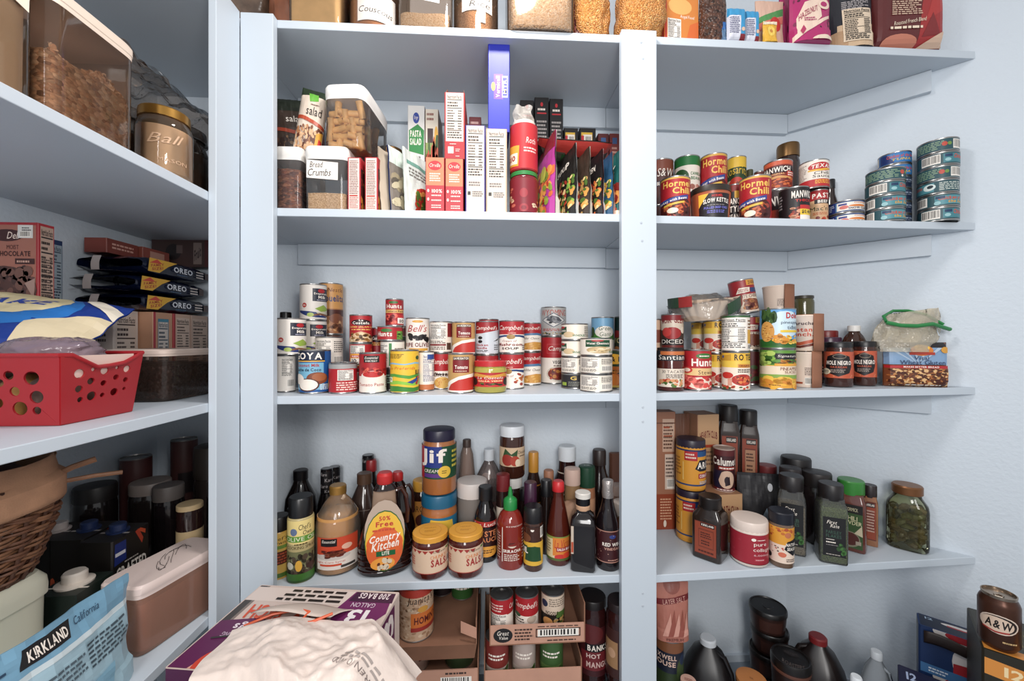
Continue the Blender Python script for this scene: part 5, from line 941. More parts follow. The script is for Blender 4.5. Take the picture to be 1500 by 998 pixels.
for i, (a_, b_) in enumerate(((826, 847), (849, 873))):
    B = boxA(a_, b_, 188, Y=1.335, d=.06); carton(B, f'black box with a yellow price tag, {"beside the tall black boxes" if i == 0 else "farther along the back wall"}', [('r', -.85, .6, .8, .96, '#e0b83c'), ('r', -.6, .55, .82, .94, '#efe6da'), ('r', -.85, -.5, .83, .93, '#c8303a'), ('c', -.35, .45, .83, .93)], base='#221e20', group='black tagged boxes')
for i, (a_, b_, c_) in enumerate(((876, 892, '#6a2a2c'), (893, 908, '#8a3a34'))):
    B = boxA(a_, b_, 196, Y=1.335, d=.06); carton(B, f'dull red box at the back beside the post, {"the darker" if i == 0 else "the lighter"}', [('r', -.5, .5, .9, .96, '#4a6a9a'), ('l', -.6, .6, .8, .88, 2, '#d8a89a')], base=c_)
# standing pouches seen nearly edge on
def taco(c, c2): return [('b', 0, 1, c), ('d', -.9, .9, .0, .55, 26, [c2, '#d8a050', '#b8402e', '#5a7a34', '#e8c890'], .1)]
pch(800, 0, .17, .235, -1.4, 'magenta pouch with a food picture, its cream back showing', [('b', 0, 1, '#b8459a'), ('b', .8, 1, '#8a2030'), ('d', -.9, .9, .02, .6, 22, ['#d8743c', '#e0a050', '#b8402e', '#8a9a3c'], .16), ('e', .3, .55, .25, .1, '#b8b84a')], [('b', 0, 1, '#dcd6c8'), ('l', -.8, .8, .08, .88, 22, '#6a645c')], '#b8459a', 1.19, .055, .0, 21, backc='#dcd6c8')
pch(829, 0, .16, .2, -1.4, 'dark pouch with a green taco picture among the edge-on pouches', taco('#2a2624', '#8ab04a') + [('t', 'SOUP', -.6, .6, .7, .8, W_)], [('b', 0, 1, '#d8d8d4')], '#2a2624', 1.185, .043, .0, 22, backc='#c8ccd0')
pch(848, 0, .16, .19, -1.4, 'white backed pouch with a noodle bowl picture', taco('#4a3a30', '#c8a060'), [('b', 0, 1, '#d6d0c4'), ('l', -.8, .8, .3, .9, 12, '#7a746c'), ('e', .3, .15, .2, .06, '#3f7a3c')], '#4a3a30', 1.185, .043, .0, 23, backc='#d6d0c4')
pch(866, 0, .16, .185, -1.4, 'black pouch with white lettering and orange food picture', taco('#241f22', '#d8743c') + [('t', 'CHICKEN', -.7, .6, .72, .82, W_)], [('b', 0, 1, '#c8ccd0')], '#241f22', 1.185, .043, .0, 24, backc='#b8402e')
pch(881, 0, .15, .18, -1.4, 'pouch with blue edge and yellow corn picture', taco('#2f5a7a', '#e8c23c'), [('b', 0, 1, '#d8b0a4')], '#2f6a8a', 1.185, .042, 0, 25, backc='#d8b0a4')
pch(895, 0, .13, .19, -1.4, 'teal pouch with white lettering and tomato picture', [('b', 0, 1, '#1f6a68'), ('t', 'alday', -.8, .6, .74, .83, W_, 0), ('t', 'ECON', -.8, .6, .62, .71, W_, 0), ('d', -.9, .9, .02, .5, 20, ['#c8502e', '#e0a050', '#efe0c8', '#8a2a20'], .18)], None, '#1f6a68', 1.18, .042, 0, 26)
tb_ = pouch(raw(.255, 1.165, ZB + .236, w=.22, h=.13, rot=.02), 'red and black rice bag lying tilted across the standing pouches', [('b', 0, 1, '#2a2422'), ('b', .72, 1, '#c8453c'), ('p', [(-.75, .35), (-.35, .3), (-.2, .72), (-.8, .72)], '#6a6458'), ('p', [(-.4, .3), (.1, .28), (.2, .6), (-.3, .64)], '#3a6a3c'), ('p', [(.1, .28), (.5, .3), (.5, .55), (.2, .6)], '#7a2a2c'), ('t', 'GREEN', .3, .9, .1, .22, W_)], [('b', 0, 1, '#2a2422'), ('p', [(-1, 0), (1, 0), (1, .22), (-.3, .42), (-1, .3)], '#c8453c'), ('p', [(.2, .3), (.9, .25), (.7, .6), (.3, .6)], '#6a6458'), ('p', [(-.2, .45), (.3, .34), (.3, .62), (-.2, .66)], '#3a6a3c'), ('p', [(-.6, .5), (-.2, .45), (-.2, .66), (-.5, .66)], '#7a2a2c')], base='#3a2c2a', t=.03, shape='pillow', seed=28, tilt=(-1.78, .04), cat='bag', name='rice_bag')
# ================================================================ lowest shelf, middle bay: bottles and jars
DARK = gloss('#1e1719', .1); BROWN = gloss('#3a1f18', .1)
def D(*a, **k): return cyl(*a, zb=ZD, **k)
for (uL, uR, vt, vb, lb) in ((400, 418, 752, 846, 'yellow cooking spray can nearest the corner post, mostly hidden'), (413, 433, 748, 842, 'yellow cooking spray can standing second behind the front one')):
    p = D(uL, uR, vt, vb); p.r = .029; p.y += .03 if uL > 405 else 0
    o = bottle(p, lb, [(1, 0), (1, .74), (.9, .77)], mat('#c8a04a', .3), BLACK, [(.93, .77), (.93, .98), (.85, 1)], [('b', 0, 1, '#d8b25a'), ('b', .0, .1, '#5a7a34'), ('t', 'Chef\'s', -.5, .5, .86, .94, '#33302a', 0, .1), ('t', 'Own', -.3, .4, .77, .84, '#33302a', 0, .1), ('b', .66, .74, '#7a9a4a'), ('b', .3, .6, '#6a3a2a'), ('l', -.7, .7, .32, .58, 4, '#b85a3c')], lab=(.03, .74), name='spray_can', cat='spray can', group='cooking spray cans')
p = D(427, 467, 718, 851)
bottle(p, 'front olive oil cooking spray can with a black cap', [(.97, 0), (1, .01), (1, .745), (.97, .76), (.9, .77)], mat('#b8a878', .3), mat('#1c1c1e', .3), [(.92, .765), (.92, .98), (.84, 1.)], [('b', 0, 1, '#e6d08a'), ('b', .36, .62, '#b8a878'), ('b', 0, .37, '#6a6a4a'), ('e', -.35, .82, .18, .06, '#6a7a9a'), ('t', "Chef's", -.1, .5, .85, .94, '#33302a', 0, .15), ('t', 'Own', .1, .55, .765, .84, '#33302a', 0, .15), ('b', .655, .75, '#6a9a3c'), ('t', 'OLIVE OIL', -.8, .85, .67, .735, '#e6e4c8', 0), ('l', -.3, .4, .6, .64, 1, '#5a4a2a'), ('t', 'COOKING SPRAY', -.75, .8, .54, .59, '#5a4a2a', 0), ('b', .3, .5, '#7a7a54'), ('d', -.95, .95, .13, .42, 26, ['#4a4230', '#8a8a6a', '#3a3426', '#5a4a3a'], .11), ('e', -.1, .27, .16, .09, '#d8a83c'), ('e', -.55, .27, .2, .06, '#c8c4b4'), ('e', .5, .24, .25, .05, '#4a2a22'), ('b', .0, .14, '#4a7a34'), ('b', .0, .035, '#3a5a2a')], lab=(.01, .745), name='spray_can', cat='spray can', group='cooking spray cans')
p = D(415, 465, 682, Y=1.375); p.r = .05
bottle(p, 'big dark bottle with sloping shoulders at the corner post', [(1, 0), (1, .45), (.92, .6), (.5, .8), (.42, .86), (.42, .9)], gloss('#241c1c', .15), BLACK, [(.46, .86), (.46, .99), (.4, 1)])
p = D(467, 490, 683, Y=1.33); p.r = .03
def kara(lb, p): bottle(p, lb, [(1, 0), (1, .45), (.75, .62), (.62, .68)], gloss('#221c1e', .12), gloss('#1d1a1e', .2), [(.62, .66), (.62, .99), (.55, 1)], [('r', -.9, .9, .0, 1, '#1d1a1e'), ('t', 'Karo', -.7, .0, .8, .95, '#b8b0b0', 0), ('t', 'Karo', -.2, .8, .52, .68, '#b8b0b0', 0), ('t', 'Karo', -.8, .1, .25, .4, '#b8b0b0', 0), ('t', 'Karo', -.2, .7, .02, .15, '#b8b0b0', 0)], lab=(.69, .97), group='dark syrup bottles')
kara('dark syrup bottle with a tall printed black cap', p)
p = D(481, 499, 681, Y=1.395); p.r = .03; kara('dark syrup bottle behind the tall printed cap, at the back wall', p)
p = D(532, 556, 664, Y=1.40); p.r = .032; kara('dark syrup bottle at the back wall above the red and white cap', p)
SYR = mat('#d09c5e', .18, 0, .3)
p = D(465, 535, 702, 848); p.rr = p.r
SH = [(.92, 0), (.98, .015), (1, .05), (1, .5), (.95, .58), (.8, .7), (.55, .81), (.36, .865), (.34, .92), (.34, .935)]
bottle(p, 'clear corn syrup bottle with gold cap and orange label', SH, clear('#fbf4ea', .08, .05, 1.1, body='#f0e4d4'), mat('#a8803c', .35, .5), [(.37, .9), (.37, .985), (.33, 1)], [('b', 0, .46, '#e6dad0'), ('b', .46, 1, '#d0502c'), ('r', -.48, -.02, .73, .97, K_), ('t', 'Essential', -.44, -.06, .84, .93, W_, 0, .2), ('e', .25, .68, .15, .09, '#e8b8a0'), ('e', -.15, .4, .5, .1, '#cfc4bc'), ('d', -.42, .12, .4, .6, 10, ['#7a3226', '#5a221c', '#8a4a34'], .1), ('t', 'Light Corn Syrup', -.62, .2, .2, .27, '#c8482c', 0), ('r', -.5, .1, .12, .18, '#d0502c'), ('r', .08, .5, .04, .12, '#4a4440')], lab=(.08, .46), lablim=.62, name='syrup_bottle', fill=SYR, level=.66)
bottle(D(510, 560, 687, Y=1.30), 'ribbed clear bottle with brown cap behind the corn syrup', [(.9, 0), (1, .05), (1, .5), (.85, .62), (.5, .8), (.42, .84), (.42, .9)], gloss('#4a3a34', .1), mat('#5a4232', .4), [(.46, .86), (.46, .99), (.4, 1)], [('b', .0, 1, '#9a8a80'), ('b', .0, .3, '#24306a')], lab=(.15, .56), name='syrup_bottle')
p = D(527, 551, 677, Y=1.345); p.r = .036
bottle(p, 'dark syrup bottle with a red and white cap', [(.95, 0), (1, .05), (1, .45), (.6, .72), (.42, .8), (.42, .86)], gloss('#231a1c', .1), mat('#9c2a2e', .35), [(.5, .85), (.5, .97), (.42, 1)], name='syrup_bottle')
# flat oval pancake syrup bottles with handle
def pancake(p, lb, front=True):
    r, h = p.r, p.h
    prof = [(.88, 0), (.96, .02), (1, .08), (.99, .2), (.97, .3), (.86, .42), (.72, .52), (.6, .6), (.52, .66), (.47, .78), (.42, .84), (.3, .885), (.25, .9), (.25, .93)]
    rib = []
    for a, b in prof: rib.append((a, b))
    o = bottle(p, lb, rib, gloss('#2a1613', .08), mat('#c22b2c', .35), [(.29, .89), (.31, .9), (.31, .975), (.24, 1)], None, name='syrup_bottle', sy=.55, group='pancake syrup bottles')
    MB().tube([(.42 * r, 0, .8 * h), (.62 * r, 0, .82 * h), (.8 * r, 0, .74 * h), (.86 * r, 0, .6 * h), (.84 * r, 0, .46 * h)], .09 * r, gloss('#4a2a22', .1), 10).build('handle', o)
    if front:
        MB().lathe([(0, .0), (.45 * r, .0), (.47 * r, .004), (.42 * r, .2 * h), (0, .2 * h)], clear('#e8d8c8', .5, .08, 1, body='#c8a890'), 24, 2, 1, .5, -.02 * r, -.12 * r, .62 * h).build('clear_neck', o)
        mb = MB(); a = Art(mb, lambda u, v, off: ((u * .74 * r, -.55 * r * (.995 if v < .5 else .995 - .42 * (v - .5)) - .001 - off, h * (.06 + .62 * v)), (0, -1, 0)), 0, .1)
        a.run([('e', 0, .62, 1., .5, '#b8a494'), ('e', 0, .48, .98, .48, '#3a6a34'), ('e', 0, .48, .94, .46, '#e6b92e'), ('e', 0, .36, .9, .34, '#d8662c'), ('e', 0, .45, .9, .2, '#dc6a2a'), ('t', '50%', -.28, .28, .8, .87, '#c02a2c'), ('t', 'Free', -.44, .42, .71, .79, '#c02a2c'), ('l', -.6, .7, .63, .69, 1, '#c8502c'), ('t', 'Country', -.74, .78, .46, .6, W_, 1, .25, 0, .05), ('t', 'Kitchen', -.66, .7, .36, .49, W_, 1, .25, 0, .05), ('r', -.42, .52, .25, .33, '#1f6a40'), ('t', 'LITE', -.14, .22, .265, .32, W_), ('e', -.1, .13, .6, .1, '#e8a03c'), ('d', -.5, .4, .05, .2, 6, ['#6a3a24', '#d8c8b0'], .14)])
        build_art(mb, 'paper_label', parent=o)
        mb = MB()
        for k in range(5):
            z = h * (.05 + .055 * k); R = r * (1.0 if k else .99)
            mb.tube([(R * math.cos(q), R * .555 * math.sin(q), z) for q in [2 * PI * i / 40 for i in range(40)]], .0016, gloss('#3a1d17', .08), 6, True)
        mb.build('ribs', o)
    return o
p = D(531, 607, 676, 846); rho = math.hypot(p.x, p.y); p.x, p.y = p.x * (rho - p.r * .42) / rho, p.y * (rho - p.r * .42) / rho; p.r *= 1.0; pancake(p, 'pancake syrup bottle with a red cap and big oval label')
p = D(552, 622, 680, Y=1.285); p.r = .056; pancake(p, 'second pancake syrup bottle behind, only red cap and handle showing', False)
p = D(601, 626, 705, 812, h=.2); p.y = 1.3; p.r = .036; p.h = H + (499 - 705) * 1.32 / F - ZD; p.x = 1.3 * math.tan(ang(613))
jar(p, 'brown jar with yellow cap left of the peanut butter jars', gloss('#3a201a', .1), mat('#d8a234', .4), [('b', 0, 1, '#c88a3c'), ('t', 'AROMA', -.6, .6, .66, .85, K_, 0), ('e', 0, .4, .4, .2, '#5a2a20'), ('b', .0, .12, '#8a4a2c')], lab=(.15, .68), lidh=.17, neck=.8, lidr=.85)
# peanut butter: two jars, the upper standing on the lower
p = D(622, 675, 722, Y=1.262); ph = H + (499 - 722) * 1.23 / F - ZD; p.h = ph
PB = gloss('#b0713f', .2)
jar(p, 'lower peanut butter jar with blue lid, chunky label', PB, mat('#1f6a8a', .35), [('b', 0, 1, '#2a7a9a'), ('p', [(-.5, .5), (.6, .5), (.5, .9), (-.3, .95)], '#e8c03c'), ('r', -1.1, -.4, .1, .6, '#b8262e'), ('t', 'SKIPPY', -1.05, -.3, .3, .55, W_), ('l', .1, .9, .1, .4, 3, '#8ab8c8')], lab=(.1, .66), lidh=.2, neck=.9, lidr=1., shoulder=.12, group='peanut butter jars')
p2 = raw(p.x, p.y - .002, p.top + .0015, r=p.r * .96, h=H + (499 - 623) * 1.295 / F - p.top)
jar(p2, 'upper peanut butter jar with navy lid, stacked on another', PB, mat('#2a2440', .35), [('b', 0, 1, '#24563a'), ('r', -1.6, -.62, 0, 1, '#b8262e'), ('r', -.62, .1, .35, 1, '#2a3f8a'), ('t', 'Jif', -.78, .28, .38, .93, W_), ('t', 'CREAMY', -.6, .1, .2, .3, W_, 0, .2), ('r', -.6, .1, .05, .17, '#6a3f8a'), ('e', .2, .22, .24, .18, '#e8c03c'), ('l', .1, .3, .16, .28, 2, '#5a4a1c'), ('l', .5, .9, .3, .9, 4, '#d8c84a'), ('r', .92, 1.3, 0, 1, '#d8c8c0')], lab=(.26, .76), lidh=.17, neck=.88, lidr=.93, shoulder=.12, group='peanut butter jars')
bottle(D(672, 697, 641, Y=1.37), 'clear squeeze bottle with tan contents behind the upper peanut butter jar', [(.9, 0), (1, .06), (1, .6), (.75, .85), (.5, .92)], clear('#d8c4b8', .4, .06, 1, body='#b09a90'), mat('#4a3a34'), [(.5, .91), (.5, .99), (.45, 1)], name='squeeze_bottle')
bottle(D(692, 732, 656, Y=1.335), 'clear bottle with white cap and dark syrup low inside', [(.92, 0), (1, .04), (1, .62), (.9, .7), (.5, .82), (.36, .86), (.36, .9)], clear('#d8ccc8', .25, .05, 1.1, body='#a89a98'), mat('#cfd4da', .4), [(.4, .87), (.4, .99), (.34, 1)], [('e', -.2, .9, .3, .1, '#d8cfc8'), ('b', 0, .3, '#a83a3a')], lab=(.3, .75), lablim=.6, name='syrup_bottle', fill=gloss('#2a1f1f', .1), level=.6)
p = D(674, 719, 701, Y=1.25)
jar(p, 'cloudy plastic tub with a wide white lid', clear('#c8c0b8', .75, .2, .6, body='#8a827c'), mat('#d8cfca', .4), None, lidh=.22, neck=.97, lidr=1.06, shoulder=.03, name='plastic_tub', cat='tub')
# salsa jars
for i, (a_, b_, vt, vb, lb) in enumerate(((605, 658, 765, 852, 'chunky salsa jar beside the pancake syrup'), (657, 708, 763, 850, 'chunky salsa jar beside the oyster sauce bottle'))):
    p = D(a_, b_, vt, vb)
    jar(p, lb, gloss('#5a241c', .1), mat('#dba032', .4), [('b', 0, 1, '#dcc0a6'), *[('p', [(-.95 + .22 * k, .96), (-.84 + .22 * k, .82), (-.73 + .22 * k, .96)], '#a83a34') for k in range(6)], ('t', 'Organic', .1, .6, .82, .92, '#3a4a34', 0, .2), ('e', .7, .92, .1, .04, '#5a8a3c'), ('t', 'CHUNKY', .0, .62, .6, .74, '#d8803c', 0), ('t', 'SALSA', .02, .8, .28, .58, '#a82a2c'), ('c', .68, .95, .25, .6), ('l', -.9, -.6, .3, .7, 4, '#c8604a'), ('b', .0, .03, '#a83a34')], lab=(.16, .72), lidh=.13, neck=.9, lidr=1.0, shoulder=.1, group='chunky salsa jars', lidops=[('e', 0, .5, .8, .4, '#d09428'), ('e', 0, .5, .74, .37, '#dba032'), ('t', 'MEDIUM', -.4, .4, .62, .72, '#b8842a', 0), ('l', -.4, .4, .35, .5, 2, '#b8842a')])
p = D(699, 733, 707, 827)
bottle(p, 'oyster sauce bottle with red and gold label', [(.95, 0), (1, .03), (1, .55), (.92, .63), (.6, .76), (.52, .8), (.52, .85)], DARK, BLACK, [(.62, .82), (.62, .985), (.55, 1)], [('b', 0, 1, '#3a1a18'), ('b', .85, 1, '#b83a34'), ('t', 'Sun Luck', -.8, .7, .87, .97, W_, 0, .1), ('t', 'OYSTER', -.75, .95, .58, .74, '#d88a5a'), ('t', 'SAUCE', -.45, .75, .42, .55, '#d88a5a'), ('e', .1, .15, .75, .15, '#e0a23a'), ('l', -.4, .5, .1, .22, 2, '#5a3a1c')], lab=(.08, .56))
# chocolate spread jars, stacked
p = D(737, 773, 700, Y=1.285); p.r = .036; p.h = H + (499 - 703) * 1.285 / F - ZD
jar(p, 'lower brown spread jar with white lid under the taller one', gloss('#33201c', .12), mat('#d8d4d0', .4), [('b', 0, .5, '#d8c8b8')], lab=(.1, .6), lidh=.15)
p2 = raw(p.x, p.y, p.top + .0005, r=.0425, h=H + (499 - 622) * 1.325 / F - p.top)
jar(p2, 'upper chocolate hazelnut spread jar with a wide white lid', gloss('#4a2a20', .12), mat('#dfe2e6', .4), [('b', 0, 1, '#d8bc9c'), ('p', [(-.5, .5), (-.35, .95), (0, .62)], '#3a5a34'), ('p', [(.3, .9), (-.1, .6), (.25, .5)], '#3a5a34'), ('e', -.25, .34, .3, .3, '#a83a2c'), ('e', .15, .3, .24, .27, '#b8482e'), ('e', .3, .2, .14, .2, '#e6d4b8'), ('t', 'Chocolate', .3, .95, .66, .82, '#4a3028', 0, .2), ('l', .4, .9, .5, .6, 1, '#4a3028')], lab=(.24, .6), lidh=.2, neck=.93, lidr=.99, shoulder=.06)
p = D(733, 752, 700, Y=1.19); p.x = 1.19 * math.tan(ang(742)); p.r = .022; p.h = H + (499 - 700) * 1.2 / F - ZD
jar(p, 'narrow steak sauce jar with a red lid behind the chili sauce bottle', gloss('#33201e'), mat('#7a1f24', .4), [('b', 0, 1, '#d8c8b8')], lab=(.2, .6), lidops=None, lidh=.2, lidr=1., neck=.95)
lb_ = 0
def slim(u0, u1, vt, Y, lb, capc, bodyc='#2a1c1a', capf=.82, ops=None, lab=(.15, .5), r=None, wide=1.5, name='sauce_bottle'):
    p = D(u0, u1, vt, Y=Y); p.r = (r or p.r * wide)
    k = 1 / wide
    return bottle(p, lb, [(.95, 0), (1, .03), (1, .5), (.85, .62), (k * 1.0, .74), (k * .95, capf)], gloss(bodyc, .12), capc, [(k * 1.02, capf), (k * 1.02, .985), (k * .9, 1)], ops, lab, name=name)
slim(774, 789, 660, 1.36, 'hot sauce bottle with a golden cap behind the spread jars', mat('#c8902e', .35), '#3a2620', .76, [('b', 0, 1, '#c8862e'), ('b', .2, .5, '#8a2a24')], (.4, .62), wide=1.7)
slim(770, 789, 703, 1.22, 'bottle with a purple cap behind the yellow labelled bottle', mat('#4a2440', .3), '#33202a', .7, wide=1.25)
slim(795, 810, 690, 1.27, 'dark bottle with a tan cork cap in the middle row', mat('#a8765a', .5), '#2a1c1a', .72, wide=1.8)
slim(797, 814, 706, 1.205, 'dark bottle with a black cap beside the hot sauce', BLACK, '#2a1e1c', .78, wide=1.35)
slim(757, 771, 712, 1.28, 'dark narrow bottle hidden behind the chili sauce bottle', BLACK, '#2a1e1c', .8, wide=1.5)
p = D(729, 768, 706, 836)
bottle(p, 'red chili sauce bottle with green nozzle cap and rooster print', [(.95, 0), (1, .03), (1, .52), (.97, .58), (.75, .67), (.5, .71), (.5, .73)], gloss('#8a2a1c', .1), mat('#1f8a44', .35), [(.52, .72), (.52, .83), (.46, .85), (.2, .88), (.14, .96), (.09, 1)], [('t', 'HUY FONG FOODS', -.2, .7, .95, 1., W_, 0), ('e', .1, .62, .34, .2, '#d8c4b4'), ('p', [(-.1, .5), (.1, .72), (.3, .64), (.22, .54)], '#5a1a14'), ('t', 'SRIRACHA', -.35, .55, .3, .38, W_), ('l', -.3, .5, .08, .27, 4, '#e0d0c4'), ('l', -.95, -.5, .1, .95, 12, '#c8a89a'), ('r', -.42, -.38, .05, .95, W_), ('l', .65, .95, .1, .9, 10, '#c8a89a')], lab=(.08, .56))
p = D(766, 795, 735, 839)
bottle(p, 'small oil bottle with black cap and yellow label', [(.95, 0), (1, .03), (1, .7), (.97, .74), (.9, .78)], gloss('#4a2a1c', .1), BLACK, [(.98, .76), (1.0, .78), (.96, .97), (.85, 1)], [('b', 0, .76, '#dcb02c'), ('b', .76, 1, '#3a2420'), ('e', -.05, .92, .12, .05, W_), ('e', -.6, .7, .45, .12, '#7a4a2c'), ('p', [(-.6, .12), (.6, .1), (.5, .45), (.1, .5), (-.5, .46)], '#24502c'), ('p', [(-.9, .3), (-.3, .28), (-.4, .5), (-.95, .5)], '#24502c'), ('t', 'OIL', -.95, -.35, .3, .46, W_), ('c', .5, .95, .7, .98)], lab=(.1, .72))
p = D(802, 837, 698, 830)
bottle(p, 'hot sauce bottle with tapered neck and bright red cap', [(.92, 0), (1, .03), (1, .36), (.97, .42), (.68, .65), (.46, .8), (.46, .88)], gloss('#5a2418', .08), mat('#c8262c', .35), [(.5, .875), (.53, .885), (.5, .98), (.4, 1)], [('b', 0, 1, '#8a9a4a'), ('b', .1, .9, '#d8c8a0'), ('r', -.3, 1, .2, .95, '#d8862e'), ('t', 'La Victoria', -.2, .95, .55, .88, '#b82a2c', 0, .2, 0, .05), ('r', -.1, .95, .38, .56, '#a82a2c'), ('t', 'SALSA BRAVA', -.05, .9, .42, .53, W_), ('e', .1, .15, .3, .12, '#c8302c'), ('e', .5, .2, .25, .14, '#d84a2c'), ('l', -.9, -.4, .3, .85, 5, '#8a7a5a'), ('b', 0, .1, '#5a6a34')], lab=(.07, .36))
slim(820, 846, 651, 1.335, 'tall dark sauce bottle with a white cap against the back wall', mat('#d6dade', .4), '#33181a', .84, [('b', 0, 1, '#241418'), ('b', .88, 1, '#d8c8b8'), ('e', 0, .45, .5, .35, '#a8282c'), ('l', -.3, .3, .35, .55, 2, '#e0c8b0'), ('b', .0, .06, '#d8c8b8')], (.5, .72), wide=1.75, name='sauce_bottle')
p = D(828, 849, 684, Y=1.27); p.r = .026; p.h = H + (499 - 684) * 1.29 / F - ZD
jar(p, 'spice jar with pale pink lid behind the black extract bottle', clear('#d8b890', .6, .05, 1, body='#b8926a'), mat('#cfb2a4', .4), [('b', 0, 1, '#c8b090')], lab=(.2, .5), lidh=.2, lidr=1.02, neck=.95)
p = D(846, 868, 682, Y=1.285); p.r = .028; p.h = H + (499 - 682) * 1.3 / F - ZD
jar(p, 'grated cheese jar with a dark green lid', gloss('#b07a5a', .3), mat('#1f4a34', .4), [('b', .6, 1, '#c89a7a')], lab=(.2, .6), lidh=.26, lidr=1., neck=.95, lidops=[('t', 'Kraft', -.4, .4, .4, .6, '#c8d0c8', 0)])
blob('paper_bag', 'tan dome shaped paper bag behind the black extract bottle', 'bag', (.265, 1.232, ZD), (.052, .026, .085), mat('#b08a70', .7, var=.15), 9, .08)
p = D(856, 900, 653, Y=1.352)
bottle(p, 'wide dark bottle with slim neck at the back near the wide post', [(.95, 0), (1, .04), (1, .45), (.9, .58), (.5, .72), (.42, .78), (.42, .84)], gloss('#2a1d1c', .1), mat('#33241f', .4), [(.46, .82), (.46, .98), (.4, 1)], None, sy=.8)
p = D(836, 873, 714, 840)
bottle(p, 'square black extract bottle with a white cap', [(.9, 0), (1, .03), (1, .6), (.9, .68), (.52, .74), (.5, .78)], DARK, mat('#d0a888', .4), [(.58, .77), (.6, .78), (.6, .83), (.55, .84)], [('r', -1, -.78, .3, 1, '#c8b8a8'), ('r', -.98, -.8, .34, .6, '#b8502e')], (.08, .6), pw=8, lablim=1)
BOT = bpy.data.objects[-1] if False else None
p3_ = raw(p.x, p.y, ZD)
o = [x for x in C.objects if x.get('label') == 'square black extract bottle with a white cap'][0]
MB().lathe([(0, .835 * p.h), (p.r * .57, .835 * p.h), (p.r * .57, .93 * p.h), (0, .93 * p.h)], mat('#17161a', .3)).build('neck_seal', o)
MB().lathe([(0, .93 * p.h), (p.r * .62, .93 * p.h), (p.r * .62, .99 * p.h), (p.r * .55, p.h), (0, p.h)], mat('#d8d2ca', .35)).build('lid', o)
p = D(867, 903, 697, 838)
bottle(p, 'red wine vinegar bottle with silver foil over its neck', [(.94, 0), (1, .03), (1, .45), (.95, .54), (.6, .68), (.47, .76), (.44, .82)], gloss('#201518', .08), mat('#b8b0ac', .3, .7, bump=.5, bscale=300), [(.47, .8), (.5, .84), (.46, .92), (.48, .985), (.42, 1)], [('b', 0, 1, '#4a2024'), ('b', .0, .03, '#b88a7a'), ('b', .97, 1, '#b88a7a'), ('e', .25, .82, .18, .06, '#3a4a8a'), ('t', 'RED WINE', -.3, .8, .52, .63, W_), ('t', 'VINEGAR', -.2, .7, .4, .48, '#c89a8a'), ('d', -.7, .9, .06, .95, 14, ['#c8a090'], .03), ('l', .0, .6, .06, .12, 1, '#c89a8a')], lab=(.1, .46))
B = bx(894, 912, 665, Y=1.392, zb=ZD, d=.02); carton(B, 'tan wooden board end at the back beside the wide post', None, base='#8a5a44', rad=.006, name='cutting_board', cat='board')
p = D(895, 922, 713, Y=1.235); p.r = .026; p.h = H + (499 - 713) * 1.25 / F - ZD; jar(p, 'jar with a pale lid half behind the wide post, rear one', gloss('#a88a7a', .2), mat('#c8b0a4', .4), [('b', 0, .7, '#c8a890')], lab=(.1, .7), lidh=.15, lidr=1., neck=.95)
p = D(897, 930, 728, 826); jar(p, 'herb jar with white lid half behind the wide post, front one', clear('#c89a78', .55, .05, 1, body='#a87a5a'), mat('#d8cac0', .4), [('r', -.75, .2, .05, .9, '#c8a890'), ('r', -.6, .0, .12, .85, '#7a3a34'), ('l', -.5, -.1, .2, .8, 6, '#d8c0b0')], lab=(.1, .68), lidh=.2, lidr=1., neck=.95)
# ================================================================ lowest shelf, angled bay: baking goods and spices
def boxD(*a, **k): return bx(*a, zb=ZD, **k)
B = boxD(962, 991, 604, 776, d=.05); carton(B, 'tall brown cocoa box beside the wide post, seen end on', [('b', 0, 1, '#a8765c'), ('b', 0, .3, '#9a4a2c'), ('r', -.35, .9, .66, .94, '#d0b09a'), ('l', -.25, .8, .68, .92, 8, '#6a4a3c'), ('r', -.25, .4, .86, .875, '#a8502e'), ('r', -.25, .7, .79, .8, '#a8502e'), ('r', -.1, .95, .34, .64, '#d8c4b4'), ('l', -.0, .85, .44, .62, 6, '#5a4a44'), ('c', .1, .9, .35, .43), ('l', -.6, .7, .08, .27, 8, '#d8a888'), ('e', -.1, .05, .16, .03, '#e6d8c8'), ('r', -1, 1, .9, .91, '#7a5240')], base='#9a6a52')
P = raw(.668, 1.375, ZD, w=.06, h=.4, rot=.1); pouch(P, 'brown bag in clear wrap behind the tall cocoa box', [('b', 0, 1, '#7a5442'), ('l', -.6, .6, .3, .8, 6, '#a88a74')], base='#7a5442', t=.03, seed=31, cat='bag', name='food_bag')
def argo(): return [('b', 0, 1, '#dc9c28'), ('b', .93, .97, '#2a3a6a'), ('b', .0, .07, '#dc9c28'), ('b', .07, .11, '#2a4a7a'), ('r', -.35, .95, .8, .93, '#2a5a8a'), ('r', -.35, .2, .7, .93, '#b8262e'), ('l', -.3, .15, .74, .9, 2, '#e8d0c0'), ('p', [(.1, .5), (.3, .72), (1.1, .72), (1.3, .5), (1.1, .44), (.3, .44)], '#1f2330'), ('t', 'ARGO', .2, 1.15, .5, .67, W_), ('r', .25, 1.2, .26, .38, '#a82a3a'), ('t', 'CORN STARCH', .3, 1.15, .28, .36, W_), ('l', -1.1, -.5, .3, .78, 6, '#a86a1c'), ('r', -.42, -.38, .2, .66, '#e8c87a'), ('l', .3, 1., .12, .2, 2, '#b8c8d8')]
p = D(990, 1045, 704, 826); p.y = 1.275; p.x = 1.275 * math.tan(ang(1017)); p.r = .0455; p.h = H + (499 - 722) * 1.29 / F - ZD
AY = mat('#dc9c28', .4); AN = mat('#33263a', .4)
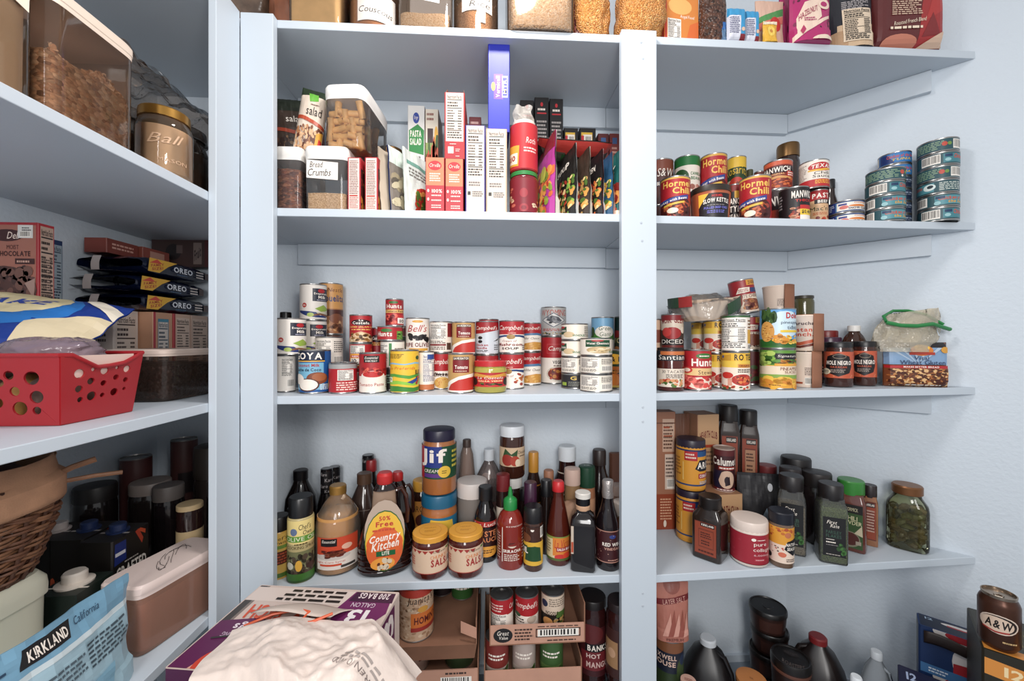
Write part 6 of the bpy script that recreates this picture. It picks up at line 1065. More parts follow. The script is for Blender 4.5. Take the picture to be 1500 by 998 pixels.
jar(p, 'lower yellow corn starch canister with navy lid', AY, AN, argo(), lab=(.08, .84), lidh=.13, neck=.97, lidr=1.0, shoulder=.03, name='canister', cat='canister', group='corn starch canisters')
p2 = raw(p.x, p.y, p.top + .0005, r=.0465, h=H + (499 - 641) * 1.345 / F - p.top)
jar(p2, 'upper yellow corn starch canister stacked on its twin', AY, AN, argo(), lab=(.06, .84), lidh=.15, neck=.97, lidr=.98, shoulder=.03, name='canister', cat='canister', group='corn starch canisters', rot=8)
AX, AYY, AR = p.x, p.y, p.r
# hearth boxes
B = boxD(1043, 1089, 700, Y=1.255, d=.095); B.h = H + (499 - 726) * 1.3 / F - ZD; B.rot = .06
hearth = [('b', 0, 1, '#c8a078'), ('t', 'HEARTH CLUB', -.7, .75, .55, .72, '#7a2a24', 1, 0, .05), ('r', -.75, .75, .38, .44, '#b8502e'), ('l', -.6, .6, .2, .34, 2, '#8a5a44')]
carton(B, 'low kraft baking powder carton under the red canister', [*hearth], base='#b88a68', top=[('r', -.02, .02, 0, 1, '#8a6248')], group='kraft baking cartons')
p = cyl(1043, 1076, 651, Y=B.y + .06, zb=B.top); p.y = 1.305; p.x = 1.305 * math.tan(ang(1060)); p.h = H + (499 - 652) * 1.375 / F - p.z
o = can(p, 'red baking powder canister with a feather headdress profile', [('b', 0, 1, '#4a1f24'), ('b', .86, 1, '#6a2a2c'), ('t', 'Calumet', -.75, .95, .62, .82, W_), ('r', -.3, .8, .52, .6, '#a83a2c'), ('l', -.25, .75, .53, .59, 1, W_), ('e', .2, .28, .5, .22, '#d8b8a0'), ('p', [(-.75, .5), (-.1, .48), (-.3, .25), (-.1, .05), (-.6, .08), (-.85, .3)], '#2a2440'), ('e', .2, .26, .16, .1, '#33202a'), ('p', [(.05, .3), (.35, .36), (.4, .16), (.1, .12)], '#33202a'), ('b', 0, .06, '#7a2a2c'), ('l', -.4, .6, .01, .05, 1, W_)], '#4a1f24', None, name='canister', cat='canister', tin=mat('#b8a498', .4))
B2 = boxD(1000, 1053, 606, Y=1.365, d=.055, rot=.0); B2.rot = 0
s0 = raw(.765, 1.36, ZD, w=.075, d=.07, h=.2); carton(s0, 'plain kraft carton hidden behind the corn starch canisters', None, base='#8a6248', group='kraft baking cartons')
B2 = raw(s0.x, 1.35, s0.top + .0005, w=.085, d=.08, h=0, rot=.12); B2.h = H + (499 - 610) * 1.38 / F - B2.z
carton(B2, 'kraft baking powder carton raised at the back left of the spice jars', hearth[:1] + [('t', 'HEARTH CLUB', -.8, .85, .55, .68, '#7a2a24', 1, 0, .04), ('r', -.7, .7, .42, .47, '#b8502e'), ('l', -.6, .5, .1, .38, 4, '#8a6a58')], base='#a87c60', group='kraft baking cartons')
def spice(p, lb, bodym, capm, ops, lab, fill=None, level=.7, rot=0, sy=1., lablim=.85, base=None, capr=.86, capz=.8, group='square spice jars', name='spice_jar'):
    return bottle(p, lb, [(.97, 0), (1, .02), (1, .66), (.96, .71), (capr * .96, .79), (capr * .94, capz + .02)], bodym, capm, [(capr, capz), (capr * 1.02, capz + .01), (capr * 1.02, .985), (capr * .95, 1)], ops, lab, base, lablim, name, 'jar', group, rot, 7, sy, fill, level)
def kirk(c): return [('r', -.8, .8, 0, 1, '#5a2a20'), ('r', -.76, .76, .02, .98, '#9a4a30'), ('r', -.35, .65, .86, .97, '#1f1a1c'), ('t', 'KIRKLAND', -.28, .6, .885, .945, W_), ('r', -.5, .6, .22, .78, '#7a3a2a'), ('r', -.46, .56, .25, .75, c), ('l', -.35, .45, .5, .7, 3, '#4a2018'), ('l', -.3, .4, .3, .46, 2, '#4a2018'), ('l', -.5, .6, .06, .16, 1, '#5a2418')]
p = D(1010, 1067, 718, 826); p.r *= .8; p.x += .004
spice(p, 'square peppercorn jar with black lid and rust label', gloss('#33261f', .12), mat('#241c1a', .35), kirk('#9a4a30'), (.08, .62), rot=-18, capr=.74)
for i, (a_, b_, vt, Y, c) in enumerate(((1046, 1086, 597, 1.365, '#7a5a4a'), (1078, 1117, 606, 1.345, '#b88a6a'))):
    p = D(a_, b_, vt, Y=Y); p.r *= .82
    base_ = raw(p.x, p.y, ZD, w=.08, d=.07, h=.15, rot=-p.al)
    bh = .13
    q = raw(p.x, p.y - .035, ZD, w=.075, d=.07, h=bh); carton(q, f'dark carton under the {"first" if i == 0 else "second"} tall spice jar at the back', None, base='#2a2220', group='dark cartons at the back')
    p.z = ZD + bh + .0005; p.h = H + (499 - vt) * 1.37 / F - p.z
    spice(p, f'tall brown spice jar raised at the back, the one {"nearer the wide post" if i == 0 else "nearer the back corner"}', gloss('#3a2a24', .15), mat('#2a2220', .4), kirk(c), (.06, .66), rot=8)
p = D(1063, 1120, 747, 831)
jar(p, 'white collagen powder tub with a red label', mat('#e6d8cc', .35), mat('#e0cfc4', .35), [('b', 0, 1, '#a82a3c'), ('e', .22, .84, .08, .05, W_), ('l', .34, .75, .81, .86, 1, W_), ('t', 'pure', .22, .7, .6, .72, W_, 0), ('t', 'collagen', .2, .98, .42, .57, W_, 0), ('t', '6,000mg', .22, .85, .28, .36, '#e8c0c0', 0), ('r', .24, .62, .12, .22, '#b8404e'), ('l', .28, .6, .15, .2, 1, '#e8c0c0'), ('d', -.9, -.2, .1, .8, 6, ['#b03a4a'], .1), ('b', 0, .02, '#7a1f2a')], lab=(.08, .74), lidh=.21, neck=.99, lidr=1.0, shoulder=.02, name='plastic_tub', cat='tub', rot=-6)
p = D(1125, 1164, 742, 833)
bottle(p, 'yellow and cream seasoning shaker with navy cap', [(.96, 0), (1, .02), (1, .74), (.97, .78), (.95, .8)], gloss('#7a6250', .15), mat('#23242f', .35), [(1.0, .79), (1.0, .98), (.93, 1.)], [('b', 0, 1, '#ecd6c4'), ('b', .52, 1, '#e0a22e'), ('d', -.8, .9, .62, .96, 6, ['#c8742e', '#b85a34', '#d8862e'], .1), ('e', .4, .8, .18, .08, '#c87a54'), ('p', [(.2, .4), (.35, .62), (.9, .7), (1.2, .55), (1.2, .3), (.7, .22)], '#1f1d22'), ('t', 'NATURES', .28, 1.1, .49, .58, W_), ('t', 'SEASONS', .34, 1.1, .37, .46, W_), ('e', .1, .24, .2, .07, '#d8785a'), ('d', -.6, .3, .1, .45, 5, ['#5a3a34', '#c8604a'], .05), ('e', -.6, .16, .16, .08, '#3a3634'), ('l', .3, .9, .05, .15, 2, '#6a5a54')], lab=(.09, .74), name='spice_shaker', cat='shaker', rot=-4)
# black cling box and vacuum bag
P = raw(.868, 1.26, ZD, w=.13, h=.215, rot=-.25); pouch(P, 'crumpled black and grey coffee bag behind the collagen tub', [('b', 0, 1, '#2a282c'), ('p', [(-.2, .2), (.7, .1), (.3, .5)], '#8a9aa8'), ('e', .5, .8, .12, .06, '#c8c8cc')], base='#242226', t=.05, seed=33, rough=.2, cat='bag', name='coffee_bag')
def lidjar(u0, u1, vt, Y, lb, lidc, body='#33292a', r=None, hl=.2, z=None):
    p = D(u0, u1, vt, Y=Y); p.r *= .9
    lim = WD - 1.4143 * p.r - .006
    if p.x + p.y > lim: d_ = (p.x + p.y - lim) / 2; p.x -= d_; p.y -= d_
    jar(p, lb, gloss(body, .15), mat(lidc, .45), None, lidh=hl, neck=.93, lidr=.98, shoulder=.08, name='spice_jar', group='round spice jars')
lidjar(1100, 1136, 684, 1.345, 'spice jar with a dull red lid, farther of the two red ones', '#8a3a3c', '#4a2a24')
lidjar(1105, 1144, 700, 1.285, 'spice jar with a brighter red lid, in front of the other red one', '#a83a3e', '#4a2a24')
lidjar(1134, 1187, 664, 1.33, 'wide dark jar with the highest black lid along the angled wall', '#241f20')
lidjar(1139, 1178, 680, 1.262, 'dark spice jar with grey black lid in the middle row', '#3a3334')
lidjar(1166, 1218, 685, 1.242, 'dark spice jar with brown black lid against the angled wall', '#2f2726')
PAR = grain(['#56642e', '#6e7e40', '#3e4a24', '#7e8e50'], 420, .9, 1.); RUB = grain(['#86725a', '#a6927a', '#5e4e40', '#94806a'], 420, .9, 1.)
def far(t): return [('r', -.82, .82, 0, 1, '#1f1d1f'), ('t', 'First', -.55, .2, .83, .92, W_, 0, .3), ('t', 'Rate', -.3, .35, .74, .83, W_, 0, .3), ('t', t[0], -.6, .5, .58, .66, '#4a6a5a', 0), ('t', t[1], -.6, .5, .48, .56, '#4a6a5a', 0), ('r', -.6, .0, .42, .44, '#c8c0b8'), ('l', -.6, .1, .33, .39, 1, W_), ('l', -.6, .5, .27, .31, 1, '#8a8484'), ('d', .3, .8, .1, .4, 5, ['#3a5a34', '#4a7a3c'], .16), ('l', -.6, .4, .03, .07, 1, '#b8b0a8')]
SG = clear('#eef0e6', .05, .05, 1.1)
p = D(1136, 1190, 692, 818); p.r *= .8; p.y += .012
spice(p, 'tall clear spice jar of brown seeds behind the yellow shaker', SG, mat('#2b2627', .4), far(('HERB', 'FLAKES')), (.12, .66), RUB, .62, rot=4)
p = D(1188, 1247, 702, 829); p.r *= .76
spice(p, 'tall clear square jar full of green parsley flakes', SG, mat('#241f20', .4), far(('PARSLEY', 'FLAKES')), (.1, .6), PAR, .72, rot=14)
p = D(1217, 1277, 697, Y=1.195); p.r *= .8
spice(p, 'chili powder jar with a bright green lid', gloss('#6a3a30', .15), mat('#3f8a3c', .35), [('r', -.85, .85, 0, 1, '#3f5a30'), ('r', -.85, .85, .8, 1, '#241f1c'), ('t', 'MCCORMICK', -.55, .55, .85, .93, '#c8c0a0', 0), ('t', 'CHILI', -.4, .5, .64, .74, '#e0d8b0', 0), ('t', 'POWDER', -.75, .8, .54, .63, '#e0d8b0', 0), ('e', 0, .2, .7, .18, '#8a8470'), ('e', 0, .21, .62, .15, '#5a2a22'), ('p', [(.3, .35), (.8, .55), (.85, .3)], '#c8bca0'), ('r', .4, .75, .1, .18, '#a89a8a')], (.05, .68), rot=-4, group='square spice jars')
p = D(1258, 1290, 708, 802); p.r *= .8; p.x -= .004; p.y -= .004
spice(p, 'small brown spice jar between chili powder and the clear jar', gloss('#9a6a48', .2), mat('#33292a', .4), kirk('#6a2a2a')[:5] + [('l', -.3, .6, .2, .8, 8, '#c8a898')], (.1, .74), group='square spice jars')
# clear jar with dried peppers
p = D(1294, 1366, 704, 812); p.r *= .92
rho = math.hypot(p.x, p.y)
while p.x + p.y > WD - 1.4143 * p.r * .78 - .004: p.y -= .002; p.x -= .002
o = bottle(p, 'clear flat jar of dried green peppers with a bronze lid', [(.9, 0), (.97, .02), (1, .08), (1, .62), (.95, .7), (.72, .79), (.66, .82), (.66, .87)], clear('#eef0dc', .06, .04, 1., body='#9a9468'), mat('#8a5f3c', .35, .6), [(.7, .86), (.74, .87), (.74, .98), (.68, 1.)], None, name='glass_jar', cat='jar', sy=.7, pw=3.2)
PEP = [mat('#5c5a2c', .5, 0, .2), mat('#5a4a26', .5, 0, .2), mat('#3a381e', .5), mat('#6a5a34', .5)]
rnd = random.Random(3); mb = MB()
for i in range(90):
    a = rnd.random() * 2 * PI; k = math.sqrt(rnd.random()) * .74; x, y = p.r * k * math.cos(a), p.r * .66 * k * math.sin(a); z = p.h * (.07 + .6 * rnd.random())
    L = .014 + .012 * rnd.random(); dx, dy, dz = rnd.uniform(-1, 1), rnd.uniform(-1, 1) * .5, rnd.uniform(-.6, .6); pts = [(x + dx * L * (t - .5) * 2, y + dy * L * (t - .5) * 1.4, z + dz * L * (t - .5) * 2 + .004 * math.sin(3 * t)) for t in (0, .25, .5, .75, 1)]
    pts = [((lambda m: (q[0] / m, q[1] / m, q[2]))(max(1, math.hypot(q[0], q[1] / .68) / (p.r * .8)))) for q in pts]
    mb.tube(pts, 0, PEP[i % 4], 7, rr=[.003, .009, .011, .009, .003])
f = mb.build('dried_peppers', None, (p.x, p.y, p.z + .0003), -p.al); tag(f, 'dried green and brown peppers packed inside the bronze lidded jar', 'food', None, 'stuff'); REG[-1][4].append(f)
# ================================================================ top shelf (only the lower part of its things is in view)
def A(uL, uR, Y, h, d=.1, rot=0): return bx(uL, uR, 0, zb=ZA, Y=Y, d=d, h=h, rot=rot)
MEAL = mat('#f0d49c', .8, var=.08, vscale=30); COUS = mat('#c98e62', .8, var=.12, vscale=200); RICE = grain(['#e2c8a8', '#ecd8bc', '#d2b490', '#efe0c8'], 330, .7, .8); BRICE = grain(['#c89468', '#d8a87c', '#b07c54'], 330, .7, .8)
BIN = clear('#f2e6dc', .06, .06, 1., body='#c8a890')
blob('foil_bag', 'crumpled dark clear bag of treats behind the corner post, top shelf', 'bag', (-.72, 1.24, ZA), (.075, .07, .13), mat('#6a5648', .18, 0, .3, bump=.6, bscale=30, var=.5, vscale=18), 2, .16, 3.4, fine=.1)
blob('paper_bag', 'orange brown bag beside the cornmeal container, top shelf', 'bag', (-.6, 1.235, ZA), (.047, .06, .16), mat('#9a5c38', .45, var=.35, vscale=14), 3, .12, 3, fine=.06)
q = A(424, 506, 1.12, .25, .16); bin_box(q, 'tall clear container full of yellow cornmeal on the top shelf', body=BIN, fill=MEAL, filllabel='yellow cornmeal filling the tall container', fillname='cornmeal', level=.93, pw=10)
p = raw(1.2 * math.tan(ang(549)), 1.2, ZA, r=.0735, h=.19)
p.al = math.atan2(p.x, p.y)
jar(p, 'round couscous jar with a pale lid and handwritten label', clear('#f4e8dc', .08, .06, 1.1, body='#c8a890'), mat('#c9c2bc', .35, .2), [('p', [(-.46, .1), (.52, .1), (.52, .84), (-.46, .88)], '#ddd4cc'), ('t', 'Couscous', -.42, .42, .3, .46, '#4a4440', 0, .2, 0, -.04)], lab=(.1, .66), lidh=.3, lidr=1.03, neck=.98, shoulder=.02, fill=COUS, level=.8, name='glass_jar')
q = A(586, 668, 1.12, .25, .15); bin_box(q, 'clear container of white rice with a big paper label', body=BIN, fill=RICE, filllabel='white rice low inside the labelled container', fillname='white_rice', level=.27, pw=10, ops=[('p', [(-.62, .4), (.55, .34), (.55, .75), (-.62, .75)], '#f0eae6')])
p = raw(1.185 * math.tan(ang(694)), 1.185, ZA, r=.066, h=.2); p.al = math.atan2(p.x, p.y)
jar(p, 'round brown rice jar with a handwritten label and tape', clear('#f4e8dc', .08, .06, 1.1, body='#c8a890'), mat('#d8d2cc', .4), [('p', [(-.42, .2), (.48, .2), (.48, .62), (-.42, .62)], '#ddd4cc'), ('r', .08, .26, .0, .24, '#e4deda'), ('t', 'Brown', -.36, .4, .4, .49, '#4a4440', 0, .2), ('t', 'Rice', -.2, .4, .26, .36, '#4a4440', 0, .2)], lab=(.16, .98), lidh=.2, lidr=1.02, neck=.98, shoulder=.02, fill=BRICE, level=.62)
q = A(742, 846, 1.085, .28, .2); bin_box(q, 'big clear bin of pale oats jutting over the shelf front', body=BIN, fill=grain(['#f0dcc0', '#e6c8a4', '#f6e8d4', '#d8b48e'], 210, .8, 1.), filllabel='pale rolled oats filling the big bin', fillname='oats', level=.9, pw=8)
P = A(838, 864, 1.16, .15, .03, .0); pouch(P, 'small clear bag of dark red beans beside the big oats bin', None, None, m=grain(['#5a2420', '#7a3a30', '#3a1816', '#8a4a3c'], 130, .35, 1.), t=.03, shape='pillow', seed=41, name='bean_bag', cat='bag')
CRB = lambda s: grain(['#c8803c', '#d89a54', '#b06a30', '#e6b474'], 260 + s, .45, 1.2)
blob('crumb_bag', 'clear bag of golden bread crumbs sitting between oats bin and wide post', 'bag', (.3, 1.2, ZA), (.058, .075, .11), CRB(0), 5, .16, 3.0, fine=.08)
blob('crumb_bag', 'clear bag of golden crumbs slumping over the top of the wide post', 'bag', (.445, 1.16, ZA), (.066, .072, .1), CRB(5), 8, .16, 2.6, fine=.08)
for (x, y, z, s_, k, r) in ((.3, 1.192, ZA + .0, 1.04, 5, 0), (.445, 1.152, ZA + .0, 1.04, 8, 0)):
    o = [q_ for q_ in C.objects if q_.name.startswith('crumb_bag')][0 if k == 5 else 1]
    mb = MB(); mb.grid(lambda i, j: (.035 * (2 * i - 1) * (1 + j) + .01 * math.sin(7 * j + k), -.02 + .02 * math.sin(5 * i + 3 * j), .19 + .07 * j + .008 * math.sin(9 * i)), 10, 6, clear('#fff4e6', .3, .1, 1.2, .5, 60)); mb.build('bag_neck', o)
q = A(972, 1026, 1.13, .2, .07, .12); carton(q, 'orange cake mix box with a nutrition panel on the top shelf', [('b', 0, 1, '#d8893a'), ('r', -1, -.9, 0, 1, '#b8302c'), ('e', -.1, .55, .7, .12, '#e8b46a'), ('t', 'Angel Food', -.1, .75, .37, .43, W_, 0, .1), ('n', -.85, -.05, .02, .36), ('p', [(.2, .0), (1, .0), (1, .36), (.5, .3)], '#d8702e')], base='#d07a34', side='#b0382c')
q2 = raw(q.x, q.y + .004, q.top + .0005, w=.07, d=.06, h=.06, rot=.1); carton(q2, 'small cream box lying on the orange cake mix box', [('r', -.8, .8, .2, .8, '#c8a078')], base='#d8b890')
P = A(1021, 1062, 1.135, .24, .05, .05); pouch(P, 'clear bag of dark roasted coffee beans on the top shelf', None, None, m=grain(['#3a2018', '#5a3626', '#24140f', '#6a4634'], 125, .35, 1.4), t=.055, seed=42, crumple=.004, name='coffee_bag', cat='bag')
q = A(1060, 1077, 1.27, .2, .03); carton(q, 'narrow pink and yellow box behind the blue pouches', [('b', 0, 1, '#c8303a'), ('b', .62, .9, '#d83a4a'), ('b', .78, .95, '#e8b83a'), ('l', -.7, .7, .45, .6, 3, '#f0c8c8')], base='#c8303a')
def tubp(u0, u1, lb, y):
    P = A(u0, u1, y, .095, .03)
    pouch(P, lb, [('b', 0, 1, '#d8d8e2'), ('b', .72, 1, '#3a9ac8'), ('r', .35, 1, 0, 1, '#3a9ac8'), ('l', -.9, .25, .18, .68, 9, '#6a6a88'), ('r', .3, 1, 0, .16, '#8a2030'), ('e', .6, .3, .2, .06, '#d8b8a0')], base='#d8d8e2', t=.024, shape='flatbox', seed=43, cat='pouch', name='squeeze_pouch', group='blue topped squeeze pouches')
tubp(1063, 1088, 'blue topped squeeze pouch next to the coffee bean bag', 1.115); tubp(1089, 1109, 'blue topped squeeze pouch next to the fruit snack pouch', 1.12)
P = A(1053, 1063, 1.118, .06, .02); pouch(P, 'small dark blue sachet between coffee beans and squeeze pouches', [('b', 0, 1, '#5a7a9a'), ('b', .6, 1, '#2f6aa8')], base='#5a7a9a', t=.012, seed=44)
P = A(1106, 1146, 1.145, .15, .04); pouch(P, 'pale fruit snack pouch with strawberry and green stripe', [('b', 0, 1, '#d8b4a0'), ('w', [(-1, .5, .62), (0, .6, .74), (1, .72, .86)], '#5a9a5a'), ('w', [(-1, .34, .5), (0, .42, .6), (1, .56, .7)], '#d87a6a'), ('e', .3, .5, .4, .16, '#c8342e'), ('e', .1, .42, .25, .08, '#e0605a')], base='#d8b4a0', t=.03, seed=45)
P = A(1117, 1137, 1.112, .055, .03); P.h = .062; pouch(P, 'small yellow snack pouch in front of the fruit snack pouch', [('b', 0, 1, '#e0b02c'), ('e', 0, .5, .5, .26, '#e8c85a'), ('e', 0, .5, .2, .1, '#c88a2c'), ('b', .85, 1, '#e6d8c0')], base='#e0b02c', t=.018, seed=46, edge=4)
def hz(): return [('b', 0, 1, '#b82a72'), ('d', -.95, .95, .0, 1, 12, ['#5a1f3a', '#8a2a58'], .07), ('w', [(-.8, .1, .34), (-.4, .16, .58), (0, .24, .62), (.35, .34, .64)], '#ecd2c0'), ('w', [(-.95, .0, .08), (-.4, .12, .2), (.3, .24, .3), (.8, .34, .38)], '#ecd2c0'), ('e', .55, .54, .3, .08, '#ecd2c0'), ('e', .53, .54, .17, .04, '#b82a72'), ('t', 'HAZELNUT', -.72, .18, .36, .45, '#a82a5a', 0, 0, .02, .14), ('l', -.5, .1, .28, .34, 2, '#b84a78'), ('p', [(-.7, .14), (-.55, .22), (-.45, .15), (-.6, .08)], '#b83a68'), ('p', [(-1, .7), (.6, .85), (.6, 1), (-1, 1)], '#ecd2c0'), ('t', 'COFFEE', -.6, .3, .76, .86, '#a82a5a', 0, 0, 0, .1), ('e', .4, -.02, .6, .08, '#e8d4c0')]
P = A(1157, 1212, 1.115, .2, .05, -.08); pouch(P, 'magenta hazelnut coffee bag with a cream cup drawing', hz(), base='#b82a72', t=.05, seed=47, cat='bag', name='coffee_bag')
P = A(1140, 1166, 1.17, .21, .04, .1); pouch(P, 'second magenta coffee bag with a yellow price tag, half hidden', [('b', 0, 1, '#b02a6c'), ('d', -.9, .9, .1, 1, 10, ['#6a2048'], .12), ('r', -.5, .5, .0, .22, '#e6b82c'), ('r', -.35, .4, .02, .17, '#efe6dc'), ('r', -.2, .3, .05, .14, '#4a3a34')], base='#b02a6c', t=.04, seed=48, cat='bag', name='coffee_bag')
P = A(1204, 1226, 1.24, .2, .04, .2); pouch(P, 'red bag behind the magenta hazelnut coffee', [('b', 0, 1, '#c8402e')], base='#c8402e', t=.04, seed=49, cat='bag', name='food_bag')
P = A(1216, 1271, 1.135, .23, .06, -.25); pouch(P, 'black coffee bag with a cream nutrition panel', [('b', 0, 1, '#2a2a34'), ('r', -.7, .9, .0, .3, '#d0b494'), ('r', -1, -.3, .0, .22, '#b89674'), ('t', 'BREAKFAST', -.35, .5, .7, .74, W_), ('t', 'BLEND', -.2, .4, .64, .69, W_), ('l', -.5, .7, .5, .62, 5, '#b8b0b0'), ('n', -.5, .8, .06, .5, '#3a342f', '#e2cdb4')], base='#2a2a34', t=.06, seed=50, cat='bag', name='coffee_bag', rough=.45)
P = A(1272, 1364, 1.118, .23, .06, -.12); P.x -= .006; pouch(P, 'dark red roast coffee bag with faceted pattern near the angled wall', [('b', 0, 1, '#6a2a2a'), ('p', [(.2, .0), (1, .0), (1, 1), (.5, 1), (.3, .5)], '#a83030'), ('p', [(.4, .3), (1, .45), (1, .8), (.6, .6)], '#b83a36'), ('p', [(.3, .1), (.8, .12), (.6, .4)], '#8a2a2c'), ('t', 'ROAST', -.55, .15, .72, .84, '#efdcc4', 1, 0), ('t', 'BALANCED', -.35, .35, .64, .71, '#efdcc4', 0), ('l', -.55, .3, .38, .61, 9, '#d8b8a0'), ('t', 'Roasted French Blend', -.5, .4, .27, .32, '#efdcc4', 0, .2, 0, .05), ('l', -.6, .4, .19, .25, 1, '#efdcc4'), ('e', -.3, .04, .5, .1, '#c8826a'), ('p', [(.25, .0), (1, .0), (1, .18)], '#d8b8a0')], base='#6a2a2a', t=.05, seed=51, cat='bag', name='coffee_bag', shape='flatbox')
q = A(1365, 1379, 1.124, .07, .02); mb = MB(); mb.box(-.012, .012, 0, .003, 0, .068, mat('#2a2d24', .5)); mb.box(-.03, .012, 0, .05, 0, .002, mat('#2a2d24', .5))
o = mb.build('bookend', None, (q.x - .004, q.y, ZA + .0003), smooth=0); tag(o, 'small black metal bookend at the end of the top shelf', 'bookend')
# ================================================================ side shelves, second level
OATS = grain(['#c8986c', '#dcb088', '#a8764e', '#e8c49c', '#8a6040'], 105, .75, 1.6, (1, 1, 1.5))
def side(x, y0, y1, z, d, h, rot=0):      # a thing whose front faces +x: p.x, p.y = the middle of its front face seen from the room
    p = raw(x, (y0 + y1) / 2, z, w=y1 - y0, d=d, h=h, rot=PI / 2 + rot); return p
q = side(-.682, .655, .818, ZB, .2, .206)
bin_box(q, 'big clear container of rolled oats on the side shelf', lidm=mat('#e6d4c4', .4), body=clear('#f2e4dc', .05, .05, 1., body='#c8a890'), fill=OATS, filllabel='rolled oats in the big side shelf container', fillname='rolled_oats', level=.58, lidh=.026, pw=9, wave=.007)
FL = []
rnd = random.Random(11); mb = MB()
for i in range(1300):
    a = rnd.random(); yy = .67 + .132 * rnd.random(); zz = .006 + (.105 + .012 * math.sin(yy * 60)) * rnd.random()
    r = .0035 + .0025 * rnd.random(); n = 7; M = Matrix.Translation((-.6955 - .004 * rnd.random(), yy, zz)) @ Matrix.Rotation(rnd.uniform(-1.2, 1.2), 4, 'X') @ Matrix.Rotation(rnd.uniform(-.7, .7), 4, 'Y') @ Matrix.Rotation(rnd.uniform(-.7, .7), 4, 'Z')
    mb.add([M @ Vector((0.0006 * (k % 2), r * math.cos(2 * PI * k / n), .72 * r * math.sin(2 * PI * k / n))) for k in range(n)], [tuple(range(n))], mat(('#f0cda6', '#f6dcbc', '#dcb088', '#b88c64')[i % 4], .75))
of = [x for x in C.objects if x.name.startswith('rolled_oats')][0]
fo = mb.build('oat_flakes', of, smooth=0); fo.matrix_parent_inverse = (Matrix.Translation(of.location) @ Matrix.Rotation(of.rotation_euler.z, 4, 'Z')).inverted(); fo.location = (0, 0, ZB); fo['kind'] = 'stuff'
q = side(-.682, .47, .65, ZB, .2, .26)
bin_box(q, 'clear container of cane sugar with a handwritten label', lidm=mat('#e6d4c4', .4), body=clear('#f2e4dc', .05, .05, 1., body='#c8a890'), fill=mat('#ecd8b4', .8, var=.07, vscale=12), filllabel='pale sugar in the labelled side container', fillname='sugar', level=.62, lidh=.03, pw=9, labface='front', ops=[('p', [(-.5, .63), (.8, .5), (.82, .74), (-.5, .86)], '#efe2d0'), ('t', 'Tot\'l', .1, .66, .66, .77, '#33302e', 0, .1), ('t', 'Sugar', -.2, .62, .56, .64, '#33302e', 0, .1)])
blob('chip_bag', 'shiny clear bag of brown crackers behind the oats container', 'bag', (-1.01, 1.03, ZB), (.07, .08, .2), mat('#7a5238', .2, 0, .5, bump=.8, bscale=24, var=.5, vscale=22), 12, .14, 3, fine=.08)
p = raw(-.727, .935, ZB, r=.0515, h=.152); p.al = math.atan2(p.x, p.y)
JG = clear('#f6ece2', .07, .04, 1.1, body='#d8b898')
o = jar(p, 'pint canning jar of pale flour with a gold band lid', JG, mat('#a8803a', .3, .8), None, lidh=.14, neck=.84, lidr=.9, shoulder=.16, fill=mat('#f2d4b4', .85, var=.05, vscale=25), level=.93)
mb = MB(); Art(mb, cylmap(p.r * 1.004, p.h * .12, p.h * .64), DU).run([('t', 'Ball', -.38, .42, .62, .88, '#d4b090', 0, .35, 0, .1), ('t', 'MASON', -.15, .5, .12, .22, '#d4b090', 0)]); mb.build('embossed_lettering', o, smooth=0)
def swing(x, y, lb, h=.2):
    p = raw(x, y, ZB, r=.06, h=h); p.al = math.atan2(x, y)
    o = bottle(p, lb, [(.95, 0), (1, .03), (1, .62), (.86, .74), (.84, .78)], clear('#d8d0c8', .12, .05, 1.1, body='#6a5a50'), clear('#c8c4c0', .25, .05, 1.2, body='#7a706a'), [(.92, .8), (.95, .84), (.9, .92), (.5, .97)], None, name='swing_top_jar', cat='jar', group='swing top glass jars', fill=mat('#5a4232', .6, var=.3, vscale=40), level=.6, capname='lid')
    r = p.r
    mb = MB(); mb.tube([(r * .93 * math.cos(a), r * .93 * math.sin(a), h * .79) for a in [2 * PI * k / 28 for k in range(28)]], .0018, STEEL, 6, True)
    mb.tube([(-.012, -r * .95, h * .66), (-.012, -r * 1.02, h * .78), (-.01, -r * .98, h * .86), (.01, -r * .98, h * .86), (.012, -r * 1.02, h * .78), (.012, -r * .95, h * .66)], .0016, STEEL, 6)
    mb.tube([(0, -r * 1.04, h * .62), (0, -r * 1.05, h * .8), (0, -r * .8, h * .93), (0, 0, h * .985), (0, r * .8, h * .93)], .0016, STEEL, 6)
    mb.tube([(-.014, -r * 1.03, h * .7), (.014, -r * 1.03, h * .7)], .0035, STEEL, 8); mb.build('wire_clasp', o); return o
swing(-.8, 1.075, 'swing top glass jar behind the canning jar', .2); swing(-.86, .975, 'swing top glass jar between oats container and canning jar', .19)
p = raw(-.76, 1.17, ZB, r=.045, h=.09); p.al = -.6; jar(p, 'low jar of orange brown spices beside the side shelf post', gloss('#8a5030', .15), BRASS, None)
mb = MB()
def sheet(i, j):
    y = .86 + .42 * i; x = -.915 + .2 * j - .02 * math.sin(3 * i)
    return (x, y, ZB + .215 + .045 * math.sin(2.6 * j) + .028 * noise.noise(Vector((x * 22, y * 22, 3))) + .012 * noise.noise(Vector((x * 60, y * 60, 8))) - .05 * max(0, j - .7))
mb.grid(sheet, 40, 26, clear('#d8cec6', .34, .1, 1.6, .8, 55, '#b8a89a'))
o = mb.build('plastic_bag', solid=0); tag(o, 'shiny clear plastic bag lying over the swing top jars', 'plastic bag')
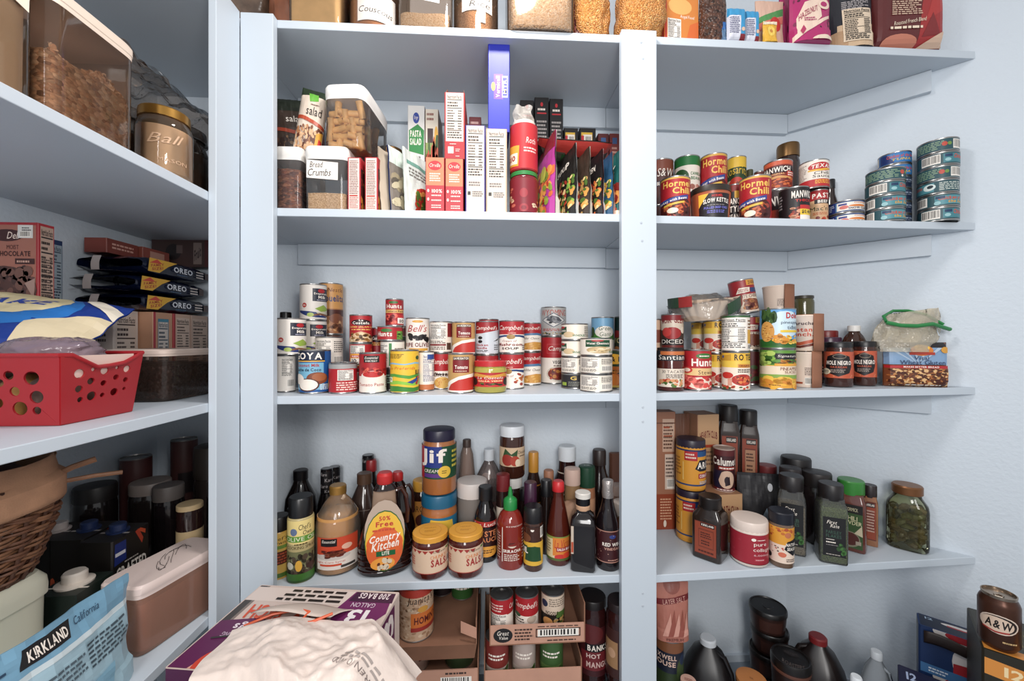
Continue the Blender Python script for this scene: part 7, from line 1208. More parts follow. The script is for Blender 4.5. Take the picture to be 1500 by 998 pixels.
# ================================================================ side shelves, third level
RED = mat('#a81c26', .35, name='red_plastic')
def circle(cx, cy, r, n=20): return [(cx + r * math.cos(2 * PI * k / n), cy + r * math.sin(2 * PI * k / n)) for k in range(n)]
def holed(outer, holes):
    cu = bpy.data.curves.new('h', 'CURVE'); cu.dimensions = '2D'; cu.fill_mode = 'BOTH'
    for pts in [outer] + holes:
        s = cu.splines.new('POLY'); s.points.add(len(pts) - 1); s.use_cyclic_u = True
        for q_, (x, y) in zip(s.points, pts): q_.co = (x, y, 0, 1)
    o = bpy.data.objects.new('h', cu); C.objects.link(o); dg = bpy.context.evaluated_depsgraph_get(); dg.update()
    me = bpy.data.meshes.new_from_object(o.evaluated_get(dg)); r = ([(v.co.x, v.co.y) for v in me.vertices], [tuple(p_.vertices) for p_ in me.polygons])
    bpy.data.objects.remove(o); bpy.data.curves.remove(cu); bpy.data.meshes.remove(me); return r
bx0, bx1, by0, by1, bh = -1.07, -.752, .742, .882, .122
W1, W2 = bx1 - bx0, by1 - by0
mb = MB(); top = bh
def wall(outer, holes, fn):
    V, Fc_ = holed(outer, holes); mb.add([fn(x, y) for x, y in V], Fc_, RED)
hl = [circle(a, b, r) for a, b, r in ((.27, .088, .008), (.305, .083, .012), (.278, .06, .008), (.312, .05, .011), (.285, .03, .012), (.312, .026, .007), (.25, .04, .009), (.255, .075, .007), (.06, .08, .01), (.09, .06, .008), (.12, .085, .011), (.15, .05, .01), (.06, .04, .008), (.1, .03, .01))]
hl = [[(x - .03, y) for x, y in q_] for q_ in hl]
fl = lambda z: .012 * (z / bh)
wall([(0, 0), (W1, 0), (W1, bh), (0, bh)], hl, lambda x, z: (bx0 + x * 1.0 + fl(z) * (2 * x / W1 - 1), by0 - fl(z), z))
wall([(0, 0), (W1, 0), (W1, bh), (0, bh)], [], lambda x, z: (bx0 + x + fl(z) * (2 * x / W1 - 1), by1 + fl(z), z))
hr = [circle(a * W2, b, r, 18) for a, b, r in ((.2, .088, .0085), (.36, .094, .004), (.5, .09, .0075), (.66, .094, .0035), (.8, .09, .007), (.34, .072, .0065), (.5, .066, .0055), (.66, .075, .0055), (.2, .06, .0065), (.36, .044, .0085), (.5, .043, .0045), (.66, .046, .0075), (.8, .068, .005), (.8, .05, .0035), (.22, .04, .005))]
notch = [(W2 * .14, bh), (W2 * .24, bh - .012), (W2 * .38, bh - .024), (W2 * .5, bh - .024), (W2 * .62, bh - .019), (W2 * .78, bh - .019), (W2 * .88, bh - .01), (W2 * .94, bh)]
wall([(0, 0), (W2, 0), (W2, bh)] + notch[::-1] + [(0, bh)], hr, lambda y, z: (bx1 + fl(z), by0 + y + fl(z) * (2 * y / W2 - 1), z))
wall([(0, 0), (W2, 0), (W2, bh), (0, bh)], [], lambda y, z: (bx0 - fl(z), by0 + y + fl(z) * (2 * y / W2 - 1), z))
mb.add([(bx0, by0, 0), (bx1, by0, 0), (bx1, by1, 0), (bx0, by1, 0)], [(3, 2, 1, 0)], RED)
o = mb.build('plastic_basket', None, (0, 0, ZC + .002), smooth=0, solid=.003); tag(o, 'bright red plastic basket with round holes on the side shelf', 'basket')
e = .012
MB().tube([(bx0 - e, by0 - e, bh), (bx1 + e, by0 - e, bh), (bx1 + e, by0 - e + W2 * .14, bh), (bx1 + e, by0 + W2 * .38, bh - .024), (bx1 + e, by0 + W2 * .55, bh - .023), (bx1 + e, by0 + W2 * .78, bh - .019), (bx1 + e, by1 + e, bh), (bx0 - e, by1 + e, bh)], .0042, RED, 8, True).build('rim', o)
mb = MB(); mb.grid(lambda i, j: (bx1 - .002 + .012 * (.6 + .42 * j), by0 + .012 + (W2 - .02) * i, bh * (.66 + .33 * j)), 8, 3, mat('#e6cabe', .5)); s_ = mb.build('liner_tab', o, smooth=0, solid=.001); s_['label'] = 'pale paper tab'
for i in range(5):
    blob('snack_bag', ['tan snack bag in the red basket beside its front wall', 'tan snack bag at the middle of the red basket', 'grey snack bag behind the round holes of the red basket', 'tan snack bag at the wall end of the red basket', 'grey brown snack bag at the notch end of the red basket'][i], 'bag', (-1.03 + .053 * i, .812, ZC + .006), (.024, .054, .043), mat(['#d8a050', '#c88a44', '#a89078', '#d8a860', '#7a6258'][i], .4, var=.3, vscale=20), 13 + i, .1)
# blue bag of coconut on the basket, tilted to show its front
def coco(): return [('b', 0, 1, '#1c3f8e'), ('e', -.25, .62, .9, .42, '#2a7ac0'), ('e', -.3, .7, .78, .34, '#e8d8ac'), ('t', 'FLAKE', -.75, .35, .58, .72, '#2f58b0', 1, .25), ('t', 'COCONUT', -.98, .1, .06, .14, W_), ('w', [(.3, .0, .3), (.7, .1, .5), (1, .2, .6)], '#d8c8a8'), ('p', [(.55, .85), (1, .6), (1, .8), (.6, .98)], '#e6dccb')]
P = raw(-.95, .785, ZC + .136, w=.3, h=.2, rot=.25); pouch(P, 'blue and cream bag of flaked coconut lying on the red basket', coco(), base='#1c3f8e', t=.06, shape='pillow', seed=61, tilt=(-1.02, .1), crumple=.006, rough=.22, cat='bag', name='coconut_bag')
blob('plastic_bag', 'lilac clear plastic bag of brown sweets at the basket rim', 'bag', (-.84, .815, ZC + .098), (.072, .048, .03), clear('#e0d4e4', .5, .12, 1.1, .5, 50, '#a8929c'), 14, .14, 3, fine=.1, rot=.2)
blob('candy', 'brown wrapped sweets inside the lilac bag', 'candy', (-.83, .82, ZC + .101), (.054, .034, .02), mat('#7a5648', .4, var=.3, vscale=30), 15, .1)
# boxes along the wall
SB = lambda x, y0, y1, z, d, h, *a, **k: carton(side(x, y0, y1, z, d, h), *a, **k)
nutp = lambda c, b='#d8c0b0': [('b', 0, 1, c), ('n', -.85, .85, .05, .95, '#4a3a38', b)]
B = raw(-1.06, 1.12, ZC, w=.118, d=.075, h=.232); carton(B, 'white mix box whose corner and nutrition side show under the cookie packs', [('l', .1, .7, .62, .8, 3, '#5a5450'), ('b', 0, .3, '#c8b8b0'), ('e', .0, .3, .2, .14, '#4a6a3a')], nutp('#dccfc6', '#dcccc0'), base='#dccfc6', group='boxes under the cookie packs')
SB(-.966, 1.2, 1.272, ZC, .15, .232, 'tan mix box with a blue bordered nutrition panel under the cookie packs', [('b', 0, 1, '#c89a7c'), ('r', -1, -.75, .45, 1, '#b8404a'), ('n', -.5, .55, .1, .9, '#4a5a6a', '#d8ccc4'), ('r', -.55, -.5, .1, .9, '#4a8aa0'), ('r', .52, .58, .1, .9, '#4a8aa0'), ('r', -.55, .58, .88, .92, '#4a8aa0')], base='#c89a7c', group='boxes under the cookie packs')
SB(-.966, 1.274, 1.345, ZC, .15, .232, 'mix box with a red edge under the cookie packs', [('b', 0, 1, '#c8a894'), ('r', -1, -.8, 0, 1, '#a82a34'), ('n', -.7, .9, .3, .95, '#5a4a44', '#d0b8a8')], base='#b8303a', group='boxes under the cookie packs')
SB(-.966, 1.347, 1.425, ZC, .15, .232, 'last pale box under the cookie packs in the corner', [('n', -.9, .9, .2, .95, '#5a4a44', '#c8b0a0')], base='#c0a494', group='boxes under the cookie packs')
# family-size cookie packs
def cookie(z, lb, dx, dy, sd):
    L, Wd, hh = .262, .172, .05
    N = '#16203c'; mb = MB(); mN = mat(N, .18, 0, .3)
    def prof(t): return max(.06, (1 - abs(2 * t - 1) ** 5)) ** .6
    def f(i, j):
        a = 2 * PI * j; s = lambda x, p: math.copysign(abs(x) ** (2 / p), x)
        cx, cz = s(math.cos(a), 5) * Wd / 2, s(math.sin(a), 4) * hh / 2
        k = prof(i); n = .0035 * noise.noise(Vector((i * 7 + sd, cx * 30, cz * 40))) + .002 * noise.noise(Vector((i * 20, cx * 60, sd)))
        return (cx + n, (i - .5) * L, hh / 2 + cz * (.35 + .65 * k) + n)
    mb.grid(f, 36, 40, mN)
    a = Art(mb, lambda u, v, off: ((Wd / 2 + .0035 + off, u * L / 2, hh * (.1 + .8 * v)), (1, 0, 0)), 0, lay0=4)
    a.run([('p', [(-.9, .02), (-.6, .02), (-.35, .6), (-.1, .98), (-.86, .98)], '#e6b42a'), ('p', [(-.86, .62), (-.66, .96), (-.52, .7)], '#d8503c'), ('t', 'FAMILY', -.82, -.48, .46, .66, '#b8362c', 1, 0, 0, .25), ('t', 'SIZE!', -.8, -.5, .2, .4, '#b8362c', 1, 0, 0, .2), ('t', 'OREO', -.2, .38, .3, .72, '#e2e4ea'), ('l', -.1, .25, .1, .22, 1, '#4a6a8a'), ('r', .5, .75, .62, .72, '#d8ccc4'), ('r', .5, .75, .4, .5, '#d8ccc4'), ('r', .5, .75, .2, .3, '#d8ccc4'), ('r', .8, .95, .2, .72, '#6a5a58')])
    b = Art(mb, lambda u, v, off: ((u * Wd / 2, -L / 2 - .001 - off, hh * (.1 + .8 * v)), (0, -1, 0)), 0, lay0=4)
    mb.N = None
    o = mb.build('cookie_pack', None, (-1.05 + dx, 1.284 + dy, z), (0, 0, 0), smooth=50); tag(o, lb, 'cookies', 'stacked cookie packs')
    m2 = MB(); m2.grid(lambda i, j: (-.045 + .022 * i + .006 * j, -L / 2 - .004 - .004 * math.sin(3 * j), .004 + .04 * j), 2, 6, mat('#d8ccc8', .4)); s_ = m2.build('seal_tab', o, smooth=0); s_['label'] = 'white seal tab'
    m3 = MB(); m3.grid(lambda i, j: (-Wd * .46 + Wd * .9 * i, -L / 2 - .002 - .006 * j, .0015 + .003 * math.sin(4 * i)), 12, 2, mat('#c8bcc0', .3)); m3.build('pack_fin', o, smooth=0)
for i, (lb, dx, dy) in enumerate((('dark blue cookie pack at the bottom of the stack of three', .003, .002), ('dark blue cookie pack in the middle of the stack of three', -.006, -.006), ('dark blue cookie pack on top of the stack of three', .004, .006))): cookie(ZC + .2335 + .0535 * i, lb, dx, dy, i * 3.3)
zt = ZC + .2335 + .1615
B = raw(-1.02, 1.385, zt, w=.2, d=.03, h=.09); carton(B, 'dark brown snack box standing on the cookie packs in the corner', [('b', 0, 1, '#4a3634'), ('r', .35, .62, .1, .9, '#8a7a74'), ('t', 'Fruit', .38, .6, .3, .7, '#33282a', 1, 0, 0, .2), ('e', -.3, .55, .25, .3, '#2a2224'), ('r', -.2, .0, .5, .8, '#6a5a58'), ('r', .72, 1, 0, 1, '#5a2a2c')], base='#4a3634')
SB(-1.06, 1.165, 1.265, zt, .06, .04, 'brown brownie mix box lying on the cookie packs, the nearer', [('b', 0, 1, '#8a4438'), ('l', -.7, .7, .3, .8, 2, '#d8a898')], base='#8a4438', group='brownie boxes on the cookie packs')
SB(-1.05, 1.268, 1.37, zt, .06, .04, 'brown brownie mix box lying on the cookie packs, the farther', [('b', 0, 1, '#9a5448'), ('r', -.5, .6, .2, .8, '#c89a8a')], base='#8a4a3c', group='brownie boxes on the cookie packs')
# chocolate cake mix box and its neighbours, on an unopened lower row
lowc = raw(-1.065, .9415, ZC, w=.13, d=.036, h=.218); lowc = carton(lowc, 'lower red cake mix box carrying the chocolate cake mix', [('b', 0, 1, '#8a3a34')], base='#8a3a34')
ck = raw(-1.065, .9415, ZC + .2185, w=.13, d=.034, h=.193)
carton(ck, 'moist chocolate cake mix box with a white price sticker', [('b', 0, 1, '#a87060'), ('b', .97, 1, '#a82a34'), ('r', .96, 1, 0, 1, '#a82a34'), ('e', .0, .85, .55, .07, '#4a2224'), ('t', 'Deli', .0, .42, .81, .89, '#efdcd0', 0, .3), ('r', .36, .86, .82, .97, '#d8d4d0'), ('c', .42, .78, .83, .9), ('l', .5, .8, .9, .95, 2, '#4a4444'), ('t', 'MOIST', .0, .4, .69, .74, '#5a2e2a', 0), ('t', 'CHOCOLATE', -.35, .78, .61, .67, '#4a2220'), ('r', .28, .92, .52, .585, '#4a2422'), ('l', .34, .86, .53, .575, 1, '#c8a090'), ('e', -.1, .22, 1.1, .28, '#5a3a34'), ('d', -.9, .85, .1, .46, 30, ['#6a4640', '#4a2e2a', '#7a564c'], .13), ('p', [(.6, .3), (.95, .36), (.9, .12)], '#a88a80')], [('b', 0, 1, '#b8303a'), ('n', -.8, .9, .0, .97, '#3a2e2c', '#c8aa98'), ('l', -.7, .8, .02, .6, 20, '#5a4a44')], base='#a82a34')
bl = raw(-1.10, 1.02, ZC, w=.045, d=.05, h=.4); carton(bl, 'tall blue snack box with a pale nutrition panel along the wall', [('b', 0, 1, '#22345a')], [('b', 0, 1, '#2a3f6a'), ('n', -.7, .95, .62, .97, '#3a4a5a', '#a8b4bc')], base='#22345a')
q = raw(-.865, 1.007, ZC, w=.17, d=.2, h=.128)
bin_box(q, 'low clear container of dark dried beans with a cream lid', lidm=mat('#d8c4b8', .4), body=clear('#d8ccc4', .1, .05, 1., body='#8a7468'), fill=grain(['#2a1a1a', '#3a2422', '#1a1012', '#4a302c'], 110, .4, 1.3), filllabel='dark dried beans in the low container', fillname='dried_beans', level=.8, lidh=.016, pw=7)
# ================================================================ side shelves, lowest level
TUBW = mat('#e2ddc8', .35)
q = raw(-.985, .58, ZD, w=.26, d=.245, h=.22)
MB().box(0, 0.001, 0, .001, 0, .001, TUBW)
o = MB().lathe([(0, 0), (.119, 0), (.122, .004), (.124, .175), (0, .175)], TUBW, 48, 8, 1, .94).build('plastic_tub', None, (-.978, .717, ZD + .0003)); tag(o, 'cream plastic tub under the wicker basket', 'tub')
MB().lathe([(0, .174), (.128, .174), (.1285, .19), (.127, .205), (.118, .219), (0, .219)], TUBW, 48, 8, 1, .94).build('lid', o)
# wicker basket: upright stakes, woven strands, twisted rim, cloth liner, stick handles
WK = [mat('#7a5138', .55, var=.25, vscale=60), mat('#94694a', .55, var=.2, vscale=60), mat('#5e3c2a', .6)]
bz = ZD + .2205; wx, wy, wh = -.945, .757, .2
o = MB().lathe([(0, .0), (.088, .0), (.09, .006), (0, .006)], WK[2], 30).build('wicker_basket', None, (wx, wy, bz)); tag(o, 'brown wicker basket with a tan cloth liner on the cream tub', 'basket')
RR = lambda t: .09 + .036 * math.sin(t * PI * .5) ** .8
mb = MB(); NS_ = 22
for k in range(NS_):
    a = 2 * PI * k / NS_; mb.tube([(RR(t) * math.cos(a), RR(t) * math.sin(a), .003 + t * (wh - .02)) for t in (0, .2, .4, .6, .8, 1)], .0034, WK[2], 6)
mb.build('stakes', o)
mb = MB()
for row in range(15):
    t = (row + .5) / 15; z = .008 + t * (wh - .032); R = RR(t)
    for s_ in range(2):
        pts = []
        for k in range(NS_ * 4):
            a = 2 * PI * k / (NS_ * 4); w_ = math.cos(a * NS_ / 2 + PI * (row + s_)) * .0052
            pts.append(((R + w_) * math.cos(a), (R + w_) * math.sin(a), z + s_ * .0038 + .0018 * math.sin(a * 5 + row) + .006 * math.sin(a + row * .3)))
        mb.tube(pts, .0029, WK[(row + s_) % 2], 6, True)
mb.build('woven_strands', o)
mb = MB(); LIN = mat('#b88c6c', .85, bump=.3, bscale=400, var=.1, vscale=40)
mb.grid(lambda i, j: ((RR(1) + .011 - .018 * j * (1 if j > .5 else 0) + .004 * math.sin(12 * i * PI)) * math.cos(2 * PI * i), (RR(1) + .011 - .018 * j * (1 if j > .5 else 0) + .004 * math.sin(12 * i * PI)) * math.sin(2 * PI * i), wh - .062 + .08 * j + .006 * math.sin(2 * PI * i * 3) - (.0 if j < .9 else .0)), 60, 8, LIN, cycu=True)
mb.grid(lambda i, j: ((RR(1) - .006 - .02 * j) * math.cos(2 * PI * i), (RR(1) - .006 - .02 * j) * math.sin(2 * PI * i), wh + .018 - .07 * j), 40, 4, LIN, cycu=True)
s_ = mb.build('cloth_liner', o, solid=.002); s_['label'] = 'tan cloth liner'
mb = MB(); mb.tube([(.1, .05, .175), (.125, .075, .192), (.145, .1, .2)], .006, WK[1], 7); mb.tube([(.1, .06, .165), (.14, .1, .166), (.17, .13, .163)], .0045, WK[1], 7)
mb2 = MB(); mb.build('handle_sticks', o)
blob('cloth_bundle', 'dark brown folded cloth inside the wicker basket', 'cloth', (wx, wy, bz + .12), (.085, .085, .05), mat('#4a2c26', .7, var=.2, vscale=20), 17, .15)
# broth cartons
def broth(x, y, w, d, h, lb, capc, rot=0, txt='CRAFTED'):
    q = raw(x, y, ZD, w=w, d=d, h=h, rot=rot)
    o = carton(q, lb, [('b', 0, 1, '#26221f'), ('t', txt, -.7, .8, .2, .28, '#d8d0c8'), ('d', -.9, -.1, .3, .5, 3, ['#a8442e', '#c8603c'], .2), ('l', -.5, .6, .34, .38, 1, '#a89a90'), ('l', -.5, .8, .1, .16, 1, '#8a827c')],
               [('b', 0, 1, '#241f1e'), ('p', [(-.95, .7), (-.3, .72), (-.32, .95), (-.92, .95)], '#28387a'), ('r', -.9, -.35, .8, .84, '#d8d4d8'), ('p', [(.2, .98), (.6, .8), (.68, .86), (.4, 1)], '#b8452c'), ('p', [(.35, .98), (.8, .9), (.82, .95), (.5, 1)], '#c8562e'), ('t', txt, -.85, .85, .52, .66, '#e0d8d0'), ('l', -.4, .5, .68, .71, 1, '#b8b0a8'), ('d', .3, .9, .05, .35, 5, ['#6a5a44', '#4a3a30'], .13)],
               [('r', -1, 1, .44, .5, '#c8c0bc')], base='#2a2524', group='broth cartons', name='broth_carton', rad=.003)
    MB().lathe([(0, h - .001), (.021, h - .001), (.022, h + .004), (.016, h + .005), (.016, h + .018), (.014, h + .02), (0, h + .02)], capc, 28).build('screw_cap', o, (0, d * .55, 0))
    return o
CB = mat('#2a3a62', .4)
broth(-.897, .96, .072, .1, .2, 'black broth carton nearest the shelf front, carrots on its side', CB); broth(-.976, .975, .072, .1, .2, 'black broth carton second from the shelf front', CB, .02); broth(-1.055, .985, .072, .1, .195, 'black broth carton by the wall with a white cap', mat('#c8bcb8', .4), .03)
q = raw(-.872, .848, ZD, w=.085, d=.085, h=.148, rot=.05)
o = carton(q, 'dark green collagen carton with a white screw cap', [('b', 0, 1, '#1f2a24'), ('p', [(-.95, .3), (-.5, .3), (-.5, .55), (-.95, .55)], '#e0b02c'), ('e', .2, .45, .6, .16, '#d8d8d8'), ('e', .2, .45, .56, .14, '#1f2a4a'), ('t', 'Collagen', -.25, .62, .4, .5, W_, 0)], [('b', 0, 1, '#1f2a24'), ('p', [(-.98, .3), (-.72, .3), (-.72, .55), (-.98, .55)], '#e0b02c'), ('e', .15, .45, .75, .17, '#d8d8d8'), ('e', .15, .45, .7, .15, '#1f2a4a'), ('t', 'Collagen', -.45, .72, .4, .51, W_, 0), ('l', -.3, .7, .72, .76, 1, '#a8b0a8'), ('l', -.5, .7, .1, .2, 2, '#7a8a7a')], [('r', -1, 1, .3, .36, '#d8d0c4')], base='#1f2a24', name='collagen_carton')
MB().lathe([(0, .147), (.03, .147), (.031, .152), (.02, .155), (.02, .17), (.017, .174), (0, .174)], mat('#e0d4c8', .4), 28).build('screw_cap', o, (0, .045, 0))
# pink container at the shelf front
q = raw(-.703, .938, ZD, w=.21, d=.115, h=.148, rot=PI / 2 - .235); q.x, q.y = -.697, .965
PINK = clear('#f2d8cc', .35, .08, .9, body='#c89a86')
bin_box(q, 'pink brown filled container with a white lid by the side shelf post', lidm=mat('#e2cfc8', .3), body=PINK, fill=mat('#b88472', .8, var=.1, vscale=30), filllabel='pink brown powder in the container by the side post', fillname='powder', level=.9, lidh=.026, pw=8, ops=None)
o = [x for x in C.objects if x.get('label', '').startswith('pink brown filled')][0]
mb = MB()
for k in range(9):
    a = k * .7; mb.tube([(.045 * math.cos(a + t) * (1 + .2 * math.sin(3 * t)) + .01, .03 * math.sin(a * 1.3 + t * 1.7), .1492) for t in (0, .3, .6, .9, 1.2)], .0005, mat('#3a302e', .6), 4)
mb.build('scribbled_writing', o, smooth=0)
# blue flour bag standing on its edge along the shelf front
def kbag(): return [('b', 0, 1, '#a8c4d0'), ('b', .74, 1, '#7fabc4'), ('b', .7, .75, '#d0dce0'), ('p', [(-.5, .8), (.05, .8), (.1, .95), (-.45, .95)], '#1f2024'), ('t', 'KIRKLAND', -.42, .04, .83, .92, W_), ('t', 'California', .15, .5, .86, .93, '#33506a', 0, .2), ('l', -.95, -.55, .84, .88, 1, '#33506a'), ('l', .2, .85, .42, .66, 6, '#4a5a64'), ('l', -.3, .15, .45, .62, 4, '#5a6a74'), ('p', [(-.85, .1), (-.2, .08), (-.15, .42), (-.7, .5)], '#c8a88a'), ('l', -.75, -.25, .14, .4, 7, '#5a4a3c'), ('p', [(.0, .0), (.4, .0), (.5, .34), (.1, .3)], '#88b0c4')]
P = raw(-.7325, .718, ZD, w=.265, h=.19, rot=PI / 2 + .03); pouch(P, 'light blue almond bag with folded top along the side shelf front', kbag(), base='#8ab4ca', t=.075, shape='stand', seed=71, crumple=.006, rough=.3, cat='bag', name='almond_bag')
# dark jars and tins at the back of the side shelf
def back(x, y, r, h, lb, body, lid, ops=None, lh=.15, tin=False, z=ZD):
    p = raw(x, y, z, r=r, h=h); p.al = math.atan2(x, y)
    if tin: return can(p, lb, ops or [], body, 'tins and jars at the back of the side shelf')
    return jar(p, lb, gloss(body, .15), mat(lid, .45), ops, lab=(.2, .7), lidh=lh, neck=.93, lidr=1., shoulder=.06, group='tins and jars at the back of the side shelf')
back(-1.075, 1.15, .045, .27, 'black lidded jar behind the broth cartons by the wall', '#221c1c', '#26201f')
back(-1.07, 1.27, .038, .31, 'reddish tin with a dark rim at the back of the side shelf', '#5a3432', '', [('b', 0, 1, '#5a3432'), ('r', -.2, .6, .6, .8, '#2a2022')], tin=True)
back(-.965, 1.2, .048, .26, 'dark jar with a wide pale lid behind the broth cartons', '#2a2322', '#8a7e78', lh=.12)
back(-1.0, 1.365, .036, .34, 'narrow reddish tin at the back wall of the side shelf', '#4a2c2c', '', [('b', 0, 1, '#5a3a38'), ('r', -.3, .7, .5, .7, '#2a2022')], tin=True)
back(-.888, 1.33, .05, .33, 'tapered grey tub high at the back wall of the side shelf', '#4a403c', '#4a423c', lh=.3)
back(-.9, 1.17, .036, .26, 'dark jar with a grey lid beside the cream labelled jar', '#221c1e', '#6a625e')
back(-.806, 1.12, .03, .225, 'small jar with a cream and maroon label at the side shelf', '#33201f', '#c8b088', [('b', 0, 1, '#c8b088'), ('b', .0, .3, '#4a2626'), ('r', -.5, .1, .35, .7, '#4a2626')], lh=.06)
back(-.77, 1.2, .04, .26, 'dark jar with a ridged grey lid next to the side shelf post', '#241e1f', '#4a4442')
back(-.79, 1.33, .045, .3, 'dark red tin behind the ridged grey lidded jar', '#3a2222', '', [('b', 0, 1, '#4a2a2a'), ('b', .85, 1, '#8a7060')], tin=True)
# ================================================================ trash bag carton by the side post
sup = raw(-.43, .745, 0, w=.3, d=.22, h=H - .741, rot=-.14); carton(sup, 'plain brown carton under the trash bag box', None, base='#8a6248', name='cardboard_box')
rt = -.14; tz = H - .6
tbx = raw(-.421, .738, H - .74, w=.35, d=.25, h=.14, rot=rt)
top_ops = [('b', 0, 1, '#d2beb4'), ('r', -1, -.9, .3, 1, '#4a4340'), ('r', -.9, -.86, .3, 1, '#8a7c74'), ('b', .78, .98, '#dccbc2'),
           ('w', [(-1, .0, .5), (-.55, .0, .56), (-.2, .0, .5), (0, 0, .3), (.2, .0, .1)], '#6a2358'), ('p', [(-.78, .0), (-.3, .0), (-.35, .22), (-.62, .26)], '#e0a896'), ('e', -.6, .06, .16, .14, '#d2472a'),
           ('p', [(.42, .98), (.95, .98), (1, .7), (.82, .48), (.4, .5), (.3, .68)], '#7a2a66'), ('p', [(.44, .98), (.98, .98), (1, .84), (.4, .84)], '#4a1c44')]
o = carton(tbx, 'open carton of white drawstring trash bags by the side post', [('b', 0, 1, '#5a1f4c'), ('r', -.9, .4, .0, .25, '#d2beb4')], [('b', 0, 1, '#e0ccc0'), ('r', .1, .75, .15, .95, '#6a2358'), ('T', '13', .2, .7, .3, .9, '#efe2dc'), ('l', -.9, -.1, .1, .8, 9, '#4a4040')], top_ops, base='#d2beb4', name='trash_bag_box', rad=.003)
mb = MB()   # its lettering reads from the far side, so it is turned half round
tm = lambda u, v, off: ((-u * .172, .125 - (2 * v - 1) * .123, .1406 + off), (0, 0, 1))
Art(mb, tm, 0, lay0=10).run([('t', '200 BAGS', -.92, -.5, .035, .12, '#e8d8d8'), ('t', '13', -.78, -.52, .27, .46, '#efe6e6'), ('t', 'GALLON', -.8, -.48, .18, .24, '#e0cfd8', 0), ('l', -.3, .75, .03, .22, 3, '#2a2222'), ('t', 'FLEX TECH', -.3, .8, .28, .46, '#d8562c', 1, -.2), ('l', -.65, -.3, .55, .76, 4, '#4a3a38'), ('t', 'Bags', .42, .76, .5, .61, '#e8d8e0', 1, -.1), ('t', 'DRAWSTRING', .4, .8, .63, .68, '#d8c0d0', 0)])
build_art(mb, 'printed_lettering', parent=o)
mb = MB(); mb.grid(lambda i, j: (-.1 + .17 * i + .03 * j, .12 + .06 * j + .01 * i, .1412 + .022 * math.sin(PI * .5 * (1 - j)) + .006 * math.sin(5 * i)), 12, 6, mat('#cdbdb2', .6)); mb.build('torn_flap', o, smooth=40, solid=.0012)
s_ = MB().tube([(-.1, .1, .15), (-.06, .13, .156), (-.01, .145, .16), (.02, .135, .163), (.015, .118, .158), (-.03, .105, .152), (.04, .11, .16), (.075, .13, .166)], .0028, mat('#d8602c', .4), 7).build('drawstring', o); s_['label'] = 'orange drawstring'
MB().tube([(-.15, .075, .1415), (-.09, .09, .1415), (-.04, .095, .142)], .0016, mat('#2a2224', .5), 6).build('torn_slit', o)
# crumpled white bag pulled out over the carton and hanging past its end
def wb(i, j):
    x = -.515 + .385 * i; y = .66 + (.165 + .03 * math.sin(3 * i)) * j
    h_ = H - .592
    if x > -.226: h_ -= min(.16, 1.2 * (x + .226))
    if y < .712: h_ -= (.712 - y) * .9
    n = .011 * abs(noise.noise(Vector((x * 13, y * 13, 2)))) + .008 * abs(noise.noise(Vector((x * 30, y * 26, 7)))) + .005 * noise.noise(Vector((x * 70, y * 70, 4)))
    ed = min(1, 5 * min(i, 1 - i, j, 1 - j) + .15)
    rid = .013 * math.exp(-((i - .45 + .25 * j) / .12) ** 2)
    return (x + .016 * math.sin(9 * j + 3 * i) * (.3 + i), y + .014 * math.sin(8 * i), h_ + .012 + (n + rid) * ed)
mb = MB().grid(wb, 70, 50, mat('#e2d2c8', .38, bump=.25, bscale=120))
o = mb.build('trash_bag', smooth=70); tag(o, 'crumpled white plastic trash bag pulled out over its carton', 'trash bag')
mb = MB()
def wmap(u, v, off):
    i = .55 + .38 * u; j = .42 + .2 * v - .25 * u; x, y, z = wb(i, j); return (x, y, z + .0012 + off), (0, 0, 1)
Art(mb, lambda u, v, off: wmap(1 - u, 1 - v, off), .04, .1, lay0=3).run([('t', 'CHILDREN', .0, .45, .6, .85, '#8a7c78', 0), ('t', 'TO AVOID', .5, .8, .5, .75, '#8a7c78', 0), ('l', .1, .9, .1, .45, 2, '#a89c96')])
build_art(mb, 'warning_print', parent=o)
# ================================================================ floor level of the middle bay: trays of tins
KR = mat('#9a7058', .8, var=.1, vscale=18); KL = mat('#c89a84', .75, var=.06, vscale=18)
def tray(x0, x1, y0, y1, z, lb, hf, hs=.06, front=None, outer=KR, rot=0, ops=None, tabs=False, hb=.06):
    mb = MB(); t = .003
    mb.box(x0, x1, y0, y1, z, z + t, KR); mb.box(x0, x0 + t, y0, y1, z + t, z + hs, KR); mb.box(x1 - t, x1, y0, y1, z + t, z + hs, KR)
    mb.box(x0 + t, x1 - t, y1 - t, y1, z + t, z + hb, KR)
    if hf: mb.box(x0 + t, x1 - t, y0, y0 + t, z + t, z + hf, front or KR)
    else: mb.add([(x0, y0, z + t), (x1, y0, z + t), (x1 - .006, y0 - .016, z - .022), (x0 + .006, y0 - .016, z - .022)], [(0, 1, 2, 3), (3, 2, 1, 0)], KR)
    if ops:
        xm, w = (x0 + x1) / 2, (x1 - x0) / 2
        st = len(mb.V); a = Art(mb, lambda u, v, off: ((xm + u * w, y0 - .0002 - off, z + hf * v), (0, -1, 0)), 0); a.run(ops); mb.N = None
    o = mb.build('cardboard_tray', smooth=0); tag(o, lb, 'tray', 'cardboard tin trays')
    if tabs:
        for sx, xx in ((1, x0), (-1, x1)):
            MB().add([(xx + sx * .001, y0 - .002, z + .02), (xx + sx * .045, y0 + .01, z + .03), (xx + sx * .045, y0 + .01, z + .062), (xx + sx * .001, y0 - .002, z + .05)], [(0, 1, 2, 3)], KL).build('glued_tab', o, smooth=0, solid=.001)
    return o
zl, zu = H - .958, H - .846
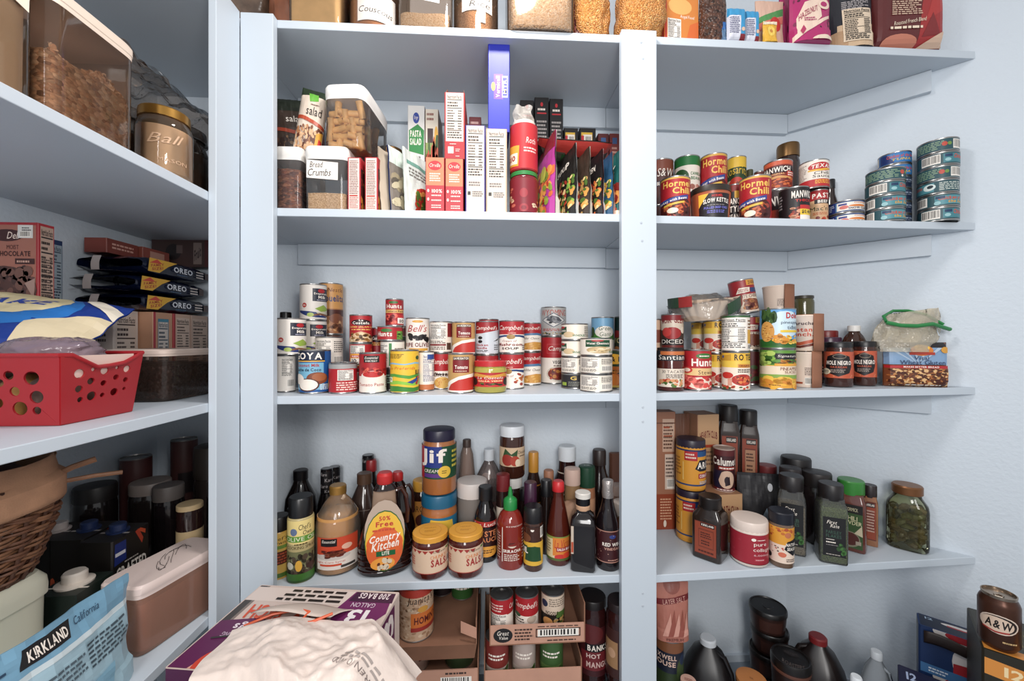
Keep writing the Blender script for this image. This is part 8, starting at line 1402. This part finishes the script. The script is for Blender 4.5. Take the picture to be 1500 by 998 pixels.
for (x0, x1, lb) in ((-.292, -.03, 'closed brown carton on the floor under the cardboard trays, nearer the side shelves'), (-.015, .26, 'closed brown carton on the floor under the cardboard trays, nearer the wide post')):
    B = raw((x0 + x1) / 2, 1.12, 0, w=x1 - x0 - .02, d=.28, h=zl - .0005); carton(B, lb, None, base='#8a6248', name='cardboard_box', group='closed cartons under the trays')
tray(-.292, -.03, 1.105, 1.415, zl, 'lower cardboard tray with printed front under the hominy can tray', .05, .075, KL, ops=[('l', -.9, -.35, .35, .8, 3, '#4a3a34'), ('c', .2, .85, .1, .6), ('l', .3, .8, .7, .9, 1, '#4a3a34')])
tray(-.015, .258, 1.1, 1.41, zl, 'lower cardboard tray with a plain pale front under the soup tray', .045, .07, KL)
tray(-.296, -.035, 1.108, 1.415, zu, 'flattened cardboard tray holding one big hominy can', 0, .07, tabs=True)
tray(0., .268, 1.103, 1.41, zu, 'printed cardboard tray holding soup cans below the lowest shelf', .055, .11, KL, ops=[('e', -.72, .5, .2, .36, '#241f20'), ('t', 'Great', -.84, -.6, .5, .72, W_, 0, .2), ('t', 'Value', -.8, -.62, .3, .46, W_, 0, .2), ('l', -.48, -.1, .2, .85, 4, '#4a332a'), ('r', -.04, .9, .34, .78, '#4a332a'), ('r', -.02, .88, .4, .72, '#b88a74'), ('c', .0, .86, .38, .74), ('l', .0, .85, .84, .93, 1, '#4a332a'), ('l', .2, .8, .12, .24, 1, '#4a332a')])
def under(x, y, r, h, lb, ops, base, z, g='tins stored below the lowest shelf', rot=0):
    p = raw(x, y, z, r=r, h=h); p.al = math.atan2(x, y); return can(p, lb, ops, base, g, rot=rot)
under(-.212, 1.17, .05, .15, 'big hominy can with an orange banner in the flattened tray', [('b', 0, 1, '#d0b094'), ('b', .84, 1, '#b8402e'), ('d', -1, 1, .02, .8, 60, ['#e0c8ac', '#c8a484', '#b08a6c'], .07), ('t', 'Juanita\'s', -.35, .7, .68, .86, '#2a2020', 0, .2), ('e', .25, .6, .2, .06, '#d8a03c'), ('r', -.2, 1, .24, .54, '#d87a2c'), ('t', 'HOMINY', -.08, .9, .32, .46, '#6a1f1c'), ('r', -.2, 1, .18, .26, '#a83228')], '#d0b094', zu + .0032)
under(-.09, 1.33, .036, .1, 'can with a green label and white lettering, rear of the hominy tray', [('b', 0, 1, '#3a6a34'), ('l', -.6, .6, .3, .7, 3, W_)], '#3a6a34', zu + .0032)
under(-.16, 1.35, .034, .1, 'dark can at the rear of the hominy tray', [('b', 0, 1, '#33282c'), ('l', -.6, .6, .3, .7, 3, '#a8a0a0')], '#33282c', zu + .0032)
for i, (x, lb, ops, b) in enumerate(((.035, 'red and white soup can turned to its nutrition panel in the printed tray', [('b', .6, 1, R_), ('n', -.9, .3, .1, .62), ('l', -.8, .2, .68, .9, 3, '#e8c8c0'), ('t', 'Campbell\'s', .45, 1.3, .7, .88, W_, 0, .35), ('r', -.5, .2, .02, .12, '#a83a34')], W_), (.109, 'cream of chicken soup can in the middle of the printed tray', [('b', .52, 1, R_), ('t', 'Campbell\'s', -.85, .7, .68, .88, W_, 0, .35), ('e', -.6, .52, .25, .06, '#2f5a3c'), ('l', -.8, -.1, .32, .46, 2, '#3a2a2a'), ('e', .3, .42, .3, .1, '#c8b8a8'), ('e', .3, .18, .45, .09, '#c88a5a'), ('e', .35, .18, .3, .05, '#e0b890')], W_), (.186, 'chicken noodle can with dark lower half in the printed tray', [('b', 0, .5, '#2c2622'), ('b', .5, 1, '#dcc8b4'), ('e', -.5, .78, .22, .1, '#33405a'), ('l', -.2, .8, .72, .95, 4, '#8a7a6a'), ('r', .2, 1, .42, .58, '#5a7a3c'), ('t', 'NOODLE', -.4, .3, .5, .6, '#4a3a30'), ('e', -.3, .3, .3, .12, '#d8a060'), ('d', .1, .7, .1, .4, 8, ['#a8a090', '#5a7a3c', '#c8a060'], .1), ('t', 'SOUP', -.2, .5, .03, .09, W_)], '#dcc8b4'))):
    under(x, 1.155 + .004 * i, .0345, .112, lb, ops, b, zu + .0032)
for i, (x, lb, c1) in enumerate(((.022, 'can with a red and white label low in the plain fronted tray', '#8a3a34'), (.1, 'grey labelled can low in the middle of the plain fronted tray', '#b8a8a0'), (.18, 'can with a green vegetable picture low in the plain fronted tray', '#4a6a3c'))):
    under(x, 1.15, .0345, .107, lb, [('b', 0, 1, c1), ('b', .0, .3, '#c8bcb0' if i < 2 else '#6a8a4c'), ('l', -.5, .5, .5, .7, 2, W_), ('d', -.7, .7, .02, .3, 6, ['#4a3a34', '#5a7a3c'], .13)], c1, zl + .0032)
under(-.222, 1.19, .043, .107, 'pale bean can low in the printed lower tray', [('b', 0, 1, '#b8988a'), ('r', .2, .9, .3, .6, '#6a2a2c'), ('l', -.8, .0, .2, .8, 6, '#8a6a5c')], '#b8988a', zl + .0032)
under(-.09, 1.2, .043, .107, 'green can low in the printed lower tray', [('b', 0, 1, '#4a5a3c')], '#4a5a3c', zl + .0032)
for i, (x, y, z0_, h, lb, c1) in enumerate(((-.352, 1.16, 0, .3, 'tall grey tin behind the trash bag carton, lower one', '#8a7c74'),)):
    under(x, y, .044, .17, lb, [('b', 0, 1, c1)], c1, 0); under(x, y, .044, .17, 'tall grey tin stacked second behind the trash bag carton', [('b', 0, 1, c1)], c1, .1705); under(x, y, .044, .13, 'grey tin with brown label block on top behind the trash bag carton', [('b', 0, 1, '#a89c94'), ('r', -.5, .4, .4, .75, '#6a5248'), ('l', -.4, .3, .15, .35, 2, '#5a4a44'), ('r', .5, 1, .2, .9, '#7a8a9a')], '#a89c94', .341)
def sauce(x, y, lb, lidc, z=0, h=.3, r=.05, ops=None):
    p = raw(x, y, z, r=r, h=h); p.al = math.atan2(x, y)
    return jar(p, lb, gloss('#3a1a1a', .1), mat(lidc, .4), ops, lab=(.1, .7), lidh=.1, neck=.85, lidr=.9, shoulder=.12, group='jars beside the trays')
q1 = sauce(.322, 1.2, 'dark jar with hot mango label beside the printed tray, lower', '#241c1c', 0, .17, .046)
q2 = sauce(.322, 1.2, 'hot mango sauce jar stacked beside the printed tray', '#241c1c', .171, .24, .046, [('b', 0, 1, '#4a1c20'), ('e', -.1, .86, .6, .2, '#6a2a2c'), ('r', -.3, .75, .5, .66, '#1c1a1e'), ('t', 'BANKS', -.2, .7, .52, .64, W_), ('r', -.5, .8, .12, .5, '#7a2a30'), ('t', 'HOT', -.25, .35, .37, .46, '#e0c8c0'), ('t', 'MANGO', -.25, .75, .18, .3, '#d8b8b0')])
q3 = sauce(.382, 1.15, 'lower dark jar at the wide post below the lowest shelf', '#33282a', 0, .2, .041, [('b', 0, 1, '#8a5a48')])
q4 = sauce(.382, 1.15, 'upper dark jar at the wide post with a tan label', '#33282a', .201, .23, .041, [('b', 0, 1, '#4a2a26'), ('r', -.9, -.1, .2, .75, '#a8825c'), ('r', .0, .6, .4, .6, '#b8a05a'), ('e', -.4, .5, .2, .1, '#c8a080')])
# ================================================================ floor of the angled bay
def fl_(uL, uR, vt, Y, r=None): return cyl(uL, uR, vt, zb=0, Y=Y, r=r)
p = fl_(958, 1002, 945, 1.2); p.h = H + (499 - 930) * 1.22 / F
MX = p
can(raw(p.x, p.y, 0, r=p.r, h=.14), 'blue coffee tin on the floor beside the wide post, lowest', [('b', 0, 1, '#2a3a34')], '#2a3040', 'coffee tins')
p.z = .1405; p.h = p.h - .1405
o = can(p, 'blue coffee tin with white lettering and tan lid below the salt bag', [('b', .78, 1, '#8a5a3c'), ('b', 0, .35, '#3a4a2c'), ('b', .35, .78, '#262b3c'), ('t', 'MAXWELL', -.95, .35, .63, .73, '#e0c0b0'), ('t', 'HOUSE', -.8, .3, .49, .6, '#e0c0b0'), ('e', .7, .4, .35, .3, '#4a5a34'), ('e', .7, .62, .2, .12, '#33405a')], '#262b3c', 'coffee tins')
P = raw(p.x + .002, p.y - .012, p.z + p.h + .001, w=.1, h=.165, rot=-.1); pouch(P, 'pinkish salt bag with a mountain drawing on the coffee tin', [('b', 0, 1, '#b87868'), ('e', .0, .95, .5, .16, '#9a5c50'), ('w', [(-1, .6, .7), (0, .64, .74), (1, .7, .8)], '#7a2226'), ('t', 'LAYER SALT', -.6, .75, .65, .73, '#d8a898', 0, 0, 0, .06), *[('p', [(-.7 + .3 * k, .1), (-.2 + .25 * k, .5 + .05 * (k % 2)), (-.15 + .25 * k, .12)], '#a05a4c' if k % 2 else '#d8a090') for k in range(5)], ('t', 'PREMIUM', -.5, .5, .03, .08, '#7a4038', 0)], base='#b87868', t=.06, seed=81, cat='bag', name='salt_bag', rough=.5)
JUG = [(.92, 0), (1, .03), (1, .5), (.92, .6), (.6, .8), (.3, .9), (.26, .93)]
def jug(p, lb, body, cap, pw=3.2, handle=True, hx=1, group='plastic jugs'):
    o = bottle(p, lb, JUG, body, cap, [(.3, .92), (.33, .925), (.33, .985), (.28, 1)], None, name='plastic_jug', cat='jug', pw=pw, group=group)
    r, h = p.r, p.h
    if handle: MB().tube([(hx * .3 * r, -.1 * r, .86 * h), (hx * .62 * r, -.25 * r, .84 * h), (hx * .86 * r, -.3 * r, .68 * h), (hx * .95 * r, -.3 * r, .5 * h)], .1 * r, body, 10).build('handle', o)
    return o
p = fl_(1000, 1076, 912, 1.235); jug(p, 'black plastic jug with a white cap under the angled shelves', mat('#231f20', .35), mat('#cfd2d6', .4))
p = fl_(1156, 1243, 912, 1.205); lim = WD - 1.42 * p.r - .01
while p.x + p.y > lim: p.x -= .003; p.y -= .003
jug(p, 'dark brown jug with a red cap and side handle', mat('#2a201e', .3), mat('#8a2a2c', .4), hx=-1)
# coffee tubs, stacked
p = fl_(1099, 1157, 874, 1.3); TT = p.h
CT = mat('#3a231d', .4); CL = mat('#1d1715', .35)
for i in range(4):
    hh = TT / 4
    q = raw(p.x + .003 * (-1) ** i, p.y, hh * i, r=p.r * (1.0 + .0 * i), h=hh - .0006); q.al = p.al
    o = MB().lathe([(0, 0), (q.r * .86, 0), (q.r * .88, .003), (q.r * .96, q.h * .72), (q.r * .96, q.h * .78), (0, q.h * .78)], CT).build('coffee_tub', None, (q.x, q.y, q.z + .0003), (0, 0, -q.al)); tag(o, ['lowest', 'second', 'third', 'topmost'][i] + ' dark brown coffee tub of the stack under the angled shelves', 'tub', 'dark coffee tubs'); reg(o, q.z, q.h, q.r)
    MB().lathe([(0, q.h * .78), (q.r * 1.0, q.h * .78), (q.r, q.h * .93), (q.r * .95, q.h * .99), (q.r * .9, q.h * .985), (q.r * .88, q.h * .95), (q.r * .3, q.h * .95), (q.r * .28, q.h * .97), (0, q.h * .97)], CL).build('lid', o)
    lb = MB(); Art(lb, cylmap(q.r * .885, q.h * .06, q.h * .7, q.r * .963), DU).run([('r', -.3, .55, .1, .9, '#4a2c24'), *([('p', [(.6, .2), (.6, .75), (.95, .5)], '#c89a5a'), ('e', .8, .45, .1, .2, '#8a2a24')] if i == 2 else [])]); lb.build('paper_label', o, smooth=0)
p = fl_(1128, 1190, 945, 1.15); MB_ = p
for i in range(2):
    hh = p.h / 2; q = raw(p.x, p.y, hh * i, r=p.r, h=hh - .0006); q.al = p.al
    o = MB().lathe([(0, 0), (q.r * .88, 0), (q.r * .9, .003), (q.r * .97, q.h * .82), (0, q.h * .82)], mat('#33211d', .4)).build('coffee_tub', None, (q.x, q.y, q.z + .0003), (0, 0, -q.al)); tag(o, ('front coffee tub on the floor before the stack', 'front coffee tub with lettered lid before the tall stack')[i], 'tub', 'dark coffee tubs'); reg(o, q.z, q.h, q.r)
    l = MB().lathe([(0, q.h * .82), (q.r, q.h * .82), (q.r, q.h * .94), (q.r * .95, q.h), (q.r * .88, q.h * .99), (q.r * .86, q.h * .96), (0, q.h * .96)], CL).build('lid', o)
    if i: mb = MB(); Art(mb, lambda u, v, off: ((u * q.r * .8, (v - .5) * q.r * 1.6, q.h * .96 + .0005 + off), (0, 0, 1)), 0).run([('t', 'ROASTERS', -.5, .8, .1, .3, '#6a5e5a', 0, 0, -.1), ('e', 0, .72, .5, .16, '#2a2220'), ('l', -.4, .4, .66, .78, 2, '#4a4240')]); mb.build('lid_lettering', l, smooth=0); l2 = MB().lathe([(q.r * .975, q.h * .7), (q.r * .985, q.h * .72), (q.r * .985, q.h * .76), (q.r * .975, q.h * .78)], mat('#6a4436', .4)).build('band', o)
p = fl_(1077, 1125, 978, 1.14); jar(p, 'round tin with an orange wooden looking lid on the floor', mat('#6a4a34', .5), mat('#b87a42', .5), None, lidh=.06, lidr=1., neck=.98, shoulder=.02, name='tin', cat='tin', lidops=[('t', 'TEA', -.15, .15, .4, .5, '#6a3a20', 0)])
p = fl_(996, 1021, 987, 1.13); jar(p, 'small tin with a pink lid in front of the black jug', mat('#8a5a4a', .5), mat('#c8a090', .45), None, lidh=.08, lidr=1., neck=.98, shoulder=.02, name='tin', cat='tin', lidops=[('l', -.6, .6, .35, .65, 3, '#8a4a40')])
MILK = clear('#d4d8dc', .55, .1, .9, body='#a8aeb4')
p = fl_(1262, 1322, 944, 1.1); 
while p.x + p.y > WD - 1.42 * p.r - .008: p.x -= .003; p.y -= .003
jug(p, 'cloudy clear plastic jug with a pale cap near the soda packs', MILK, mat('#c4c8cc', .4), hx=1)
p = fl_(1232, 1290, 977, 1.05); p.x -= .012; jug(p, 'cloudy clear plastic jug with a bright white cap, nearer the viewer', MILK, mat('#e2e5e8', .4), handle=False)
# soda cartons on the floor against the angled wall
def soda(x, y, z, lb, base, front, top, w=.26, d=.13, h=.125, rot=-.785, right=None, left=None, group='soda cartons'):
    return carton(raw(x, y, z, w=w, d=d, h=h, rot=rot), lb, front, right, top, left, base=base, name='soda_carton', cat='soda carton', group=group, rad=.004)
cr, sr = math.cos(-PI / 4), math.sin(-PI / 4)
def onwall(s, off): return (WD / 2 + s * cr - off * .7071, WD / 2 - s * .7071 - off * .7071)   # s along the wall towards the viewer, off = distance from it
PB_ = '#1f3a66'
pep = [('b', 0, 1, PB_), ('e', -.1, .98, .6, .16, '#dcd4d0'), ('e', .1, .96, .5, .1, '#b02a34'), ('e', .25, .45, .48, .42, '#dcd4d0'), ('w', [(-.2, .12, .4), (.1, .04, .42), (.45, .05, .38), (.68, .2, .44)], '#b02a34'), ('w', [(-.2, .4, .5), (.1, .44, .55), (.45, .4, .5), (.7, .46, .52)], '#dcd4d0'), ('r', -1, 1, .0, .2, '#4a7aa8'), ('l', -.8, -.3, .04, .16, 2, '#dfe6ee')]
ptop = [('b', 0, 1, '#18253e'), ('t', 'pepsi', .2, .8, .25, .45, '#a8bcd0', 0), ('e', .0, .72, .45, .14, '#dcd4d0'), ('w', [(-.3, .56, .68), (.1, .54, .64), (.4, .6, .7)], '#b02a34'), ('t', '12', -.85, -.65, .7, .9, '#a8bcd0')]
fx, fy, DG = 1.274, 1.0047, .128
for i in range(2): soda(fx, fy, .1285 * i, ['lowest', 'second'][i] + ' blue soda carton of the stack under the opened one', PB_, pep, ptop, w=.165, d=.065, h=DG)
o = soda(fx, fy, .257, 'blue soda carton with a dark torn handle opening on its front', PB_, pep, ptop, w=.165, d=.065, h=DG, right=[('b', 0, 1, '#24528a')], left=[('b', 0, 1, '#141d30')])
mb = MB(); mb.grid(lambda i, j: (-.072 + .15 * i, -.003 - .004 * math.sin(PI * j) - .003 * math.sin(5 * i), .083 + .034 * j * (1 - .25 * i) + .005 * math.sin(7 * i)), 14, 6, mat('#33241f', .5)); s_ = mb.build('torn_handle', o, solid=.001); s_['label'] = 'dark torn handle strip'
for i in range(2): soda(1.13, .96, .1285 * i, ['lower', 'upper'][i] + ' dark purple blue soda carton beside the blue stack', '#232145', [('b', 0, 1, '#232145'), ('w', [(-1, .3, .4), (0, .5, .6), (1, .6, .7)], '#8a9ac8'), ('l', .3, .9, .5, .8, 2, W_)], [('b', 0, 1, '#232145'), ('t', '12', -.8, -.45, .55, .85, '#b8c4e0'), ('w', [(-.6, .2, .24), (0, .35, .4), (.6, .3, .34)], '#6a7ab8')], w=.128, d=.12, h=DG)
ORG = '#2f2a1c'
for i in range(4): soda(1.191, .775, .1225 * i, ['lowest', 'second', 'third', 'topmost'][i] + ' brown soda carton with an orange stripe at the frame edge', ORG, [('b', 0, 1, ORG), ('w', [(-1, .55, .85), (0, .5, .8), (1, .45, .75)], '#d8923c'), ('t', '12', -.7, -.4, .6, .78, '#f0d8a8')], [('b', 0, 1, '#33301f'), ('e', 0, .5, .6, .3, '#4a4426'), ('w', [(-1, .0, .16), (1, .0, .16)], '#d8923c'), ('l', -.5, .5, .3, .7, 3, '#8a7a4a')], w=.2, d=.185, h=.122)
zt = .1225 * 4
ax_, ay_ = 1.166, .848
p = raw(ax_, ay_, zt + .0005, r=.033, h=.122); p.al = math.atan2(ax_, ay_)
BRN = mat('#5a3a2c', .3, .55)
o = MB().lathe([(0, .004), (.022, .003), (.025, 0), (.027, .003), (.033, .014), (.033, .1), (.031, .107), (.0275, .114), (.0272, .118), (.028, .122), (.0262, .1222), (.0255, .117), (.02, .1165), (0, .1165)], BRN).build('soda_can', None, (p.x, p.y, p.z), -p.al); tag(o, 'brown root beer can standing alone on the soda cartons', 'can')
MB().lathe([(.0274, .1155), (.0281, .1195), (.0281, .1222), (.0262, .1224), (.0255, .1172), (.02, .1168), (0, .1168)], mat('#a89888', .25, .9)).build('can_top', o)
MB().tube([(0, -.002, .1182), (.007, -.008, .1185), (.005, -.016, .1185), (-.005, -.016, .1185), (-.007, -.008, .1185)], .0016, mat('#b8a898', .25, .9), 6, True).build('pull_tab', o)
lb = MB(); Art(lb, cylmap(.0333, .016, .1), DU).run([('e', 0, .55, .62, .25, '#d8c4b4'), ('e', 0, .55, .56, .22, '#2a1c18'), ('e', -.06, .54, .52, .2, '#d8c0ac'), ('t', 'A&W', -.42, .42, .44, .66, '#1f1614', 1, .15), ('w', [(-.5, .36, .4), (-.1, .32, .36), (.3, .36, .4)], '#a8342c'), ('l', .1, .55, .08, .16, 1, '#c8a878')]); lb.build('printed_label', o, smooth=0)
# ---------------------------------------------------------------- nudge things apart so that nothing stands inside its neighbour
def settle(it=70):
    L = bpy.context.view_layer; N = len(REG); par = list(range(N))
    def find(i):
        while par[i] != i: i = par[i]
        return i
    for i in range(N):
        for j in range(i):
            a, b = REG[i], REG[j]
            if (abs(a[2] - b[3]) < .014 or abs(b[2] - a[3]) < .014) and math.hypot(a[0].location.x - b[0].location.x, a[0].location.y - b[0].location.y) < .034: par[find(i)] = find(j)
    cols = {}
    for i in range(N): cols.setdefault(find(i), []).append(i)
    off = {k: [0., 0.] for k in cols}; cs = list(cols)
    sh = []
    for o, (r, b), z0, z1, f in REG:
        x, y, t = o.location.x, o.location.y, o.rotation_euler.z
        if b: sh.append((x - math.sin(t) * b[2], y + math.cos(t) * b[2], None, b[0], b[1], math.cos(t), math.sin(t)))
        else: sh.append((x, y, r, 0, 0, 1, 0))
    def corners(s, dx, dy): return [(s[0] + dx + a * s[3] * s[5] - c * s[4] * s[6], s[1] + dy + a * s[3] * s[6] + c * s[4] * s[5]) for a, c in ((1, 1), (-1, 1), (-1, -1), (1, -1))]
    def pen(i, j, di, dj):      # depth and direction pushing j away from i
        a, b = sh[i], sh[j]; ax, ay, bx_, by_ = a[0] + di[0], a[1] + di[1], b[0] + dj[0], b[1] + dj[1]
        if a[2] and b[2]:
            d = math.hypot(bx_ - ax, by_ - ay); return a[2] + b[2] - d, ((bx_ - ax) / (d + 1e-9), (by_ - ay) / (d + 1e-9))
        if a[2] or b[2]:
            s, (cx, cy, r), sg = (b, (ax, ay, a[2]), -1) if a[2] else (a, (bx_, by_, b[2]), 1)
            ox, oy = (bx_, by_) if a[2] else (ax, ay)
            u = (cx - ox) * s[5] + (cy - oy) * s[6]; v = -(cx - ox) * s[6] + (cy - oy) * s[5]
            qu, qv = max(-s[3], min(s[3], u)), max(-s[4], min(s[4], v)); d = math.hypot(u - qu, v - qv)
            if d < 1e-6:
                eu, ev = s[3] - abs(u), s[4] - abs(v); n = (math.copysign(1, u), 0) if eu < ev else (0, math.copysign(1, v)); p = r + min(eu, ev)
            else: n = ((u - qu) / d, (v - qv) / d); p = r - d
            n = (n[0] * s[5] - n[1] * s[6], n[0] * s[6] + n[1] * s[5]); return p, (n[0] * sg, n[1] * sg)
        A, B = corners(a, *di), corners(b, *dj); best = None
        for c, q in ((a[5], a[6]), (-a[6], a[5]), (b[5], b[6]), (-b[6], b[5])):
            pa = [x * c + y * q for x, y in A]; pb = [x * c + y * q for x, y in B]; p1, p2 = max(pa) - min(pb), max(pb) - min(pa)
            p, n = (p1, (c, q)) if p1 < p2 else (p2, (-c, -q))
            if best is None or p < best[0]: best = (p, n)
        return best
    pairs = []
    for A in range(len(cs)):
        for B in range(A):
            for i in cols[cs[A]]:
                for j in cols[cs[B]]:
                    if min(REG[i][3], REG[j][3]) - max(REG[i][2], REG[j][2]) > .002 and math.hypot(sh[i][0] - sh[j][0], sh[i][1] - sh[j][1]) < .34: pairs.append((cs[A], cs[B], i, j))
    def ext(i): s = sh[i]; return (s[2], s[2] * 1.4143) if s[2] else (abs(s[3] * s[6]) + abs(s[4] * s[5]), max(x + y for x, y in corners(s, 0, 0)) - s[0] - s[1])
    for k in range(it):
        for ca, cb, i, j in pairs:
            p, n = pen(i, j, off[ca], off[cb]); p += .0008
            if p <= 0: continue
            di, dj = math.hypot(sh[i][0], sh[i][1]), math.hypot(sh[j][0], sh[j][1])
            wj = .9 if dj > di else .1                     # the farther one gives way
            p *= .6
            off[cb][0] += n[0] * p * wj; off[cb][1] += n[1] * p * wj; off[ca][0] -= n[0] * p * (1 - wj); off[ca][1] -= n[1] * p * (1 - wj)
        for c in cs:
            for i in cols[c]:
                ey, es = ext(i); o = off[c]; zc_ = REG[i][2]
                o[1] = min(o[1], max(0, YB - (.0225 if REG[i][3] > H + .2 and zc_ < H + .3 or H - .3 < REG[i][3] - .0 and REG[i][3] > H + .2 else .002) - ey - sh[i][1]) if sh[i][1] + ey < YB + .05 else o[1])
                e = sh[i][0] + sh[i][1] + o[0] + o[1] + es - (WD - .003)
                if e > 0: o[0] -= e / 2; o[1] -= e / 2
                m = sh[cols[c][0]]; R = math.hypot(m[0], m[1]); u, v = m[0] / R, m[1] / R     # mostly along the line of sight
                al, pe = o[0] * u + o[1] * v, -o[0] * v + o[1] * u; al = max(-.012, min(.07, al)); pe = max(-.011, min(.011, pe)); o[0], o[1] = al * u - pe * v, al * v + pe * u
                if sh[i][0] > -.66 and sh[i][0] < .4 and zc_ > .4 and sh[i][1] > 1.1: o[0] = max(o[0], -.665 - sh[i][0])
    for c in cs:
        b_ = min(cols[c], key=lambda i: REG[i][2]); x = sh[b_][0] + off[c][0]; dz = 0; e = ext(b_)[0]
        for lv in (ZA, ZB, ZC, ZD):                          # stand on the slightly sloping boards of the angled bay
            if x - e > .42 and abs(REG[b_][2] - lv) < .03: dz = max(shz(lv, x - e), shz(lv, x + e)) - REG[b_][2]
        for i in cols[c]:
            for o in [REG[i][0]] + REG[i][4]: o.location.z += dz
            for o in [REG[i][0]] + REG[i][4]: o.location.x += off[c][0]; o.location.y += off[c][1]
    return off
settle()
